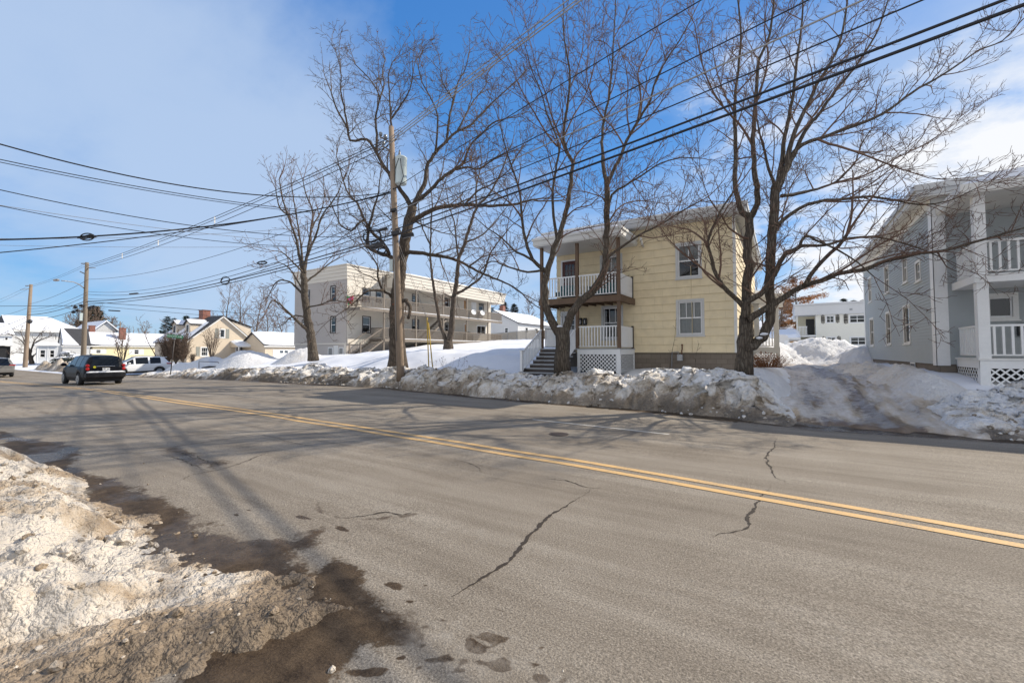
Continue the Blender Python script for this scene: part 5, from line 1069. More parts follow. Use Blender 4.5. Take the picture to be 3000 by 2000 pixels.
# ---------------------------------------------------------------- generic background trees
def bare_tree(name, label, base, D, H, spread, seed, bm='bark_grey', tw='twig_far', stems=1, lean=0, group=None, o=None, r0=None, start=.25, cat='tree', ang=(22, 48)):
    t = Tree(seed); b3 = onD(*base, D) if len(base) == 2 else Vector(base); rng = t.rng
    o = o or dict(segs=[8, 7, 5, 3], wig=.09, curl=.3, up=[.02, .08, .10, .12], rmin=max(.006, D*.00024), maxlev=3, space=[.6, H*.045, H*.034, H*.03], ang=ang, len=[3, H*spread, H*spread*.45, H*spread*.22], thick=.018)
    r0 = r0 or H*.02
    for s_ in range(stems):
        a = rng.random()*6.28 if stems > 1 else 0; tilt = (rng.uniform(.12, .45) if stems > 1 else .03)
        p = b3-ZU*.2; d = Vector((math.cos(a)*tilt, math.sin(a)*tilt+lean, 1)).normalized(); pts = [p.copy()]; rad = [r0]; n = 9; hh = H*rng.uniform(.8, 1.0) if stems > 1 else H
        for k in range(n):
            d = (d+t.rv()*.05+ZU*.05).normalized(); p = p+d*hh/n; pts.append(p.copy()); rad.append(max(o['rmin'], r0*(1-(k+1)/n)**.8))
        t.tr.tube(pts, rad, 7, cap=True); t.kids(pts, rad, 1, o, start)
    root = thing(name, label, cat, tuple(b3), group=group); t.tr.build('trunk' if cat == 'tree' else 'stem', MT[bm], root)
    if t.cr.f: t.cr.build('crown', MT[tw], root)
    return root
def conifer(label, base, D, H, w, seed, col, group=None, top=True):
    rng = random.Random(seed); b3 = onD(*base, D); root = thing('conifer_tree', label, 'tree', tuple(b3), group=group)
    mb = MB(); mb.tube([b3-ZU*.3, b3+ZU*H], [H*.018, .02], 6); mb.build('trunk', MT['bark_oak'], root); mb = MB()
    n = int(26*H/6)
    for i in range(n):
        z = H*(.12+.86*i/n); L_ = w*(1-(i/n))**.75*rng.uniform(.7, 1.15)+.12
        for k in range(7):
            a = rng.random()*6.28; d = Vector((math.cos(a), math.sin(a), 0)); p0 = b3+ZU*z; m_ = 9
            for j in range(2, m_+1):
                q = p0+d*L_*j/m_+ZU*(-.22*L_*(j/m_)+.12*L_*(j/m_)**2*2)
                for s_ in range(3):
                    v = Vector((rng.gauss(0, 1), rng.gauss(0, 1), rng.gauss(0, .55))).normalized()*w*.13; u = (d+Vector((rng.gauss(0, .4), rng.gauss(0, .4), -.2)))*w*.13
                    mb.quad(q-v*.4, q+u*.6-v*.15, q+u, q+v*.4)
    mb.build('crown', M('needles', col, .8, .35, 1.2), root); return root
# ================================================================ utility poles
MT['pole'] = M('pole_wood', (.235, .175, .125), .85, .30, 2.2, .35, 40, stretch=(4, 4, .35)); MT['pole_dark'] = M('old_pole_wood', (.175, .14, .105), .85, .25, 2.2, .35, 40, stretch=(4, 4, .35))
MT['tank'] = M('transformer_paint', (.47, .53, .52), .45, .06, 2); MT['ceramic'] = M('glazed_insulator', (.16, .17, .18), .3, .1, 3); MT['wire'] = M('black_cable', (.012, .012, .014), .5, .1); MT['wire_al'] = M('aluminium_wire', (.30, .29, .28), .5, .1, metal=.3)
PD = onY(1173, 1078, 14.9).dot(FWD)
pb, pt = onD(1173, 1080, PD), onD(1146, 372, PD)
p1 = thing('utility_pole', 'tall bleached wooden utility pole carrying a grey transformer, rising from the snow bank', 'utility pole', tuple(pb))
def ptl(py): f = (1080-py)/(1080-372.); return pb.lerp(pt, f)
MB().tube([pb-ZU*.6, pb, ptl(900), ptl(600), pt], [.185, .18, .17, .145, .125], 16, sm=True).build('pole', MT['pole'], p1)
c = onD(1175, 503, PD+.0); mb = MB(); m = Vector((0, 0, 1)); tp = c+ZU*.63; bt = c-ZU*.62
mb.tube([bt-ZU*.03, bt, bt+ZU*.02, tp, tp+ZU*.02, tp+ZU*.05, tp+ZU*.12], [.16, .27, .275, .275, .295, .295, .20], 20, sm=True); tk = mb.build('transformer', MT['tank'], p1)
mb = MB(); mb.tube([tp+Vector((-.12, 0, .10)), tp+Vector((-.12, 0, .22)), tp+Vector((-.12, 0, .34)), tp+Vector((-.12, 0, .48))], [.06, .07, .05, .03], 8); mb.build('bushing', MT['ceramic'], tk)
mb = MB(); mb.box(-.28, 0, -.05, .05, .25, .33, Matrix.Translation(c)); mb.box(-.28, 0, -.05, .05, -.12, -.04, Matrix.Translation(c)); mb.build('bracket', MT['tank'], tk)
mb = MB(); mb.tube([tp+Vector((.2, -.25, -.1)), tp+Vector((.32, -.3, -.5)), tp+Vector((.38, -.2, -1.0)), tp+Vector((.1, -.2, -1.5)), ptl(560)+Vector((.1, -.15, 0))], .018, 6); mb.tube([tp+Vector((.1, -.27, -.1)), tp+Vector((-.1, -.3, -.6)), tp+Vector((-.2, -.2, -1.2)), ptl(555)], .016, 6); mb.build('lead_wire', MT['wire'], tk)
for (x0, y0, x1, y1) in ((1113, 401, 1140, 417), (1120, 428, 1140, 441)):
    mb = MB(); a, b = onD(x0, y0, PD-.25), onD(x1+3, y1, PD); mb.tube([a, b], .035, 4, sm=False); ar = mb.build('bracket_arm', MT['pole_dark'], p1)
for (x, y) in ((1115, 393), (1129, 400), (1123, 420)):
    q = onD(x, y, PD-.22); mb = MB(); mb.tube([q-ZU*.10, q-ZU*.04, q, q+ZU*.05, q+ZU*.09], [.05, .10, .075, .095, .05], 10); mb.build('insulator', MT['ceramic'], p1)
for (x, y, w, h) in ((1160, 683, 26, 11), (1154, 616, 18, 7)):
    q = onD(x, y, PD-.22); MB().box(-w*.008, w*.008, -.12, .12, -h*.009, h*.009, Matrix.Translation(q) @ Matrix.Rotation(YAW, 4, 'Z') @ Matrix.Rotation(R(-14), 4, 'Y')).build('cable_box', MT['black'], p1, bevel=.02)
q = onD(1147, 777, PD-.05); MB().box(-.08, .08, -.09, .09, -.28, .28, Matrix.Translation(q) @ Matrix.Rotation(YAW, 4, 'Z')).build('meter_box', MT['tank'], p1, bevel=.01)
mb = MB(); mb.tube([ptl(640)+Vector((.0, -.16, 0)), ptl(800)+Vector((.05, -.18, 0)), ptl(1000)+Vector((.0, -.19, 0))], .02, 6); mb.build('ground_wire', MT['wire_al'], p1)
def pole(label, base, top, D, r, dark=True):
    b, t = onD(*base, D), onD(*top, D); p = thing('utility_pole', label, 'utility pole', tuple(b)); MB().tube([b-ZU*1.2, b, b.lerp(t, .5), t], [r*1.25, r*1.2, r, r*.8], 12).build('pole', MT['pole_dark' if dark else 'pole'], p); return p, b, t
p2, b2, t2 = pole('wooden utility pole with curved street lamp arm behind the dark car', (243, 1078), (255, 769), 44.9, .19)
D2 = 44.9
mb = MB(); a = onD(247, 845, D2); pts = [a, onD(232, 833, D2-1), onD(215, 826, D2-1.8), onD(180, 822, D2-3.2)]; mb.tube(pts, [.05, .05, .045, .04], 7); la = mb.build('lamp_arm', MT['wire_al'], p2)
mb = MB(); mb.blob(onD(165, 820.5, D2-3.6), .62, .22, .11, 2, .05, 2); mb.build('lamp_head', MT['wire_al'], la)
mb = MB(); mb.tube([onD(234, 795, D2-.3), onD(253, 804, D2)], .05, 5); mb.tube([onD(255, 785, D2), onD(280, 785, D2)], .03, 5); mb.build('bracket_arm', MT['pole_dark'], p2); mb = MB(); mb.tube([onD(238, 772, D2), onD(256, 772, D2)], .05, 5); mb.build('top_arm', MT['pole_dark'], p2)
for x, y in ((221, 900), (238, 895), (215, 914), (227, 910), (262, 902), (275, 898)): MB().blob(onD(x, y, D2-.4), .20, .20, .17, x, .1, 1).build('splice_case', MT['black'], p2)
MB().box(-.14, .14, -.12, .12, -.4, .4, Matrix.Translation(onD(238, 928, D2-.2))).build('meter_box', MT['tank'], p2)
p3, b3_, t3 = pole('leaning wooden utility pole farthest left, standing in a low snow bank', (74, 1066), (91, 833), 57.5, .20, False)
mb = MB(); mb.tube([onD(74, 837, 57), onD(92, 836, 57.5)], .05, 5); mb.tube([onD(60, 848, 56), onD(90, 846, 57.5)], .03, 5); mb.build('top_arm', MT['pole_dark'], p3); MB().blob(onD(87, 942, 57.2), .3, .3, .3, 3, .1, 1).build('splice_case', MT['black'], p3)
p4, _, _ = pole('thin distant pole above the ranch roof chimney', (352, 1000), (352, 941), 105, .13)
# ---------------------------------------------------------------- cables
WN = [0]
def wire(label, pts, r, mat='wire', sag=None, group='overhead cables', name='overhead_cable', n=28):
    """pts: 3 photo points each with its own depth; a smooth hanging line through them"""
    P = [onD(*p) for p in pts]; Q = []
    if len(P) == 2: 
        for i in range(n+1): t = i/n; Q.append(P[0].lerp(P[1], t)-ZU*(sag or 0)*4*t*(1-t))
    else:
        # parabola sag solved from the middle photo point: find t on the plan line, keep z from photo
        A, B = P[0], P[2]; d = ray(pts[1][0], pts[1][1]); h = Vector((B.x-A.x, B.y-A.y)); 
        den = d.x*h.y-d.y*h.x; t = (A.y*d.x-A.x*d.y)/(-den) if abs(den) > 1e-9 else .5
        k = (A.x+h.x*t)/d.x if abs(d.x) > abs(d.y) else (A.y+h.y*t)/d.y
        zt_ = EYE+d.z*k; s_ = ((A.z+(B.z-A.z)*t)-zt_)/max(.05, 4*t*(1-t)); s_ = max(-.1, min(4, s_))
        for i in range(n+1): u = i/n; Q.append(A.lerp(B, u)-ZU*s_*4*u*(1-u))
    mb = MB(); mb.tube(Q, r, 5, cap=False); o = mb.build(name, MT[mat]); tag(o, label, 'cable', group); return Q
NP = [(Vector((25, 4.2, 0)))]
def nxt(px, py, PYt, DPX):
    pass
def far_wire(label, a, b, zend, r, mat='wire', group='cables rising to the upper right'):
    """from pole one (pixel a) over the road to the next pole out of frame; passes pixel b"""
    A = onD(*a, PD-.15); d = ray(*b); E = Vector((24.0, 4.6, zend)); h = Vector((E.x-A.x, E.y-A.y)); den = d.x*h.y-d.y*h.x; t = (A.y*d.x-A.x*d.y)/(-den)
    k = (A.x+h.x*t)/d.x if abs(d.x) > abs(d.y) else (A.y+h.y*t)/d.y
    zt_ = EYE+d.z*k; s_ = ((A.z+(E.z-A.z)*t)-zt_)/(4*t*(1-t)); Q = []
    for i in range(41): u = i/40; Q.append(A.lerp(E, u)-ZU*s_*4*u*(1-u))
    mb = MB(); mb.tube(Q, r, 6, cap=False); o = mb.build('overhead_cable', MT[mat]); tag(o, label, 'cable', group); return Q
def uppers():
    q1 = far_wire('highest pale bare wire from the pole top to the upper right edge', (1142, 405), (1665, 0), 12.2, .020, 'wire_al')
    q2 = far_wire('second pale bare wire from the pole top to the upper right', (1142, 412), (1690, 0), 12.0, .022, 'wire_al')
    q3 = far_wire('third pale bare wire of the top bundle, passing the white spacer', (1140, 422), (1705, 0), 11.8, .024, 'wire_al')
    far_wire('black cable below the pale top wires, crossing two tree crowns', (1152, 555), (2050, 3), 9.8, .016)
    far_wire('black cable ending at the upper right corner of the big maple', (1155, 612), (2370, 0), 9.0, .016)
    far_wire('pale lashed cable just below the black cable through the maple crown', (1156, 622), (2530, 0), 8.6, .02, 'wire_al')
    far_wire('thin black cable between the lashed cable and the thick pair', (1157, 642), (2695, 4), 8.2, .016)
    far_wire('thick black telephone cable, upper of the lowest pair', (1158, 672), (2930, 5), 7.6, .027)
    far_wire('thick black telephone cable, lowest of all the cables on the right', (1160, 688), (2990, 18), 7.3, .031)
    i = min(range(len(q3)), key=lambda k: abs(q3[k].z-EYE-0)*0+abs(k-14)); 
    sp = q2[12]; o = MB().box(-.03, .03, -.03, .03, -.28, .28, Matrix.Translation(sp)).build('cable_spacer', MT['offwhite']); tag(o, 'white plastic spacer clipped on the pale top wires near the upper edge', 'spacer')
uppers()
TP = (255, 771, D2)
for k, (a, mid, b, lab) in enumerate(((( 1138, 405, PD), (700, 605, 0), (257, 776, D2), 'uppermost pale wire from the transformer pole to the lamp pole'), ((1138, 413, PD), (700, 613, 0), (258, 780, D2), 'second pale wire from the transformer pole to the lamp pole'), ((1138, 428, PD), (700, 628, 0), (258, 785, D2), 'lowest pale wire of the bundle between the transformer pole and the lamp pole'))):
    q = wire(lab, [a, mid, b], .020, 'wire')
    if k == 1:
        for j in (11, 17, 22): o = MB().box(-.03, .03, -.03, .03, -.26, .22, Matrix.Translation(q[j])).build('cable_spacer', MT['offwhite']); tag(o, ('white spacer nearest the lamp pole on the pale wire bundle', 'white spacer midway on the pale wire bundle', 'white spacer nearest the slender maple on the pale wire bundle')[(22, 17, 11).index(j)], 'spacer')
for a, mid, b, r, lab in (
  ((1150, 557, PD), (550, 772, 0), (259, 818, D2), .016, 'black cable reaching the lamp pole just under its bracket arms'),
  ((1153, 618, PD), (600, 815, 0), (258, 854, D2), .016, 'black cable reaching the lamp pole below the street lamp arm'),
  ((1155, 640, PD), (600, 828, 0), (258, 862, D2), .02, 'cable of the middle trio to the lamp pole'),
  ((1157, 655, PD), (600, 838, 0), (258, 875, D2), .020, 'cable with the flat storage loop toward the lamp pole'),
  ((1158, 685, PD), (700, 815, 0), (257, 882, D2), .032, 'thick black cable with the round storage coil toward the lamp pole'),
  ((1160, 695, PD), (700, 823, 0), (257, 890, D2), .028, 'lowest thick black cable toward the lamp pole')):
    wire(lab, [a, mid, b], r, group='cables between the transformer pole and the lamp pole')
for a, b, r, s_, lab in (((253, 772, D2), (91, 836, 57.5), .012, .2, 'upper pale wire between the lamp pole and the leaning pole'), ((253, 778, D2), (91, 840, 57.5), .012, .2, 'lower pale wire between the lamp pole and the leaning pole'), ((252, 822, D2), (88, 890, 57.5), .018, .3, 'highest black cable from the lamp pole to the leaning pole'), ((251, 858, D2), (87, 905, 57.5), .018, .4, 'second black cable from the lamp pole to the leaning pole'), ((250, 868, D2), (86, 912, 57.5), .018, .45, 'third black cable from the lamp pole to the leaning pole'), ((249, 882, D2), (85, 922, 57.5), .035, .3, 'thick black cable from the lamp pole to the leaning pole'), ((248, 896, D2), (84, 936, 57.5), .03, .4, 'lowest black cable from the lamp pole to the leaning pole'),
   ((90, 834, 57.5), (-60, 900, 75), .013, .2, 'pale wire leaving the leaning pole past the left edge, upper'), ((90, 842, 57.5), (-60, 908, 75), .013, .2, 'pale wire leaving the leaning pole past the left edge, lower'), ((86, 900, 57.5), (-60, 935, 75), .02, .3, 'black cable leaving the leaning pole past the left edge, higher'), ((85, 925, 57.5), (-60, 972, 75), .03, .3, 'black cable leaving the leaning pole past the left edge, lower'), ((84, 938, 57.5), (-60, 1000, 75), .03, .3, 'black cable leaving the leaning pole at the roofline')):
    wire(lab, [a, b], r, sag=s_, group='cables at the far left poles')
for a, mid, b, r, m_, lab in (((-70, 402, 12), (400, 520, 0), (1150, 562, PD), .022, 'wire', 'twisted service cable highest at the left edge'), ((-70, 452, 12), (400, 546, 0), (1155, 632, PD), .014, 'wire', 'upper black wire of the pair crossing the left sky'), ((-70, 460, 12), (400, 553, 0), (1155, 636, PD), .012, 'wire', 'lower black wire of the pair crossing the left sky'), ((-70, 540, 12), (400, 636, 0), (1156, 690, PD), .014, 'wire', 'black wire crossing below the pair in the left sky'), ((-70, 590, 12), (400, 660, 0), (1156, 720, PD), .008, 'wire_al', 'thinnest grey wire crossing the left sky'), ((-70, 588, 12), (400, 676, 0), (1156, 716, PD), .011, 'wire', 'thin black wire lowest of those descending across the left sky'),
   ((-70, 703, 14), (300, 690, 0), (1150, 562, PD), .030, 'wire', 'thick lashed cable with a splice loop at the left'), ((-70, 746, 14), (330, 705, 0), (1150, 566, PD), .018, 'wire', 'black cable just below the lashed cable at the left'), ((-70, 698, 20), (400, 695, 0), (1157, 640, PD), .009, 'wire_al', 'almost level thin wire behind the lashed cable'), ((-70, 717, 25), (400, 724, 0), (1157, 718, PD), .009, 'wire_al', 'level thin grey wire under the lashed cable'),
   ((256, 884, D2), (500, 900, 0), (960, 940, 60), .028, 'wire', 'cable leaving the lamp pole to the right above the cape house'), ((256, 894, D2), (500, 915, 0), (960, 952, 60), .020, 'wire', 'thin cable with a black splice above the cape house'), ((-70, 897, 40), (100, 896, 0), (250, 895, D2), .022, 'wire', 'level black cable from the left edge to the lamp pole')):
    wire(lab, [a, mid, b], r, m_, group='service cables across the left sky')
def coil(px, py, D, R_, lab, flat=False):
    c = onD(px, py, D); mb = MB()
    for k in range(3):
        pts = [c+Vector((-math.cos(YAW), -math.sin(YAW), 0))*R_*math.cos(t*.3927)*(1+.1*k)+(ZU*(R_*(.28 if flat else .75))*math.sin(t*.3927)*(1+.08*k))+FWD*(.15*math.sin(t*.39+k)) for t in range(17)]
        mb.tube(pts, .022, 5, cap=False)
    tag(mb.build('cable_coil', MT['wire']), lab, 'cable coil')
coil(255, 694, 14.6, .30, 'long splice loop on the thick lashed cable at the left', True); coil(660, 822, 30, .32, 'round storage coil hanging on the thick cables'); coil(768, 770, 27.5, .32, 'flat storage loop on the cable near the slender maple', True); coil(1090, 692, PD+.3, .42, 'tangled cable loop left of the transformer pole'); coil(1118, 735, PD-.4, .20, 'round cable loop under the tilted box by the oak')
for px, py, D, w, h, rot, lab in ((1105, 720, PD-.6, .62, .22, -14, 'black cable terminal box tilted beside the oak limb'), (1195, 690, PD+.5, .60, .17, -14, 'black cable splice box just right of the pole'), (335, 910, 46, 1.15, .12, 3, 'long black cable splice over the ranch roof'), (1122, 672, PD, .45, .10, -14, 'small black cable splice left of the pole'), (392, 860, 42, .8, .10, -6, 'slim black splice on a cable near the lamp pole')):
    o = MB().box(-w/2, w/2, -.10, .10, -h/2, h/2, Matrix.Translation(onD(px, py, D)) @ Matrix.Rotation(YAW, 4, 'Z') @ Matrix.Rotation(R(rot), 4, 'Y')).build('splice_box', MT['black'], bevel=.03); tag(o, lab, 'cable box')
# yellow guy wire guards
for k, (x0, y0, x1, y1, lab) in enumerate(((1257, 1078, 1251, 930, 'tall yellow guy wire guard, left of two in the snow'), (1268, 1064, 1255, 945, 'tilted yellow guy wire guard, right of two in the snow'))):
    D = PD+.6; a, b = onD(x0, y0, D), onD(x1, y1, D); g = thing('guy_wire_guard', lab, 'pole guard', tuple(a), group='yellow guy wire guards'); MB().tube([a-ZU*.3, b], .028, 8).build('sleeve', M('yellow_plastic', (.50, .33, .04), .5, .1), g); MB().tube([b, ptl(690+k*20)], .008, 4).build('guy_wire', MT['wire_al'], g)
# ================================================================ cars
def car_paint(name, col, dirt=.25, rough=.25):
    m, t, b = newmat(name); p = objc(t); s = N('ShaderNodeSeparateXYZ', t); t.links.new(p, s.inputs[0])
    k = math_('MULTIPLY', math_('ADD', math_('MULTIPLY', math_('SUBTRACT', .75, s.outputs[2], t), .9, t), math_('SUBTRACT', tnoise(t, p, 4, 5), .45, t), t), dirt*2.2, t, clamp=True)
    t.links.new(mixc(t, k, col, (.22, .205, .185)), b.inputs['Base Color']); rg = N('ShaderNodeMix', t, data_type='FLOAT'); t.links.new(k, rg.inputs[0]); rg.inputs[2].default_value = rough; rg.inputs[3].default_value = .8; t.links.new(rg.outputs[0], b.inputs['Roughness'])
    b.inputs['Coat Weight'].default_value = .0; b.inputs['Specular IOR Level'].default_value = .14; b.inputs['Coat Roughness'].default_value = .08; return m
MT['tyre'] = M('tyre_rubber', (.02, .02, .021), .85, .2, 8); MT['rim'] = M('alloy_rim', (.38, .38, .38), .35, .15, 6, metal=.6); MT['taillight'] = M('tail_light', (.35, .012, .012), .2, .1); MT['carglass'] = M('tinted_glass', (.008, .010, .012), .12, .1, spec=.35); MT['chrome'] = M('chrome_strip', (.6, .6, .6), .2, .05, metal=.9); MT['plate'] = M('number_plate', (.68, .68, .66), .5, .05); MT['cladding'] = M('grey_cladding', (.075, .073, .07), .7, .15)
def car(name, label, loc, rz, L_, W_, prof, paint_, wheels=(.82, -.82), wr=.34, pillars=(), side=None, bulge=0, clad=False):
    """prof: list of (x from rear to front, bottom, belt, top, half width, roof half width) ; local +x is the front"""
    root = thing(name, label, 'car', loc, rz); xs = sorted(set([round(p[0], 3) for p in prof]+[round(w+wr*1.12*math.cos(a*math.pi/12), 3) for w in wheels for a in range(13)]+[round(-L_/2+L_*i/36, 3) for i in range(1, 36)]))
    P = np.array(prof); P = P[np.argsort(P[:, 0])]; f = lambda x, k: float(np.interp(x, P[:, 0], P[:, k]))
    S = []
    for x in xs:
        zb, be, tp, hw, rw = (f(x, k) for k in range(1, 6)); bl = 0
        for w in wheels:
            d = abs(x-w)
            if d < wr*1.12: zb = max(zb, wr+math.sqrt((wr*1.12)**2-d*d)-.01)
            bl = max(bl, bulge*math.exp(-(d/.42)**2))
        hw2 = hw+bl; green = tp-be > .12
        if not green: be = tp-.06; rw = hw*.86
        sec = [(hw2*.93, zb), (hw2*.985, zb+(be-zb)*.22), (hw2, zb+(be-zb)*.55), (hw*.985, be-.05), (hw*.955, be), (hw*.955+(rw-hw*.955)*.5, be+(tp-be)*.55), (rw, tp-(.06 if green else .02)), (rw*.82, tp-.012), (rw*.45, tp+.008), (0, tp+.014)]
        S.append([Vector((x, y, z)) for y, z in sec]+[Vector((x, -y, z)) for y, z in sec[-2::-1]])
    body = MB(); G = {'left': MB(), 'right': MB(), 'rear': MB(), 'front': MB()}; cl = MB()
    n = len(S[0])
    for a, b in zip(S[:-1], S[1:]):
        xm = (a[0].x+b[0].x)/2; green = f(xm, 3)-f(xm, 2) > .15; sl_ = (f(b[0].x, 3)-f(a[0].x, 3))/max(1e-6, b[0].x-a[0].x)
        for k in range(n-1):
            q = (a[k], a[k+1], b[k+1], b[k]); kk = min(k, n-2-k); tgt = body
            if green and kk in (4, 5) and side and side[0] < xm < side[1] and not any(abs(xm-p) < .05 for p in pillars): tgt = G['left' if k < n/2 else 'right']
            elif f(xm, 3)-f(xm, 2) > .02 and kk in (7, 8) and abs(sl_) > .45: tgt = G['rear' if sl_ > 0 else 'front']
            elif clad and kk in (0,): tgt = cl
            tgt.quad(q[3], q[2], q[1], q[0]); tgt.sm[-1] = True
    for sct, rv in ((S[0], False), (S[-1], True)):
        body.quad(*(sct if not rv else sct[::-1]))
    body.build('body', paint_, root, local=True)
    for k, nm in (('left', 'side_window'), ('right', 'side_window'), ('rear', 'rear_window'), ('front', 'windscreen')):
        if G[k].f: G[k].build(nm, MT['carglass'], root, local=True)
    if cl.f: cl.build('cladding', MT['cladding'], root, local=True)
    MB().box(-L_/2+.25, L_/2-.25, -W_*.42, W_*.42, .2, .5).build('underbody', MT['black'], root, local=True)
    for w in wheels:
        for sg in (1, -1):
            y = sg*(W_/2-.10+bulge*.6); mb = MB(); mb.tube([(w, y-.11*sg, wr), (w, y-.09*sg, wr), (w, y+.07*sg, wr), (w, y+.10*sg, wr)], [wr*.9, wr, wr, wr*.86], 24); ty = mb.build('wheel', MT['tyre'], root, local=True)
            mb = MB(); mb.tube([(w, y+.085*sg, wr), (w, y+.108*sg, wr)], [wr*.68, wr*.66], 20, sm=False)
            for j in range(5):
                a = j*1.2566; mb.box(0, wr*.62, -.03, .03, -.012, .012, Matrix.Translation((w, y+.116*sg, wr)) @ Matrix.Rotation(R(90), 4, 'X') @ Matrix.Rotation(a, 4, 'Z'))
            mb.build('rim', MT['rim'], ty, local=True)
    return root
def pbox(root, name, mat, x0, x1, y0, y1, z0, z1, bev=.015): return MB().box(x0, x1, y0, y1, z0, z1).build(name, MT[mat] if isinstance(mat, str) else mat, root, local=True, bevel=bev)
dk = car_paint('dark_blue_paint', (.006, .007, .010), .10, .42)
cz = float(zr(-33.4))
hhr = [(-2.23, .40, .92, 1.0, .74, .70), (-2.19, .36, .95, 1.08, .80, .70), (-2.10, .34, .98, 1.42, .845, .64), (-1.98, .32, 1.0, 1.58, .86, .62), (-1.2, .28, 1.02, 1.63, .87, .63), (-.2, .26, 1.02, 1.64, .87, .63), (.5, .26, 1.02, 1.60, .87, .62), (.9, .26, 1.03, 1.42, .86, .62), (1.25, .26, 1.02, 1.10, .85, .66), (1.3, .26, .98, 1.04, .85, .70), (1.9, .28, .9, .96, .80, .66), (2.15, .32, .74, .80, .70, .55), (2.24, .36, .6, .66, .60, .45)]
sv = car('parked_car', 'dark muddy wagon seen from behind in the far lane with snow on its bumper', (-33.45, 8.28, cz), R(180), 4.48, 1.75, hhr, dk, (1.36, -1.28), .335, (.42, -.42, -1.25), (-1.85, 1.0), .035)
sv.name = 'moving_car'
for sg in (1, -1):
    for z in (.90, 1.08): mb = MB(); mb.tube([(-2.13, sg*.735, z), (-2.235, sg*.745, z), (-2.25, sg*.745, z)], [.085, .08, .05], 14); mb.build('tail_light', MT['taillight'], sv, local=True)
    mb = MB(); mb.blob((.82, sg*1.0, 1.10), .09, .13, .09, 1, .05, 2); mb.build('mirror', dk, sv, local=True)
pbox(sv, 'bumper', dk, -2.36, -2.05, -.83, .83, .42, .72, .07)
mb = MB(); snow_slab(mb, [(-2.36, -.80, .715), (-2.36, .80, .715), (-2.20, .80, .73), (-2.20, -.80, .73)], .055, 4, 14); mb.build('bumper_snow', MT['snow'], sv, local=True)
pbox(sv, 'trim_bar', 'chrome', -2.25, -2.19, -.36, .40, 1.02, 1.055, .01); pl_ = pbox(sv, 'number_plate', 'plate', -2.262, -2.22, -.15, .15, .80, .95, .005)
mb = MB(); mb.tube([(-2.185, .33, 1.0), (-2.252, .33, 1.0)], [.0, .0], 4); mb = MB()
mb.tube([(-2.20, .47, 1.0), (-2.245, .47, 1.0)], [.06, .06], 16, sm=False); m_ = mb.build('sticker', M('yellow_sticker', (.55, .5, .03), .5, .05), sv, local=True); m_.scale = (1, 1, 1)
mb = MB(); mb.quad((-2.2625, -.10, .85), (-2.2625, -.03, .85), (-2.2625, -.03, .90), (-2.2625, -.10, .90)); mb.quad((-2.2625, .10, .85), (-2.2625, .03, .85), (-2.2625, .03, .90), (-2.2625, .10, .90)); mb.build('plate_mark', MT['metal'], pl_, local=True)
wh = car_paint('white_paint', (.74, .75, .76), .08)
rav = [(-2.28, .42, .95, 1.0, .70, .62), (-2.25, .38, 1.0, 1.06, .80, .66), (-2.12, .34, 1.04, 1.14, .88, .68), (-1.75, .30, 1.06, 1.60, .91, .62), (-1.5, .28, 1.06, 1.645, .92, .62), (-.4, .24, 1.03, 1.68, .92, .63), (.35, .24, 1.01, 1.64, .92, .62), (1.15, .24, 1.0, 1.16, .91, .66), (1.22, .24, 1.0, 1.10, .91, .76), (1.9, .28, .92, .98, .87, .7), (2.2, .34, .74, .8, .75, .6), (2.29, .4, .62, .66, .62, .5)]
wv_loc = onX(422, 1090, -49.5)
wv = car('moving_car', 'white crossover with black wheel arches waiting in the side street behind the dark wagon', (-49.5, wv_loc.y-.45, float(zr(-49.5))-.02), R(-90-3), 4.58, 1.84, rav, wh, (1.36, -1.32), .35, (.45, -.62), (-1.45, .95), .012, clad=True)
for sg in (1, -1):
    m_ = pbox(wv, 'tail_light', 'taillight', -2.24, -1.85, sg*.80-.10, sg*.80+.10, .98, 1.09, .02); mb = MB(); mb.blob((.85, sg*1.03, 1.08), .09, .13, .09, 1, .05, 2); mb.build('mirror', wh, wv, local=True)
    for w in (1.36, -1.32):
        mb = MB(); pts = [(w+.41*math.cos(a*math.pi/10), sg*.932, .35+.41*math.sin(a*math.pi/10)) for a in range(11)]; mb.tube(pts, .045, 6); mb.build('wheel_arch', MT['cladding'], wv, local=True)
    pbox(wv, 'door_handle', 'metal', -.25, -.08, sg*.915-.012, sg*.915+.012, .92, .95, .005)
    mb = MB(); mb.tube([(-1.5, sg*.56, 1.69), (-.9, sg*.57, 1.72), (.2, sg*.57, 1.71), (.4, sg*.56, 1.67)], .02, 5); mb.build('roof_rail', MT['metal'], wv, local=True)
pbox(wv, 'bumper', 'cladding', -2.33, -2.05, -.84, .84, .36, .62, .06); pbox(wv, 'spoiler', wh, -1.95, -1.62, -.58, .58, 1.585, 1.635, .02)
gy = car_paint('grey_paint', (.16, .155, .15), .30)
gp_ = onZ(40, 1104, -.5)
gv = car('moving_car', 'grey hatchback leaving past the left edge of the photo in the far lane', (gp_.x-2.0, gp_.y-.85, float(zr(-58))), R(180), 4.5, 1.84, rav, gy, (1.36, -1.32), .35, (.45, -.62), (-1.72, .95), .012)
for sg in (1, -1): pbox(gv, 'tail_light', 'taillight', -2.27, -1.90, sg*.72-.19, sg*.72+.19, .99, 1.08, .02)
pbox(gv, 'bumper', gy, -2.36, -2.05, -.86, .86, .40, .72, .06)
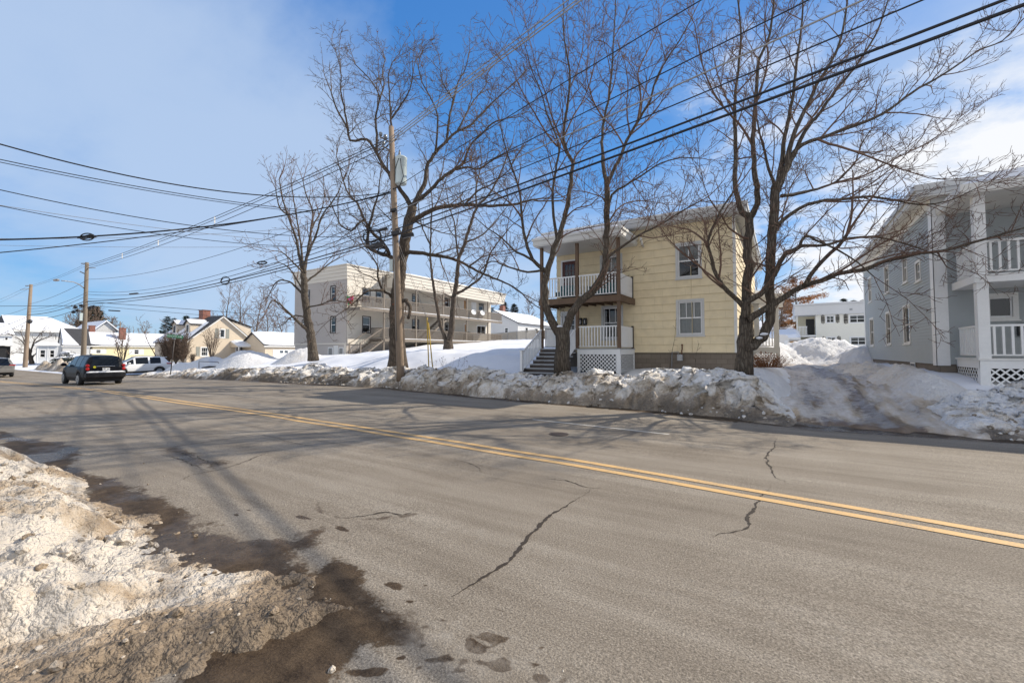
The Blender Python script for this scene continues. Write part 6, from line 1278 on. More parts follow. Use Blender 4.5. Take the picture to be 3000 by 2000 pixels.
# ================================================================ houses beyond the side street
def gable_y(name, label, X0, X1, Y0, Y1, zb, ze, zrg, wm, over=.35, snow=.16, course=.14, holesx=(), cat='house', roofm='roofdark', bare=None):
    """ridge along Y; long wall at X0 faces the camera side (+X), gable at Y0 faces the main road"""
    h = thing(name, label, cat, (X0, Y0, zb)); fx = Fr('+X', X0); fy = Fr('-Y', Y0); xm = (X0+X1)/2
    mb = MB(); wall(mb, fx, Y0, Y1, zb, ze, holesx, course, .012)
    def top(z): return (X1, X0) if z <= ze else (X1+(xm-X1)*(z-ze)/(zrg-ze), X0-(X0-xm)*(z-ze)/(zrg-ze))
    wall(mb, fy, X1, X0, zb, zrg, (), course, .012, top); wall(mb, Fr('-X', X1), -Y1, -Y0, zb, ze, (), course, 0)
    fb = Fr('+Y', Y1); mb.quad(fb.p(-X0, zb), fb.p(-X1, zb), fb.p(-X1, ze), fb.p(-xm, zrg), fb.p(-X0, ze)); mb.build('wall', MT[wm], h)
    k = (zrg-ze)/(X0-xm); mb = MB()
    for xe, sg in ((X0, 1), (X1, -1)):
        a = [(xm, Y0-over, zrg+.03), (xe+sg*over, Y0-over, ze-k*over+.03), (xe+sg*over, Y1+over, ze-k*over+.03), (xm, Y1+over, zrg+.03)]
        b = [(x, y, z+.14) for x, y, z in a]; mb.quad(*(b if sg > 0 else b[::-1])); mb.quad(*(a[::-1] if sg > 0 else a))
        for i in range(4): j = (i+1) % 4; mb.quad(a[i], a[j], b[j], b[i])
    r = mb.build('roof', MT[roofm], h); mb = MB()
    for xe, sg in ((X0, 1), (X1, -1)):
        y1_ = Y1+over-.05 if not bare or sg < 0 else Y0+(Y1-Y0)*bare
        snow_slab(mb, [(xm, Y0-over+.05, zrg+.17), (xe+sg*over, Y0-over+.05, ze-k*over+.17), (xe+sg*over, y1_, ze-k*over+.17), (xm, y1_-(0 if not bare else 1.6), zrg+.17)][::sg], snow, X0, 12)
    mb.build('roof_snow', MT['snow'], r)
    mb = MB(); fx.box(mb, Y0-over, Y1+over, ze-k*over-.12, ze-k*over+.03, over-.02, over+.02); mb.build('gutter', MT['white'], r)
    return h, fx, fy, r
def chimney(par, x, y, z0, z1, w=.5, d=.5, mat='brick'): 
    mb = MB(); mb.box(x-w/2, x+w/2, y-d/2, y+d/2, z0, z1); mb.box(x-w/2-.05, x+w/2+.05, y-d/2-.05, y+d/2+.05, z1, z1+.10); return mb.build('chimney', MT[mat], par)
def shutter(par, fr, u0, u1, z0, z1, mat):
    mb = MB(); n = max(3, int((z1-z0)/.12)); fr.box(mb, u0, u0+.06, z0, z1, .012, .045); fr.box(mb, u1-.06, u1, z0, z1, .012, .045)
    for i in range(n): z = z0+(z1-z0)*i/n; fr.box(mb, u0+.06, u1-.06, z+.01, z+(z1-z0)/n-.01, .014, .036)
    mb.build('shutter', MT[mat], par)
def c5(x, y): return 440+x/5.113, 880+y/5.113
def c5b(x, y): return x/4.704, 900+y/4.704
def c4b(x, y): return x/7.465, 900+y/7.465
# cape house: gable faces the side street, dormers face the main road
KX = -68.0; KY0, KY1 = 26.16, 34.7; ze, zp = 3.16, 6.72; ym = (KY0+KY1)/2; zb = .3
kh = thing('cape_house', 'beige cape house with two dormers, brick chimney and snowy roof beyond the side street', 'house', (KX, KY0, zb)); fk = Fr('+X', KX); KXB = KX-10.5
uw = fk.rect(*c5(1035, 425), *c5(1125, 560)); lw = fk.rect(*c5(752, 695), *c5(872, 838)); 
def ktop(z): return (KY0, KY1) if z <= ze else (KY0+(ym-KY0)*(z-ze)/(zp-ze), KY1-(KY1-ym)*(z-ze)/(zp-ze))
mb = MB(); wall(mb, fk, KY0, KY1, zb, zp, [hole(uw, .12), hole(lw, .12)], .15, .014, ktop); wall(mb, Fr('-Y', KY0), KXB, KX, zb, ze, (), .15, .012); wall(mb, Fr('+Y', KY1), -KX, -KXB, zb, ze+1, (), .15, 0); mb.build('wall', MT['beige'], kh)
window(kh, fk, uw, .12, 'white', 'white', single=True, curtain=('blind', .95)); window(kh, fk, lw, .12, 'white', 'white', cols=3, uppercols=3, curtain=('lace', .7))
s1 = fk.rect(*c5(1135, 425), *c5(1183, 570)); s2 = fk.rect(*c5(972, 420), *c5(1024, 570)); s3 = fk.rect(*c5(688, 692), *c5(740, 832))
for s_ in (s1, s2, s3): shutter(kh, fk, *s_, 'shutter_grey')
# rear shed addition flush with the gable
mb = MB(); q = [fk.px(*c5(1130, 285)), fk.px(*c5(1520, 405)), fk.px(*c5(1520, 575))]; 
A = [fk.p(ym+.2, zp-.3, -.25), fk.p(q[1][0], q[1][1], -.25), fk.p(q[1][0], 1.0, -.25), fk.p(ym+.2, 1.0, -.25)]; mb.quad(*A[::-1]); fa = Fr('+X', KX-.24); zz_ = 2.2
wall(mb, fa, ym+.3, q[1][0], 2.2, zp-.3, (), .15, .012, lambda z: (ym+.3, q[1][0] if z < q[1][1] else max(ym+.3, q[1][0]-(z-q[1][1])*(q[1][0]-ym)/(zp-.2-q[1][1]))))
mb.quad((KX-.25, q[1][0], 1), (KX-8, q[1][0], 1), (KX-8, q[1][0], q[1][1]), (KX-.25, q[1][0], q[1][1])); mb.build('rear_addition', MT['beige'], kh)
mb = MB(); k = (zp-ze)/(ym-KY0); ov = .3
def slab(mb, a, th):
    b = [(p[0], p[1], p[2]+th) for p in a]; mb.quad(*b); mb.quad(*a[::-1])
    for i in range(4): j = (i+1) % 4; mb.quad(a[i], a[j], b[j], b[i])
slab(mb, [(KXB, KY0-ov, ze-k*ov+.03), (KX+ov, KY0-ov, ze-k*ov+.03), (KX+ov, ym, zp+.03), (KXB, ym, zp+.03)], .14)
slab(mb, [(KXB, ym, zp+.03), (KX+ov, ym, zp+.03), (KX+ov, KY1+.1, zp+.03-k*(KY1+.1-ym)), (KXB, KY1+.1, zp+.03-k*(KY1+.1-ym))], .13)
slab(mb, [(KXB, ym, zp+.04), (KX-.05, ym, zp+.04), (KX-.05, q[1][0]+.2, q[1][1]-.02), (KXB, q[1][0]+.2, q[1][1]-.02)], .12)
kr = mb.build('roof', MT['roofdark'], kh)
mb = MB(); P0 = Vector((KX+ov, KY0-ov, ze-k*ov+.0)); P1 = Vector((KX+ov, ym, zp+.0)); P2 = Vector((KX+ov, KY1+.1, zp-k*(KY1+.1-ym)))
for a, b in ((P0, P1), (P1, P2)): mb.quad(a+Vector((.02, 0, -.14)), b+Vector((.02, 0, -.14)), b+Vector((.02, 0, .05)), a+Vector((.02, 0, .05))); mb.quad(a+Vector((-.3, 0, -.12)), b+Vector((-.3, 0, -.12)), b+Vector((.02, 0, -.14)), a+Vector((.02, 0, -.14)))
mb.build('rake_board', MT['offwhite'], kr)
mb = MB(); snow_slab(mb, [(KXB, KY0-ov, ze-k*ov+.17), (KX+.1, KY0-ov, ze-k*ov+.17), (KX-1.2, ym-1.2, zp+.17-k*1.2), (KXB, ym-.2, zp+.1)], .12, 3, 12); snow_slab(mb, [(KXB, ym, zp+.16), (KX-.1, ym, zp+.16), (KX-.1, q[1][0]+.2, q[1][1]+.10), (KXB, q[1][0]+.2, q[1][1]+.1)], .10, 4, 8); mb.build('roof_snow', MT['snow'], kr)
for (xa, xb) in ((KX-3.7, KX-2.1), (KX-7.9, KX-6.3)):
    yf = KY0+1.15; zt_ = ze+k*(2.9); xm = (xa+xb)/2; d_ = MB(); fy = Fr('-Y', yf); zlow = ze+k*1.15-.1
    wall(d_, fy, xa, xb, zlow, zt_+.55, (), .15, .01, lambda z: (xa, xb) if z < zt_ else (xa+(xm-xa)*(z-zt_)/.56, xb-(xb-xm)*(z-zt_)/.56))
    fs = Fr('+X', xb); wall(d_, fs, yf, yf+2.2, zlow, zt_, (), .15, .01, lambda z: (yf, yf+max(.05, (z-zlow)/k+.1))); dm = d_.build('dormer', MT['beige'], kh)
    window(dm, fy, (xa+.35, xb-.35, zlow+.35, zt_-.05), .1, 'white', 'white', depth=.1) if False else None
    mb = MB(); fy.box(mb, xa+.35, xb-.35, zlow+.3, zt_-.02, .0, .04); mb.build('window', MT['white'], dm); mb = MB(); fy.box(mb, xa+.46, xb-.46, zlow+.42, zt_-.13, .04, .045); mb.build('pane', MT['black'], dm)
    mb = MB(); slab(mb, [(xm, yf-.2, zt_+.58), (xb+.2, yf-.2, zt_-.05), (xb+.2, yf+3.2, zt_-.05), (xm, yf+3.2, zt_+.58)], .12); slab(mb, [(xa-.2, yf-.2, zt_-.05), (xm, yf-.2, zt_+.58), (xm, yf+3.2, zt_+.58), (xa-.2, yf+3.2, zt_-.05)], .12); mb.build('dormer_roof', MT['roofdark'], dm)
    mb = MB(); snow_slab(mb, [(xm, yf-.2, zt_+.70), (xb+.2, yf-.2, zt_+.07), (xb+.2, yf+2.2, zt_+.07), (xm, yf+2.2, zt_+.70)], .12, 5, 8); mb.build('dormer_snow', MT['snow'], dm)
ch = onX(*c5(795, 310), KX-5); chimney(kh, KX-5, ym-.2, zp-1.2, zp+1.05, 1.3, 1.0)
y0_, y1_ = fk.px(*c5(1200, 640))[0], fk.px(*c5(1572, 640))[0]; zq = fk.px(*c5(1300, 680))[1]-.2
mb = MB(); slab(mb, [(KX, y0_, zq+.75), (KX+2.2, y0_, zq), (KX+2.2, y1_, zq), (KX, y1_, zq+.75)], .15); en = mb.build('entry_roof', MT['offwhite'], kh)
mb = MB(); snow_slab(mb, [(KX, y0_, zq+.9), (KX+2.2, y0_, zq+.15), (KX+2.2, y1_, zq+.15), (KX, y1_, zq+.9)], .22, 7, 10); mb.build('entry_snow', MT['snow'], en)
mb = MB(); mb.quad((KX, y0_+.02, zq), (KX+2.15, y0_+.02, zq), (KX, y0_+.02, zq+.75)); mb.build('entry_gable', MT['beige'], en)
box_part('post', 'offwhite', en, KX+2.0, KX+2.14, y0_+.1, y0_+.24, .3, zq); box_part('post', 'offwhite', en, KX+2.0, KX+2.14, y1_-1.6, y1_-1.3, .3, zq)
dd = fk.rect(*c5(1272, 700), *c5(1345, 800)); dd = (dd[0], dd[1], .7, dd[3]); mb = MB(); fk.box(mb, dd[0], dd[1], dd[2], dd[3], 0, .05); dr_ = mb.build('door', MT['white'], kh)
mb = MB(); 
for i in range(3):
    for j in range(4): fk.box(mb, dd[0]+.15+i*.3, dd[0]+.38+i*.3, 1.3+j*.28, 1.52+j*.28, .05, .056)
mb.build('pane', MT['black'], dr_)
# attached garage
g_, fgx, fgy, gr_f = gable_y('garage', 'beige garage with thick snow on its roof left of the white apartments', -62, -68.5, 33.3, 41, .2, 2.62, 4.35, 'beige', .25, .28)
mb = MB(); w0, w1 = fgx.px(*c5(1838, 760))[0], 38.6; fgx.box(mb, w0, w1, .3, 2.0, .0, .03); gd = mb.build('garage_door', MT['white'], g_); mb = MB(); fgx.box(mb, w0+1.0, w0+1.5, 1.5, 1.85, .03, .036); fgx.box(mb, w0+1.7, w0+2.2, 1.5, 1.85, .03, .036); mb.build('pane', MT['glass'], gd)
# ranch house
fx_ = Fr('+X', -92); rw = [fx_.rect(391, 1022.5, 408.5, 1038.5), fx_.rect(279, 1022.5, 297, 1036)]
h, fx, fy, r = gable_y('ranch_house', 'long low pale yellow house with white shutters and snowy roof', -92, -100, 22.7, 36.5, .1, 2.75, 4.75, 'yellowcream', .3, .14, .18, [hole(q_, .1) for q_ in rw])
for q_ in rw:
    window(h, fx, q_, .1, 'white', 'white', sill=False, curtain=('blind', .4)); wd = .55
    for u in (q_[0]-wd-.02, q_[1]+.02): shutter(h, fx, u, u+wd, q_[2], q_[3], 'white')
c = onX(358, 989, -93.6); chimney(h, -93.6, c.y, 3.6, onX(358, 962, -93.6).z, .75, .75); c = onX(268.5, 973, -97.5); chimney(h, -97.5, c.y, 3.9, onX(268, 955, -97.5).z, .7, .7)
# white steep house with its boxy bay
ry = onX(173, 964, -97); h, fx, fy, r = gable_y('white_cottage', 'white cottage with steep half bare roof and a boxy bay with two windows', -92, -102, 19.35, 22.3, -.1, 2.6, ry.z, 'whitesid', .12, .12, .25, bare=.6)
BY0, BY1, BX = 16.74, 18.75, -90; bx0 = onY(102, 1040, BY0).x
fb_ = Fr('+X', BX); bwz = [fb_.rect(*c4b(940, 925), *c4b(1080, 1100)), fb_.rect(*c4b(1150, 930), *c4b(1275, 1100))]
mb = MB(); wall(mb, fb_, BY0, BY1, .05, 2.55, [hole(q_, .07) for q_ in bwz], .2, .01); wall(mb, Fr('-Y', BY0), bx0, BX, .05, 2.55, (), .2, .01); wall(mb, Fr('+Y', BY1), -BX, -bx0, .05, 2.55, (), .2, 0); bay = mb.build('bay', MT['greyshingle'], h)
for q_ in bwz: window(h, fb_, q_, .07, 'white', 'white', sill=False)
mb = MB(); mb.box(bx0-.2, BX+.3, BY0-.25, BY1+.2, 2.55, 2.85); br = mb.build('bay_roof', MT['white'], bay); mb = MB(); snow_slab(mb, [(bx0-.2, BY0-.25, 2.85), (BX+.28, BY0-.25, 2.85), (BX+.28, BY1+.2, 2.85), (bx0-.2, BY1+.2, 2.85)], .16, 2, 8); mb.build('bay_snow', MT['snow'], br); h.rotation_euler.z = R(-9)
mb = MB(); mb.box(BX, BX+.05, BY0-.02, BY0+.12, .05, 2.55); mb.box(BX, BX+.05, BY0+1.0, BY0+1.1, .05, 2.55); mb.build('corner_board', MT['white'], bay)
# big white house with hipped roof
f_ = Fr('+X', -120); bw2 = [f_.rect(86, 973, 94.5, 996), f_.rect(159, 976, 168, 996), f_.rect(60, 1000, 68, 1020)]
h = thing('white_house', 'large old white two storey house with broad snowy hip roof at far left', 'house', (-120, 18.4, 0)); mb = MB(); wall(mb, f_, 18.4, 28, -.2, 5.75, [hole(q_, .12) for q_ in bw2], .2, .015); wall(mb, Fr('-Y', 18.4), -134, -120, -.2, 5.75, (), .2, .015); mb.build('wall', MT['whitesid'], h)
for q_ in bw2: window(h, f_, q_, .12, 'offwhite', 'white', sill=False, curtain=('blind', .4))
mb = MB(); E0, E1, E2, E3 = Vector((-119.4, 17.9, 5.7)), Vector((-119.4, 28.6, 5.7)), Vector((-134.4, 28.6, 5.7)), Vector((-134.4, 17.9, 5.7)); R0, R1 = Vector((-127, 18.2, 8.7)), Vector((-127, 24.3, 8.7))
mb.quad(E0, E1, R1, R0); mb.quad(E1, E2, R1); mb.quad(E2, E3, R0, R1); mb.quad(E3, E0, R0); mb.quad(E3, E2, E1, E0); rfm = mb.build('roof', MT['roofdark'], h)
mb = MB(); u_ = ZU*.06; snow_slab(mb, [R0+u_, E0+u_, E1+u_, R1+u_], .15, 3, 14); snow_slab(mb, [R1+u_, E1+u_, E2+u_, R1+u_], .12, 3, 8); mb.build('roof_snow', MT['snow'], rfm)
mb = MB(); mb.box(-119.5, -119.3, 17.9, 28.6, 5.4, 5.72); mb.build('eave_board', MT['offwhite'], rfm)
h, fx, fy, r = gable_y('grey_cottage', 'grey house with snowy porch roof cut by the left edge', -112, -122, 12.2, 17.4, -.2, 4.6, 6.6, 'greyshingle', .3, .15, .2)
q_ = fx.rect(0.5, 990, 3, 1000); mb = MB(); w_ = fx.rect(*c4b(95, 650), *c4b(185, 725)); fx.box(mb, w_[0], w_[1], w_[2], w_[3], 0, .04); ww = mb.build('window', MT['white'], h); mb = MB(); fx.box(mb, w_[0]+.1, w_[1]-.1, w_[2]+.1, w_[3]-.1, .04, .046); mb.build('pane', MT['dark'], ww)
mb = MB(); slab(mb, [(-112, 12, 3.3), (-109.6, 12, 2.7), (-109.6, 17.2, 2.7), (-112, 17.2, 3.3)], .15); pc = mb.build('porch_roof', MT['offwhite'], h); mb = MB(); snow_slab(mb, [(-112, 12, 3.45), (-109.6, 12, 2.85), (-109.6, 17.2, 2.85), (-112, 17.2, 3.45)], .2, 9, 8); mb.build('porch_snow', MT['snow'], pc); box_part('porch_screen', 'dark', pc, -111.9, -110, 12.2, 17, .6, 2.6); 
for y in (12.2, 14.6, 17.0): box_part('post', 'offwhite', pc, -109.95, -109.7, y-.1, y+.1, -.3, 2.7)
# white gable behind the ranch, low dark roof next to it
gx_ = -118; fgw = Fr('+X', gx_); A_, B_, T_ = fgw.px(274, 968), fgw.px(341, 968), fgw.px(301, 941)
h = thing('white_house', 'white gabled house end showing above the ranch roof', 'house', (gx_, A_[0], 0)); pk = (A_[0]+B_[0])/2+.1
mb = MB(); wall(mb, fgw, A_[0]+.3, B_[0], .0, T_[1], (), .2, .012, lambda z: (A_[0]+.3, B_[0]) if z < A_[1] else (A_[0]+.3+(pk-A_[0])*(z-A_[1])/(T_[1]-A_[1]+.01), B_[0]-(B_[0]-pk)*(z-A_[1])/(T_[1]-A_[1]+.01))); mb.build('wall', MT['whitesid'], h)
mb = MB(); slab(mb, [(gx_-14, A_[0]-.2, A_[1]-.1), (gx_+.4, A_[0]-.2, A_[1]-.1), (gx_+.4, pk, T_[1]), (gx_-14, pk, T_[1])], .25); slab(mb, [(gx_-14, pk, T_[1]), (gx_+.4, pk, T_[1]), (gx_+.4, B_[0]+.4, A_[1]-.1), (gx_-14, B_[0]+.4, A_[1]-.1)], .25); rr_ = mb.build('roof', MT['snow'], h)
mb = MB(); slab(mb, [(gx_-5, B_[0]-4, A_[1]-.7), (gx_+2, B_[0]-4, A_[1]-1.2), (gx_+2, B_[0]+9, A_[1]-1.2), (gx_-5, B_[0]+9, A_[1]-.7)], .5); mb.build('side_roof', MT['roofdark'], h)
# small white house and fence behind the lawn
SY = 66.0; fs = Fr('-Y', SY); pk_ = fs.px(1448, 911); ev = fs.px(1517, 946); xe = ev[0]; hx = xe-pk_[0]; X1_ = pk_[0]-hx; zb = 3.0
sw = fs.rect(1478, 959, 1489, 975)
sh = thing('white_bungalow', 'small white bungalow with red chimney and snowy roof behind the fence', 'house', (xe, SY, zb))
mb = MB(); wall(mb, fs, X1_, xe, zb, pk_[1], [hole(sw, .08)], .15, .012, lambda z: (X1_, xe) if z < ev[1] else (X1_+hx*(z-ev[1])/(pk_[1]-ev[1]+.01), xe-hx*(z-ev[1])/(pk_[1]-ev[1]+.01))); wall(mb, Fr('+X', xe), SY, SY+14, zb, ev[1], (), .15, .012); mb.build('wall', MT['whitesid'], sh); window(sh, fs, sw, .08, 'white', 'white', sill=False)
kk = (pk_[1]-ev[1])/hx; mb = MB(); slab(mb, [(pk_[0], SY-.3, pk_[1]+.05), (xe+.35, SY-.3, ev[1]-.35*kk+.05), (xe+.35, SY+14.3, ev[1]-.35*kk+.05), (pk_[0], SY+14.3, pk_[1]+.05)], .15); rr_ = mb.build('roof', MT['roofdark'], sh); mb = MB(); snow_slab(mb, [(pk_[0], SY-.3, pk_[1]+.2), (xe+.3, SY-.3, ev[1]-.3*kk+.2), (xe+.3, SY+14.3, ev[1]-.3*kk+.2), (pk_[0], SY+14.3, pk_[1]+.2)], .14, 3, 12); mb.build('roof_snow', MT['snow'], rr_)
cc = onY(1472, 905, SY+3.0); chimney(sh, cc.x, SY+3.0, pk_[1]-1.6, onY(1472, 897, SY+3).z, .8, .8)
fsx = Fr('+X', xe)
for ya, yb_ in ((SY+2.6, SY+3.6), (SY+6.2, SY+7.4)): mb = MB(); fsx.box(mb, ya, yb_, ev[1]-1.7, ev[1]-.6, 0, .03); w_ = mb.build('window', MT['white'], sh); mb = MB(); fsx.box(mb, ya+.1, yb_-.1, ev[1]-1.6, ev[1]-.7, .03, .036); mb.build('pane', MT['dark'], w_)
FY_ = 50.0; ff = Fr('-Y', FY_); fA, fB = ff.px(1436, 998), ff.px(1570, 996); tA, tB = ff.px(1436, 978), ff.px(1570, 965)
fe = thing('chain_link_fence', 'low chain link fence with tan privacy slats behind the snowy lawn', 'fence', (fA[0], FY_, fA[1])); mb = MB(); n = 150
for i in range(n):
    u = fA[0]+(fB[0]-fA[0])*i/n; w_ = (fB[0]-fA[0])/n; t = i/n; zt_ = tA[1]+(tB[1]-tA[1])*t; sl2 = .35*math.sin(i*.7)
    mb.quad(ff.p(u+.004, 2.4, 0), ff.p(u+w_-.006, 2.4, 0), ff.p(u+w_-.006, zt_-.05, .0), ff.p(u+.004, zt_-.05, .0))
mb.build('slats', M('tan_slats', (.30, .265, .22), .8, .25, 1.2), fe)
mb = MB(); mb.tube([ff.p(fA[0], tA[1], .03), ff.p(fB[0], tB[1], .03)], .03, 6); mb.build('top_rail', MT['metal'], fe)
for i in range(6):
    t = i/5; mb = MB(); mb.tube([ff.p(fA[0]+(fB[0]-fA[0])*t, 2.3, .05), ff.p(fA[0]+(fB[0]-fA[0])*t, tA[1]+(tB[1]-tA[1])*t+.06, .05)], .04, 6); mb.build('post', MT['metal'], fe)
pf = MB(); fC = ff.px(1600, 996)
for i in range(14): u = fB[0]+.1+i*(fC[0]-fB[0])/14; ff.box(pf, u, u+.1, 2.3, tB[1]-.15, -.02, .02)
tag(pf.build('picket_fence', MT['greywood']), 'weathered grey picket fence beside the yellow house porch', 'fence')
# ---------------------------------------------------------------- white building at the end of the driveway
VY = 58.5; fv = Fr('-Y', VY); vx0, vxm, vx1 = 1.25, 3.05, 13.0
vh = thing('white_apartments', 'white flat roofed two storey building with dark shutters at the driveway end', 'apartment building', (vxm, VY, 1))
v = lambda x0, y0, x1, y1: fv.rect(2100+x0/4.48, 800+y0/4.48, 2100+x1/4.48, 800+y1/4.48)
vw = [v(1425, 550, 1552, 657), v(1730, 540, 1957, 657), v(1438, 830, 1572, 942), v(1743, 828, 1975, 948)]
mb = MB(); wall(mb, fv, vxm, vx1, 1, 7.0, [hole(q_, .1) for q_ in vw], .22, .014); wall(mb, Fr('-X', vxm), -70, -VY, 1, 7, (), .22, .014); mb.build('wall', M('cream_white_siding', (.72, .70, .62), .6, .05, .5), vh)
for q_ in vw: window(vh, fv, q_, .1, 'white', 'white', vert=True, sill=False, curtain=('blind', .3))
for s_ in (v(1368, 545, 1417, 665), v(1560, 535, 1611, 655), v(1665, 530, 1720, 667), v(1380, 828, 1430, 942), v(1578, 822, 1629, 942)):
    mb = MB()
    for i in range(3): w_ = (s_[1]-s_[0])/3; fv.box(mb, s_[0]+w_*i+.02, s_[0]+w_*(i+1)-.03, s_[2]+(.08 if i != 1 else 0), s_[3]-(.08 if i != 1 else 0), .02, .05)
    fv.box(mb, s_[0], s_[1], s_[2]+.35, s_[2]+.45, .045, .06); fv.box(mb, s_[0], s_[1], s_[3]-.45, s_[3]-.35, .045, .06); mb.build('shutter', MT['shutter_dark'], vh)
mb = MB(); mb.box(vx0-.15, vx1, VY-.3, 70, 5.75, 6.85); mb.box(vxm-.1, vx1, VY-.2, 70, 6.85, 7.05); mb.box(vx0-.25, vx1, VY-.42, 70, 6.86, 7.0); rr_ = mb.build('parapet', MT['whitesid'], vh); mb = MB(); snow_slab(mb, [(vx0-.2, VY-.4, 7.0), (vx1, VY-.4, 7.05), (vx1, 70, 7.05), (vx0-.2, 70, 7.0)], .10, 3, 14); mb.build('roof_snow', MT['snow'], rr_)
mb = MB(); fv.box(mb, 6.0, 6.25, 6.1, 6.3, .3, .33); mb.build('vent', MT['metal'], vh)
VR = VY+2.0; fr_ = Fr('-Y', VR); mb = MB(); mb.box(vx0, vxm, VR, VR+.1, 1, 5.75); mb.build('recess_wall', M('pale_yellow_wall', (.62, .56, .40), .7, .06), vh)
d_ = v(1238, 615, 1322, 772); mb = MB(); fr_.box(mb, vxm-.85, vxm-.05, 3.55, 5.45, .0, .04); mb.build('door', MT['black'], vh)
dz = v(1080, 780, 1322, 800); mb = MB(); mb.box(vx0-.05, vxm-.01, VY-.1, VR-.01, 3.35, 3.55); dk_ = mb.build('deck', MT['white'], vh)
mb = MB(); railing(mb, (vx0+.05, VY, 0), (vx0+1.0, VY, 0), 3.55, 4.5, .13, .06, .06); mb.build('railing', MT['white'], dk_); box_part('post', 'offwhite', dk_, vx0, vx0+.12, VY-.08, VY+.04, .9, 3.35); box_part('post', 'offwhite', dk_, vx0+.0, vx0+.12, VY-.08, VY+.04, 3.55, 5.75)
mb = MB()
for i in range(9): mb.box(vx0+1.0, vxm-.05, VY+.1+i*.2, VY+.3+i*.2, 1+i*.27, 1.06+i*.27)
mb.build('stairs', MT['greydeck'], dk_)
# garage, covered trailer and far roof left of it
GY_ = 55.0; fg = Fr('-Y', GY_); a_, b_ = fg.px(2286, 1012), fg.px(2345, 968); g2 = thing('garage', 'low garage with snowy roof and tan door left of the white building', 'garage', (a_[0], GY_, 1)); zt_ = fg.px(2300, 995)[1]
mb = MB(); mb.box(a_[0]-1.5, b_[0]-.1, GY_, GY_+6, .8, zt_); mb.build('wall', MT['whitesid'], g2); mb = MB(); q_ = fg.rect(2314, 999, 2341, 1014); fg.box(mb, q_[0], q_[1], .9, q_[3], .0, .04); mb.build('garage_door', M('tan_panel', (.50, .30, .13), .7, .1), g2)
mb = MB(); slab(mb, [(a_[0]-1.8, GY_-.4, zt_), (b_[0], GY_-.4, zt_), (b_[0], GY_+4, b_[1]-.1), (a_[0]-1.8, GY_+4, b_[1]-.1)], .2); r_ = mb.build('roof', MT['offwhite'], g2); mb = MB(); snow_slab(mb, [(a_[0]-1.8, GY_-.4, zt_+.2), (b_[0], GY_-.4, zt_+.2), (b_[0], GY_+4, b_[1]+.1), (a_[0]-1.8, GY_+4, b_[1]+.1)], .3, 3, 10); mb.build('roof_snow', MT['snow'], r_)
TY_ = 46; a_ = onY(2276, 1010, TY_); b_ = onY(2311, 980, TY_); tr_ = thing('trailer', 'white round topped trailer parked beyond the side porch', 'trailer', (a_.x, TY_, 1.0)); mb = MB(); xm_ = (a_.x+b_.x)/2; w_ = (b_.x-a_.x)/2
ring = [(xm_-w_, 1.3), (xm_-w_, b_.z-.35), (xm_-w_*.8, b_.z-.1), (xm_-w_*.4, b_.z), (xm_+w_*.4, b_.z), (xm_+w_*.8, b_.z-.1), (xm_+w_, b_.z-.35), (xm_+w_, 1.3)]
mb.quad(*[(x, TY_, z) for x, z in ring]); 
for i in range(8): j = (i+1) % 8; mb.quad((ring[i][0], TY_, ring[i][1]), (ring[j][0], TY_, ring[j][1]), (ring[j][0], TY_+4, ring[j][1]), (ring[i][0], TY_+4, ring[i][1]))
mb.build('body', MT['whitesid'], tr_); mb = MB(); mb.box(xm_+.1, xm_+w_*.8, TY_-.03, TY_, 1.5, b_.z-.5); mb.build('hatch', MT['greyshingle'], tr_); 
for x in (xm_-w_*.6, xm_+w_*.6): mb = MB(); mb.tube([(x-.1, TY_+1.6, 1.15), (x+.1, TY_+1.6, 1.15)], .32, 14); mb.build('wheel', MT['tyre'], tr_)
hY = 92; fh = Fr('-Y', hY); a_, b_ = fh.px(2200, 966), fh.px(2350, 936); h = thing('far_house', 'distant low house with long snowy roof behind the side porch', 'house', (a_[0], hY, 2)); mb = MB(); mb.box(a_[0], b_[0], hY, hY+8, 1.5, a_[1]+.1); mb.build('wall', M('brown_wall', (.16, .11, .08), .8, .1), h); mb = MB(); slab(mb, [(a_[0]-.5, hY-.6, a_[1]), (b_[0]+.5, hY-.6, a_[1]), (b_[0]+.5, hY+5, b_[1]), (a_[0]-.5, hY+5, b_[1])], .3); mb.build('roof', MT['snow'], h)
# ================================================================ street sign
SD = 33.0; sa, sb = onD(500, 1074, SD), onD(512, 990, SD); sg_ = thing('street_sign', 'green street name sign on a leaning rusty post at the side street', 'street sign', tuple(sa)); MB().tube([sa-ZU*.6, sb+ZU*.05], .035, 8).build('post', MT['darktrim'], sg_)
bl = MB(); q = (onD(489, 985.5, SD)+onD(536, 986.5, SD))/2; W2, H2 = (onD(536, 986, SD)-onD(489, 986, SD)).length/2, .115; tilt = Matrix.Translation(q+ZU*.02) @ Matrix.Rotation(YAW, 4, 'Z') @ Matrix.Rotation(R(5.5), 4, 'Y')
bl.box(-W2, W2, -.012, .012, -H2, H2, tilt); blade = bl.build('blade', M('sign_green', (.02, .22, .085), .45, .05), sg_)
def sign_text(s, x, size):
    me = text_mesh(s, size); me.transform(tilt @ Matrix.Translation((x, -.0145, 0)) @ Matrix.Rotation(R(90), 4, 'X')); me.transform(Matrix.Translation(-Vector(sa))); o = bpy.data.objects.new('lettering', me); COL.objects.link(o); me.materials.append(MT['white']); o.parent = blade
sign_text('HIGHLAND AVE', -.07, .165)
ar = MB(); x0 = W2-.15
for P_ in (((x0-.07, -.02), (x0+.01, -.02), (x0+.01, .02), (x0-.07, .02)), ((x0+.01, -.06), (x0+.08, 0), (x0+.01, .06))): ar.quad(*[tilt @ Vector((a, -.0147, b)) for a, b in P_])
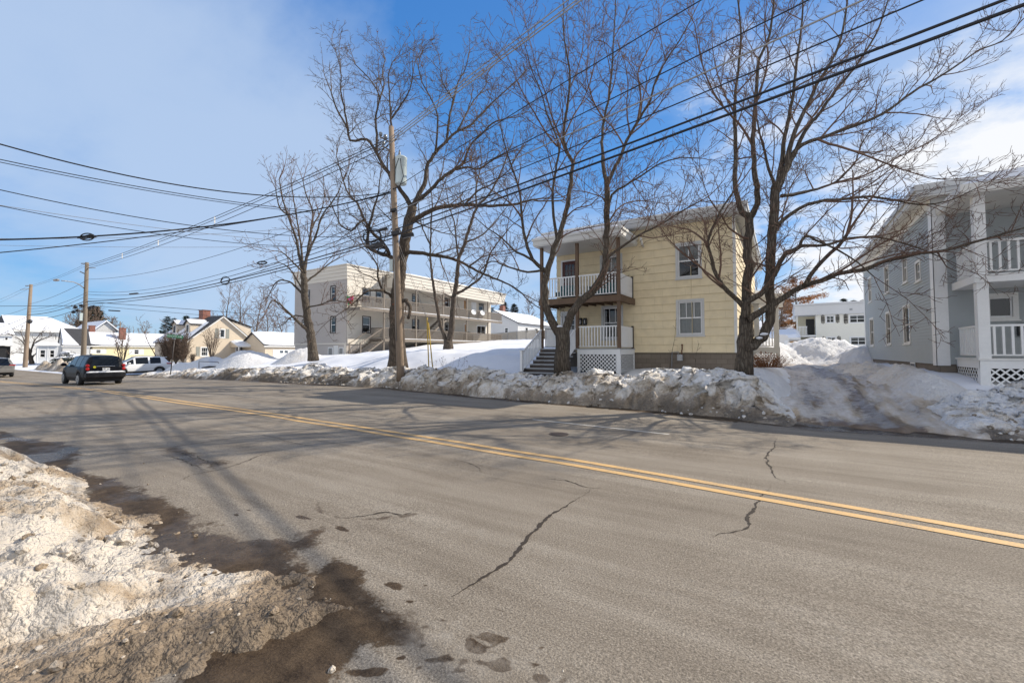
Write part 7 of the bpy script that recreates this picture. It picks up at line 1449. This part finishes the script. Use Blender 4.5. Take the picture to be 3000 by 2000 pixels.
ar.build('arrow', MT['white'], blade); box_part('clamp', 'metal', sg_, q.x-.05, q.x+.05, q.y-.05, q.y+.05, q.z-.2, q.z-.1)
# black frame and board poking out of the corner pile
fd = 35.5; fr1 = thing('metal_frame', 'black square metal rail poking out of the shaded corner snow pile', 'metal rail', tuple(onD(583, 1072, fd))); mb = MB(); mb.tube([onD(583, 1078, fd), onD(583, 1058.5, fd), onD(640, 1060.5, fd), onD(640, 1064, fd)], .035, 4, sm=False); mb.build('rail', MT['black'], fr1)
mb = MB(); a_, b_ = onD(591, 1077, fd-.3), onD(634, 1073.5, fd-.2); mb.tube([a_, a_.lerp(b_, .5)+ZU*.02, b_], [.05, .09, .05], 6); tag(mb.build('dark_board', MT['black']), 'dark flat board half buried below the black rail in the snow pile', 'board')
# ================================================================ background trees and shrubs
CON = 'conifers on the horizon'
for (px, y0, y1, D, w, lab) in ((487, 1040, 923, 95, 2.3, 'dark conifer left of the cape house dormers, left of three'), (508, 1040, 928, 97, 2.0, 'dark conifer left of the cape house dormers, middle of three'), (543, 1040, 921, 92, 2.6, 'dark conifer rising behind the cape house dormer'), (574, 1040, 934, 93, 1.8, 'small dark conifer just left of the cape chimney'), (1476, 1000, 878, 105, 2.6, 'dark conifer behind the bungalow chimney'), (1507, 1000, 886, 110, 2.6, 'sparser dark conifer right of the bungalow chimney'), (1441, 1000, 897, 108, 1.8, 'small conifer at the apartment corner by the bungalow'), (2476, 1000, 871, 118, 3.2, 'dark conifer over the white building, left end'), (2505, 1000, 876, 120, 3.4, 'dark low conifer over the middle of the white building'), (2532, 1000, 875, 121, 3.2, 'dark conifer nearest the grey house eave'), (270, 1030, 893, 150, 6.5, 'broad dark pine topping the brown trees behind the lamp pole'), (244, 1030, 905, 152, 4.0, 'smaller dark pine left of the broad pine')):
    b = onD(px, y0, D); t_ = onD(px, y1, D); conifer(lab, (px, y0), D, t_.z-b.z, w, int(px), (.020, .034, .020) if px != 1507 else (.045, .05, .035), CON)
BR = 'bare trees behind the houses'
k = 0
for (px, y0, y1, D, sp, lab) in ((190, 1030, 930, 135, .42, 'brown bare tree behind the big white roof'), (222, 1030, 912, 140, .46, 'rounded bare crown under the dark pine, left'), (258, 1030, 906, 142, .46, 'rounded bare crown under the broad dark pine'), (292, 1030, 908, 140, .44, 'rounded bare crown right of the broad dark pine'), (318, 1030, 932, 130, .42, 'lower bare tree behind the ranch roof, left'), (345, 1030, 938, 132, .42, 'lower bare tree behind the ranch chimney'), (420, 1030, 950, 128, .4, 'small bare tree over the ranch roof, right'), (650, 1040, 826, 92, .36, 'tall bare tree behind the cape house, left'), (700, 1040, 838, 90, .38, 'tall bare tree behind the cape house, middle'), (742, 1040, 850, 84, .38, 'tall bare tree behind the garage roof'), (790, 1040, 880, 88, .36, 'bare tree between garage and slender maple'), (835, 1040, 890, 90, .36, 'bare tree right of the garage roof'), (1545, 1000, 872, 100, .38, 'bare tree behind the bungalow, right part'), (1590, 1000, 890, 102, .36, 'bare tree behind the yellow house porch posts'), (2235, 1000, 790, 62, .36, 'dense bare tree behind the yellow house corner'), (2205, 1000, 800, 66, .36, 'bare tree half hidden by the big maple trunk'), (2275, 1000, 850, 68, .36, 'bare tree behind the side porch'), (1395, 990, 885, 110, .36, 'bare tree over the right end of the apartments')):
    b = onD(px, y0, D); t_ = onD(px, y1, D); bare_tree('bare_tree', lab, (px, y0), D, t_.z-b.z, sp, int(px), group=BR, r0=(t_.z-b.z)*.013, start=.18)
# orange brown pine with dead needles
def brown_pine(px, y0, y1, D, w, seed, lab):
    rng = random.Random(seed); b = onD(px, y0, D); H = onD(px, y1, D).z-b.z; root = thing('brown_tree', lab, 'tree', tuple(b)); MB().tube([b-ZU, b+ZU*H*.9], [.22, .05], 7).build('trunk', MT['bark_oak'], root); mb = MB(); wd = MB()
    for i in range(46):
        z = H*(.22+.76*i/46); L_ = w*math.sin(math.pi*min(1, .28+.72*(1-i/46)))*rng.uniform(.6, 1.15); a = rng.random()*6.28; d = Vector((math.cos(a), math.sin(a), rng.uniform(.05, .35))); p0 = b+ZU*z; wd.tube([p0, p0+d*L_*.6, p0+d*L_+ZU*.2], [.05, .03, .012], 4, cap=False)
        for j in range(190):
            f = rng.uniform(.25, 1.02); q = p0+d*L_*f+Vector((rng.gauss(0, .28), rng.gauss(0, .28), rng.gauss(.06, .16))); u = (d+Vector((rng.gauss(0, .6), rng.gauss(0, .6), rng.gauss(.1, .3)))).normalized()*rng.uniform(.18, .38); s_ = u.cross(ZU).normalized()*.045+ZU*.02
            mb.quad(q-s_, q+u*.5-s_*1.4, q+u, q+u*.5+s_*1.4)
    wd.build('branch', MT['bark_oak'], root, kind='stuff'); mb.build('crown', M('brown_needles', (.34, .165, .065), .85, .35, .9), root)
brown_pine(2335, 1000, 828, 70, 4.4, 5, 'orange brown needled tree above the white building porch'); brown_pine(2292, 1000, 868, 78, 3.6, 9, 'duller brown tree left of the orange brown one')
# shrubs
SH = dict(segs=[7, 6, 4], wig=.10, curl=.4, up=[.02, .1, .12], rmin=.012, maxlev=2, space=[.5, .32, .26], ang=(18, 42), len=[2, 1.0, .5], thick=.02)
bare_tree('bare_shrub', 'many stemmed tall bare shrub in front of the cape gable', (620, 1052), 58, 4.6, .3, 61, stems=16, o=dict(SH, len=[2, 1.3, .6]), r0=.05, start=.35, cat='shrub')
MT['shrubtwig'] = M('brown_shrub_twigs', (.115, .082, .062), .9, .3, .8, spec=.1)
for px, hgt, n, sd_ in ((492, 3.6, 22, 71), (515, 4.2, 24, 72), (536, 3.4, 20, 73)): bare_tree('bare_shrub', {71: 'dense brown bare bush behind the street sign, left', 72: 'dense brown bare bush behind the street sign, tallest', 73: 'dense brown bare bush at the cape corner'}[sd_], (px, 1062), 54, hgt, .3, sd_, tw='shrubtwig', stems=n, o=dict(SH, len=[2, 1.2, .7], space=[.5, .20, .17], rmin=.016), r0=.04, start=.08, cat='shrub', group='brown bushes at the side street corner')
bare_tree('bare_shrub', 'yellow brown low shrub under the cape windows', (563, 1060), 56, 1.3, .4, 74, tw='shrubtwig', stems=20, o=dict(SH, len=[2, .6, .3], space=[.5, .16, .14]), r0=.02, start=.1, cat='shrub')
bare_tree('ornamental_tree', 'bare ornamental tree before the ranch house, behind the dark wagon', (358, 1068), 66, 5.8, .42, 81, stems=6, o=dict(SH, len=[3, 2.1, .9, .5], maxlev=3, space=[.5, .5, .4, .35], rmin=.017), r0=.09, start=.25)
bare_tree('bare_tree', 'thin bare tree right of the ranch chimney', (468, 1060), 62, 6.8, .34, 82, stems=3, o=dict(SH, len=[3, 2.0, .9, .5], maxlev=3, space=[.5, .5, .4, .35], rmin=.017), r0=.07, start=.25, group=None)
make_tree('fruit_tree', 'low wide spreading bare tree right behind the leaning pole', 67, (92, 1064), [([(92, 1064), (91, 1050), (88, 1042)], 6.5, 5.5), ([(89, 1044), (80, 1030), (72, 1010), (60, 995), (42, 985)], 3.6, .8, -1), ([(88, 1042), (84, 1020), (72, 1000), (66, 985), (60, 972)], 3.2, .8, 1.5), ([(88, 1042), (95, 1015), (110, 1000), (128, 992), (150, 985)], 3.6, .8, -1), ([(95, 1015), (100, 1000), (112, 985), (122, 974)], 2.6, .7, .5), ([(89, 1045), (70, 1035), (50, 1032), (36, 1035)], 3.0, .7, 1), ([(92, 1050), (100, 1040), (118, 1030), (140, 1035)], 3.0, .7, 2)], dict(O5, len=[3, 1.9, .9, .5], maxlev=3, space=[.5, .42, .34, .3], rmin=.017, up=[0, .04, .05, .05]), 91, 'bark_oak', 'twig')
# spruce shrub weighed down by snow
def snow_spruce(px, py, D, lab):
    b = onD(px, py, D); root = thing('evergreen_shrub', lab, 'shrub', tuple(b)); rng = random.Random(4); mb = MB(); sn = MB()
    for i in range(700):
        a = rng.random()*6.28; r = rng.random()**.5*1.5; z = rng.random()*(2.3-1.0*r); d = Vector((math.cos(a), math.sin(a), -.15)); q = b+Vector((math.cos(a)*r*1.1, math.sin(a)*r*1.1, z)); s_ = d.cross(ZU)*.10; u = d*rng.uniform(.25, .5)
        mb.quad(q-s_, q+u*.5-s_, q+u-ZU*.1, q+u*.5+s_)
    for i in range(16):
        a = i*.79; z = .5+1.5*i/16; r = 1.5*(1-i/20); q = b+Vector((math.cos(a)*r, math.sin(a)*r, z)); sn.blob(q, .42, .42, .14, i, .3, 2)
    mb.build('foliage', M('spruce_needles', (.018, .026, .018), .85, .3, 2), root); sn.build('snow_load', MT['snow'], root)
snow_spruce(200, 1070, 62, 'dark evergreen bush bent under snow behind the dark wagon')
# dry stalks and saplings by the yellow house
def stalks(name, lab, c, rx, ry, n, h, mat, seed, lean=.5, w=.006):
    rng = random.Random(seed); mb = MB(); root = thing(name, lab, 'shrub', tuple(c))
    for i in range(n):
        x, y = rng.gauss(0, rx*.5), rng.gauss(0, ry*.5); p = c+Vector((x, y, -.1)); d = Vector((x/rx*lean+rng.gauss(0, .25), y/ry*lean+rng.gauss(0, .25), 1)).normalized(); L_ = h*rng.uniform(.5, 1.1); pts = [p]
        for k in range(4): d = (d+Vector((rng.gauss(0, .12), rng.gauss(0, .12), -.08))).normalized(); pts.append(pts[-1]+d*L_/4)
        mb.tube(pts, [w, w, w*.8, w*.7, w*.5], 3, cap=False)
        e = pts[-1]; u = d*.07; s_ = Vector((rng.gauss(0, 1), rng.gauss(0, 1), 0)).normalized()*.022; mb.quad(e-s_, e+u*.5-s_, e+u, e+u*.5+s_)
    mb.build('stem', MT[mat], root, kind='stuff'); return root
MT['rusty_stalk'] = M('rusty_stalks', (.20, .085, .035), .9, .3, 3); MT['straw'] = M('straw_stalks', (.36, .27, .16), .9, .3, 3)
stalks('dry_shrub', 'rusty brown dead hydrangea stalks in the snow beside the side porch', onD(2242, 1068, 17.2), .55, .35, 260, .55, 'rusty_stalk', 3, .9, .007)
for px, py, y1, sd_, lab in ((1962, 1072, 930, 3, 'thin leafless sapling against the yellow wall, left of two'), (2036, 1072, 990, 4, 'thin leafless sapling by the gas meter, right of two')):
    b = onY(px, py, 18.9); H = onY(px, y1, 18.9).z-b.z; bare_tree('sapling', lab, tuple(b), 17.4, H, .2, sd_, r0=.012, o=dict(SH, rmin=.005, maxlev=2, space=[.4, .35, .25], len=[1, .5, .22]), start=.2, cat='sapling', group='saplings at the yellow wall')
stalks('dry_weeds', 'few thin dry weeds poking through the shaded lawn snow', onD(1300, 1068, 22)+ZU*.0, 1.2, .8, 26, .45, 'twig', 5, .4, .004)
# far belt of leafless woods
t = Tree(777); rng = random.Random(6); o = dict(segs=[5, 4, 3], wig=.1, curl=.3, up=[.02, .08, .1], rmin=.035, maxlev=2, space=[1, 1.0, .8], ang=(22, 48), len=[3, 3.2, 1.5], thick=.02)
for i in range(95):
    px = rng.uniform(-500, 900) if i < 55 else rng.uniform(1380, 2600); D = rng.uniform(170, 240); b = onD(px, 1032, D); H = rng.uniform(7, 12); b.z = 1.0; d = Vector((0, 0, 1)); pts = [b, b+ZU*H*.4, b+ZU*H*.75, b+ZU*H]; rad = [.2, .14, .08, .04]
    t.cr.tube(pts, rad, 4, cap=False); t.kids(pts, rad, 1, o, .2)
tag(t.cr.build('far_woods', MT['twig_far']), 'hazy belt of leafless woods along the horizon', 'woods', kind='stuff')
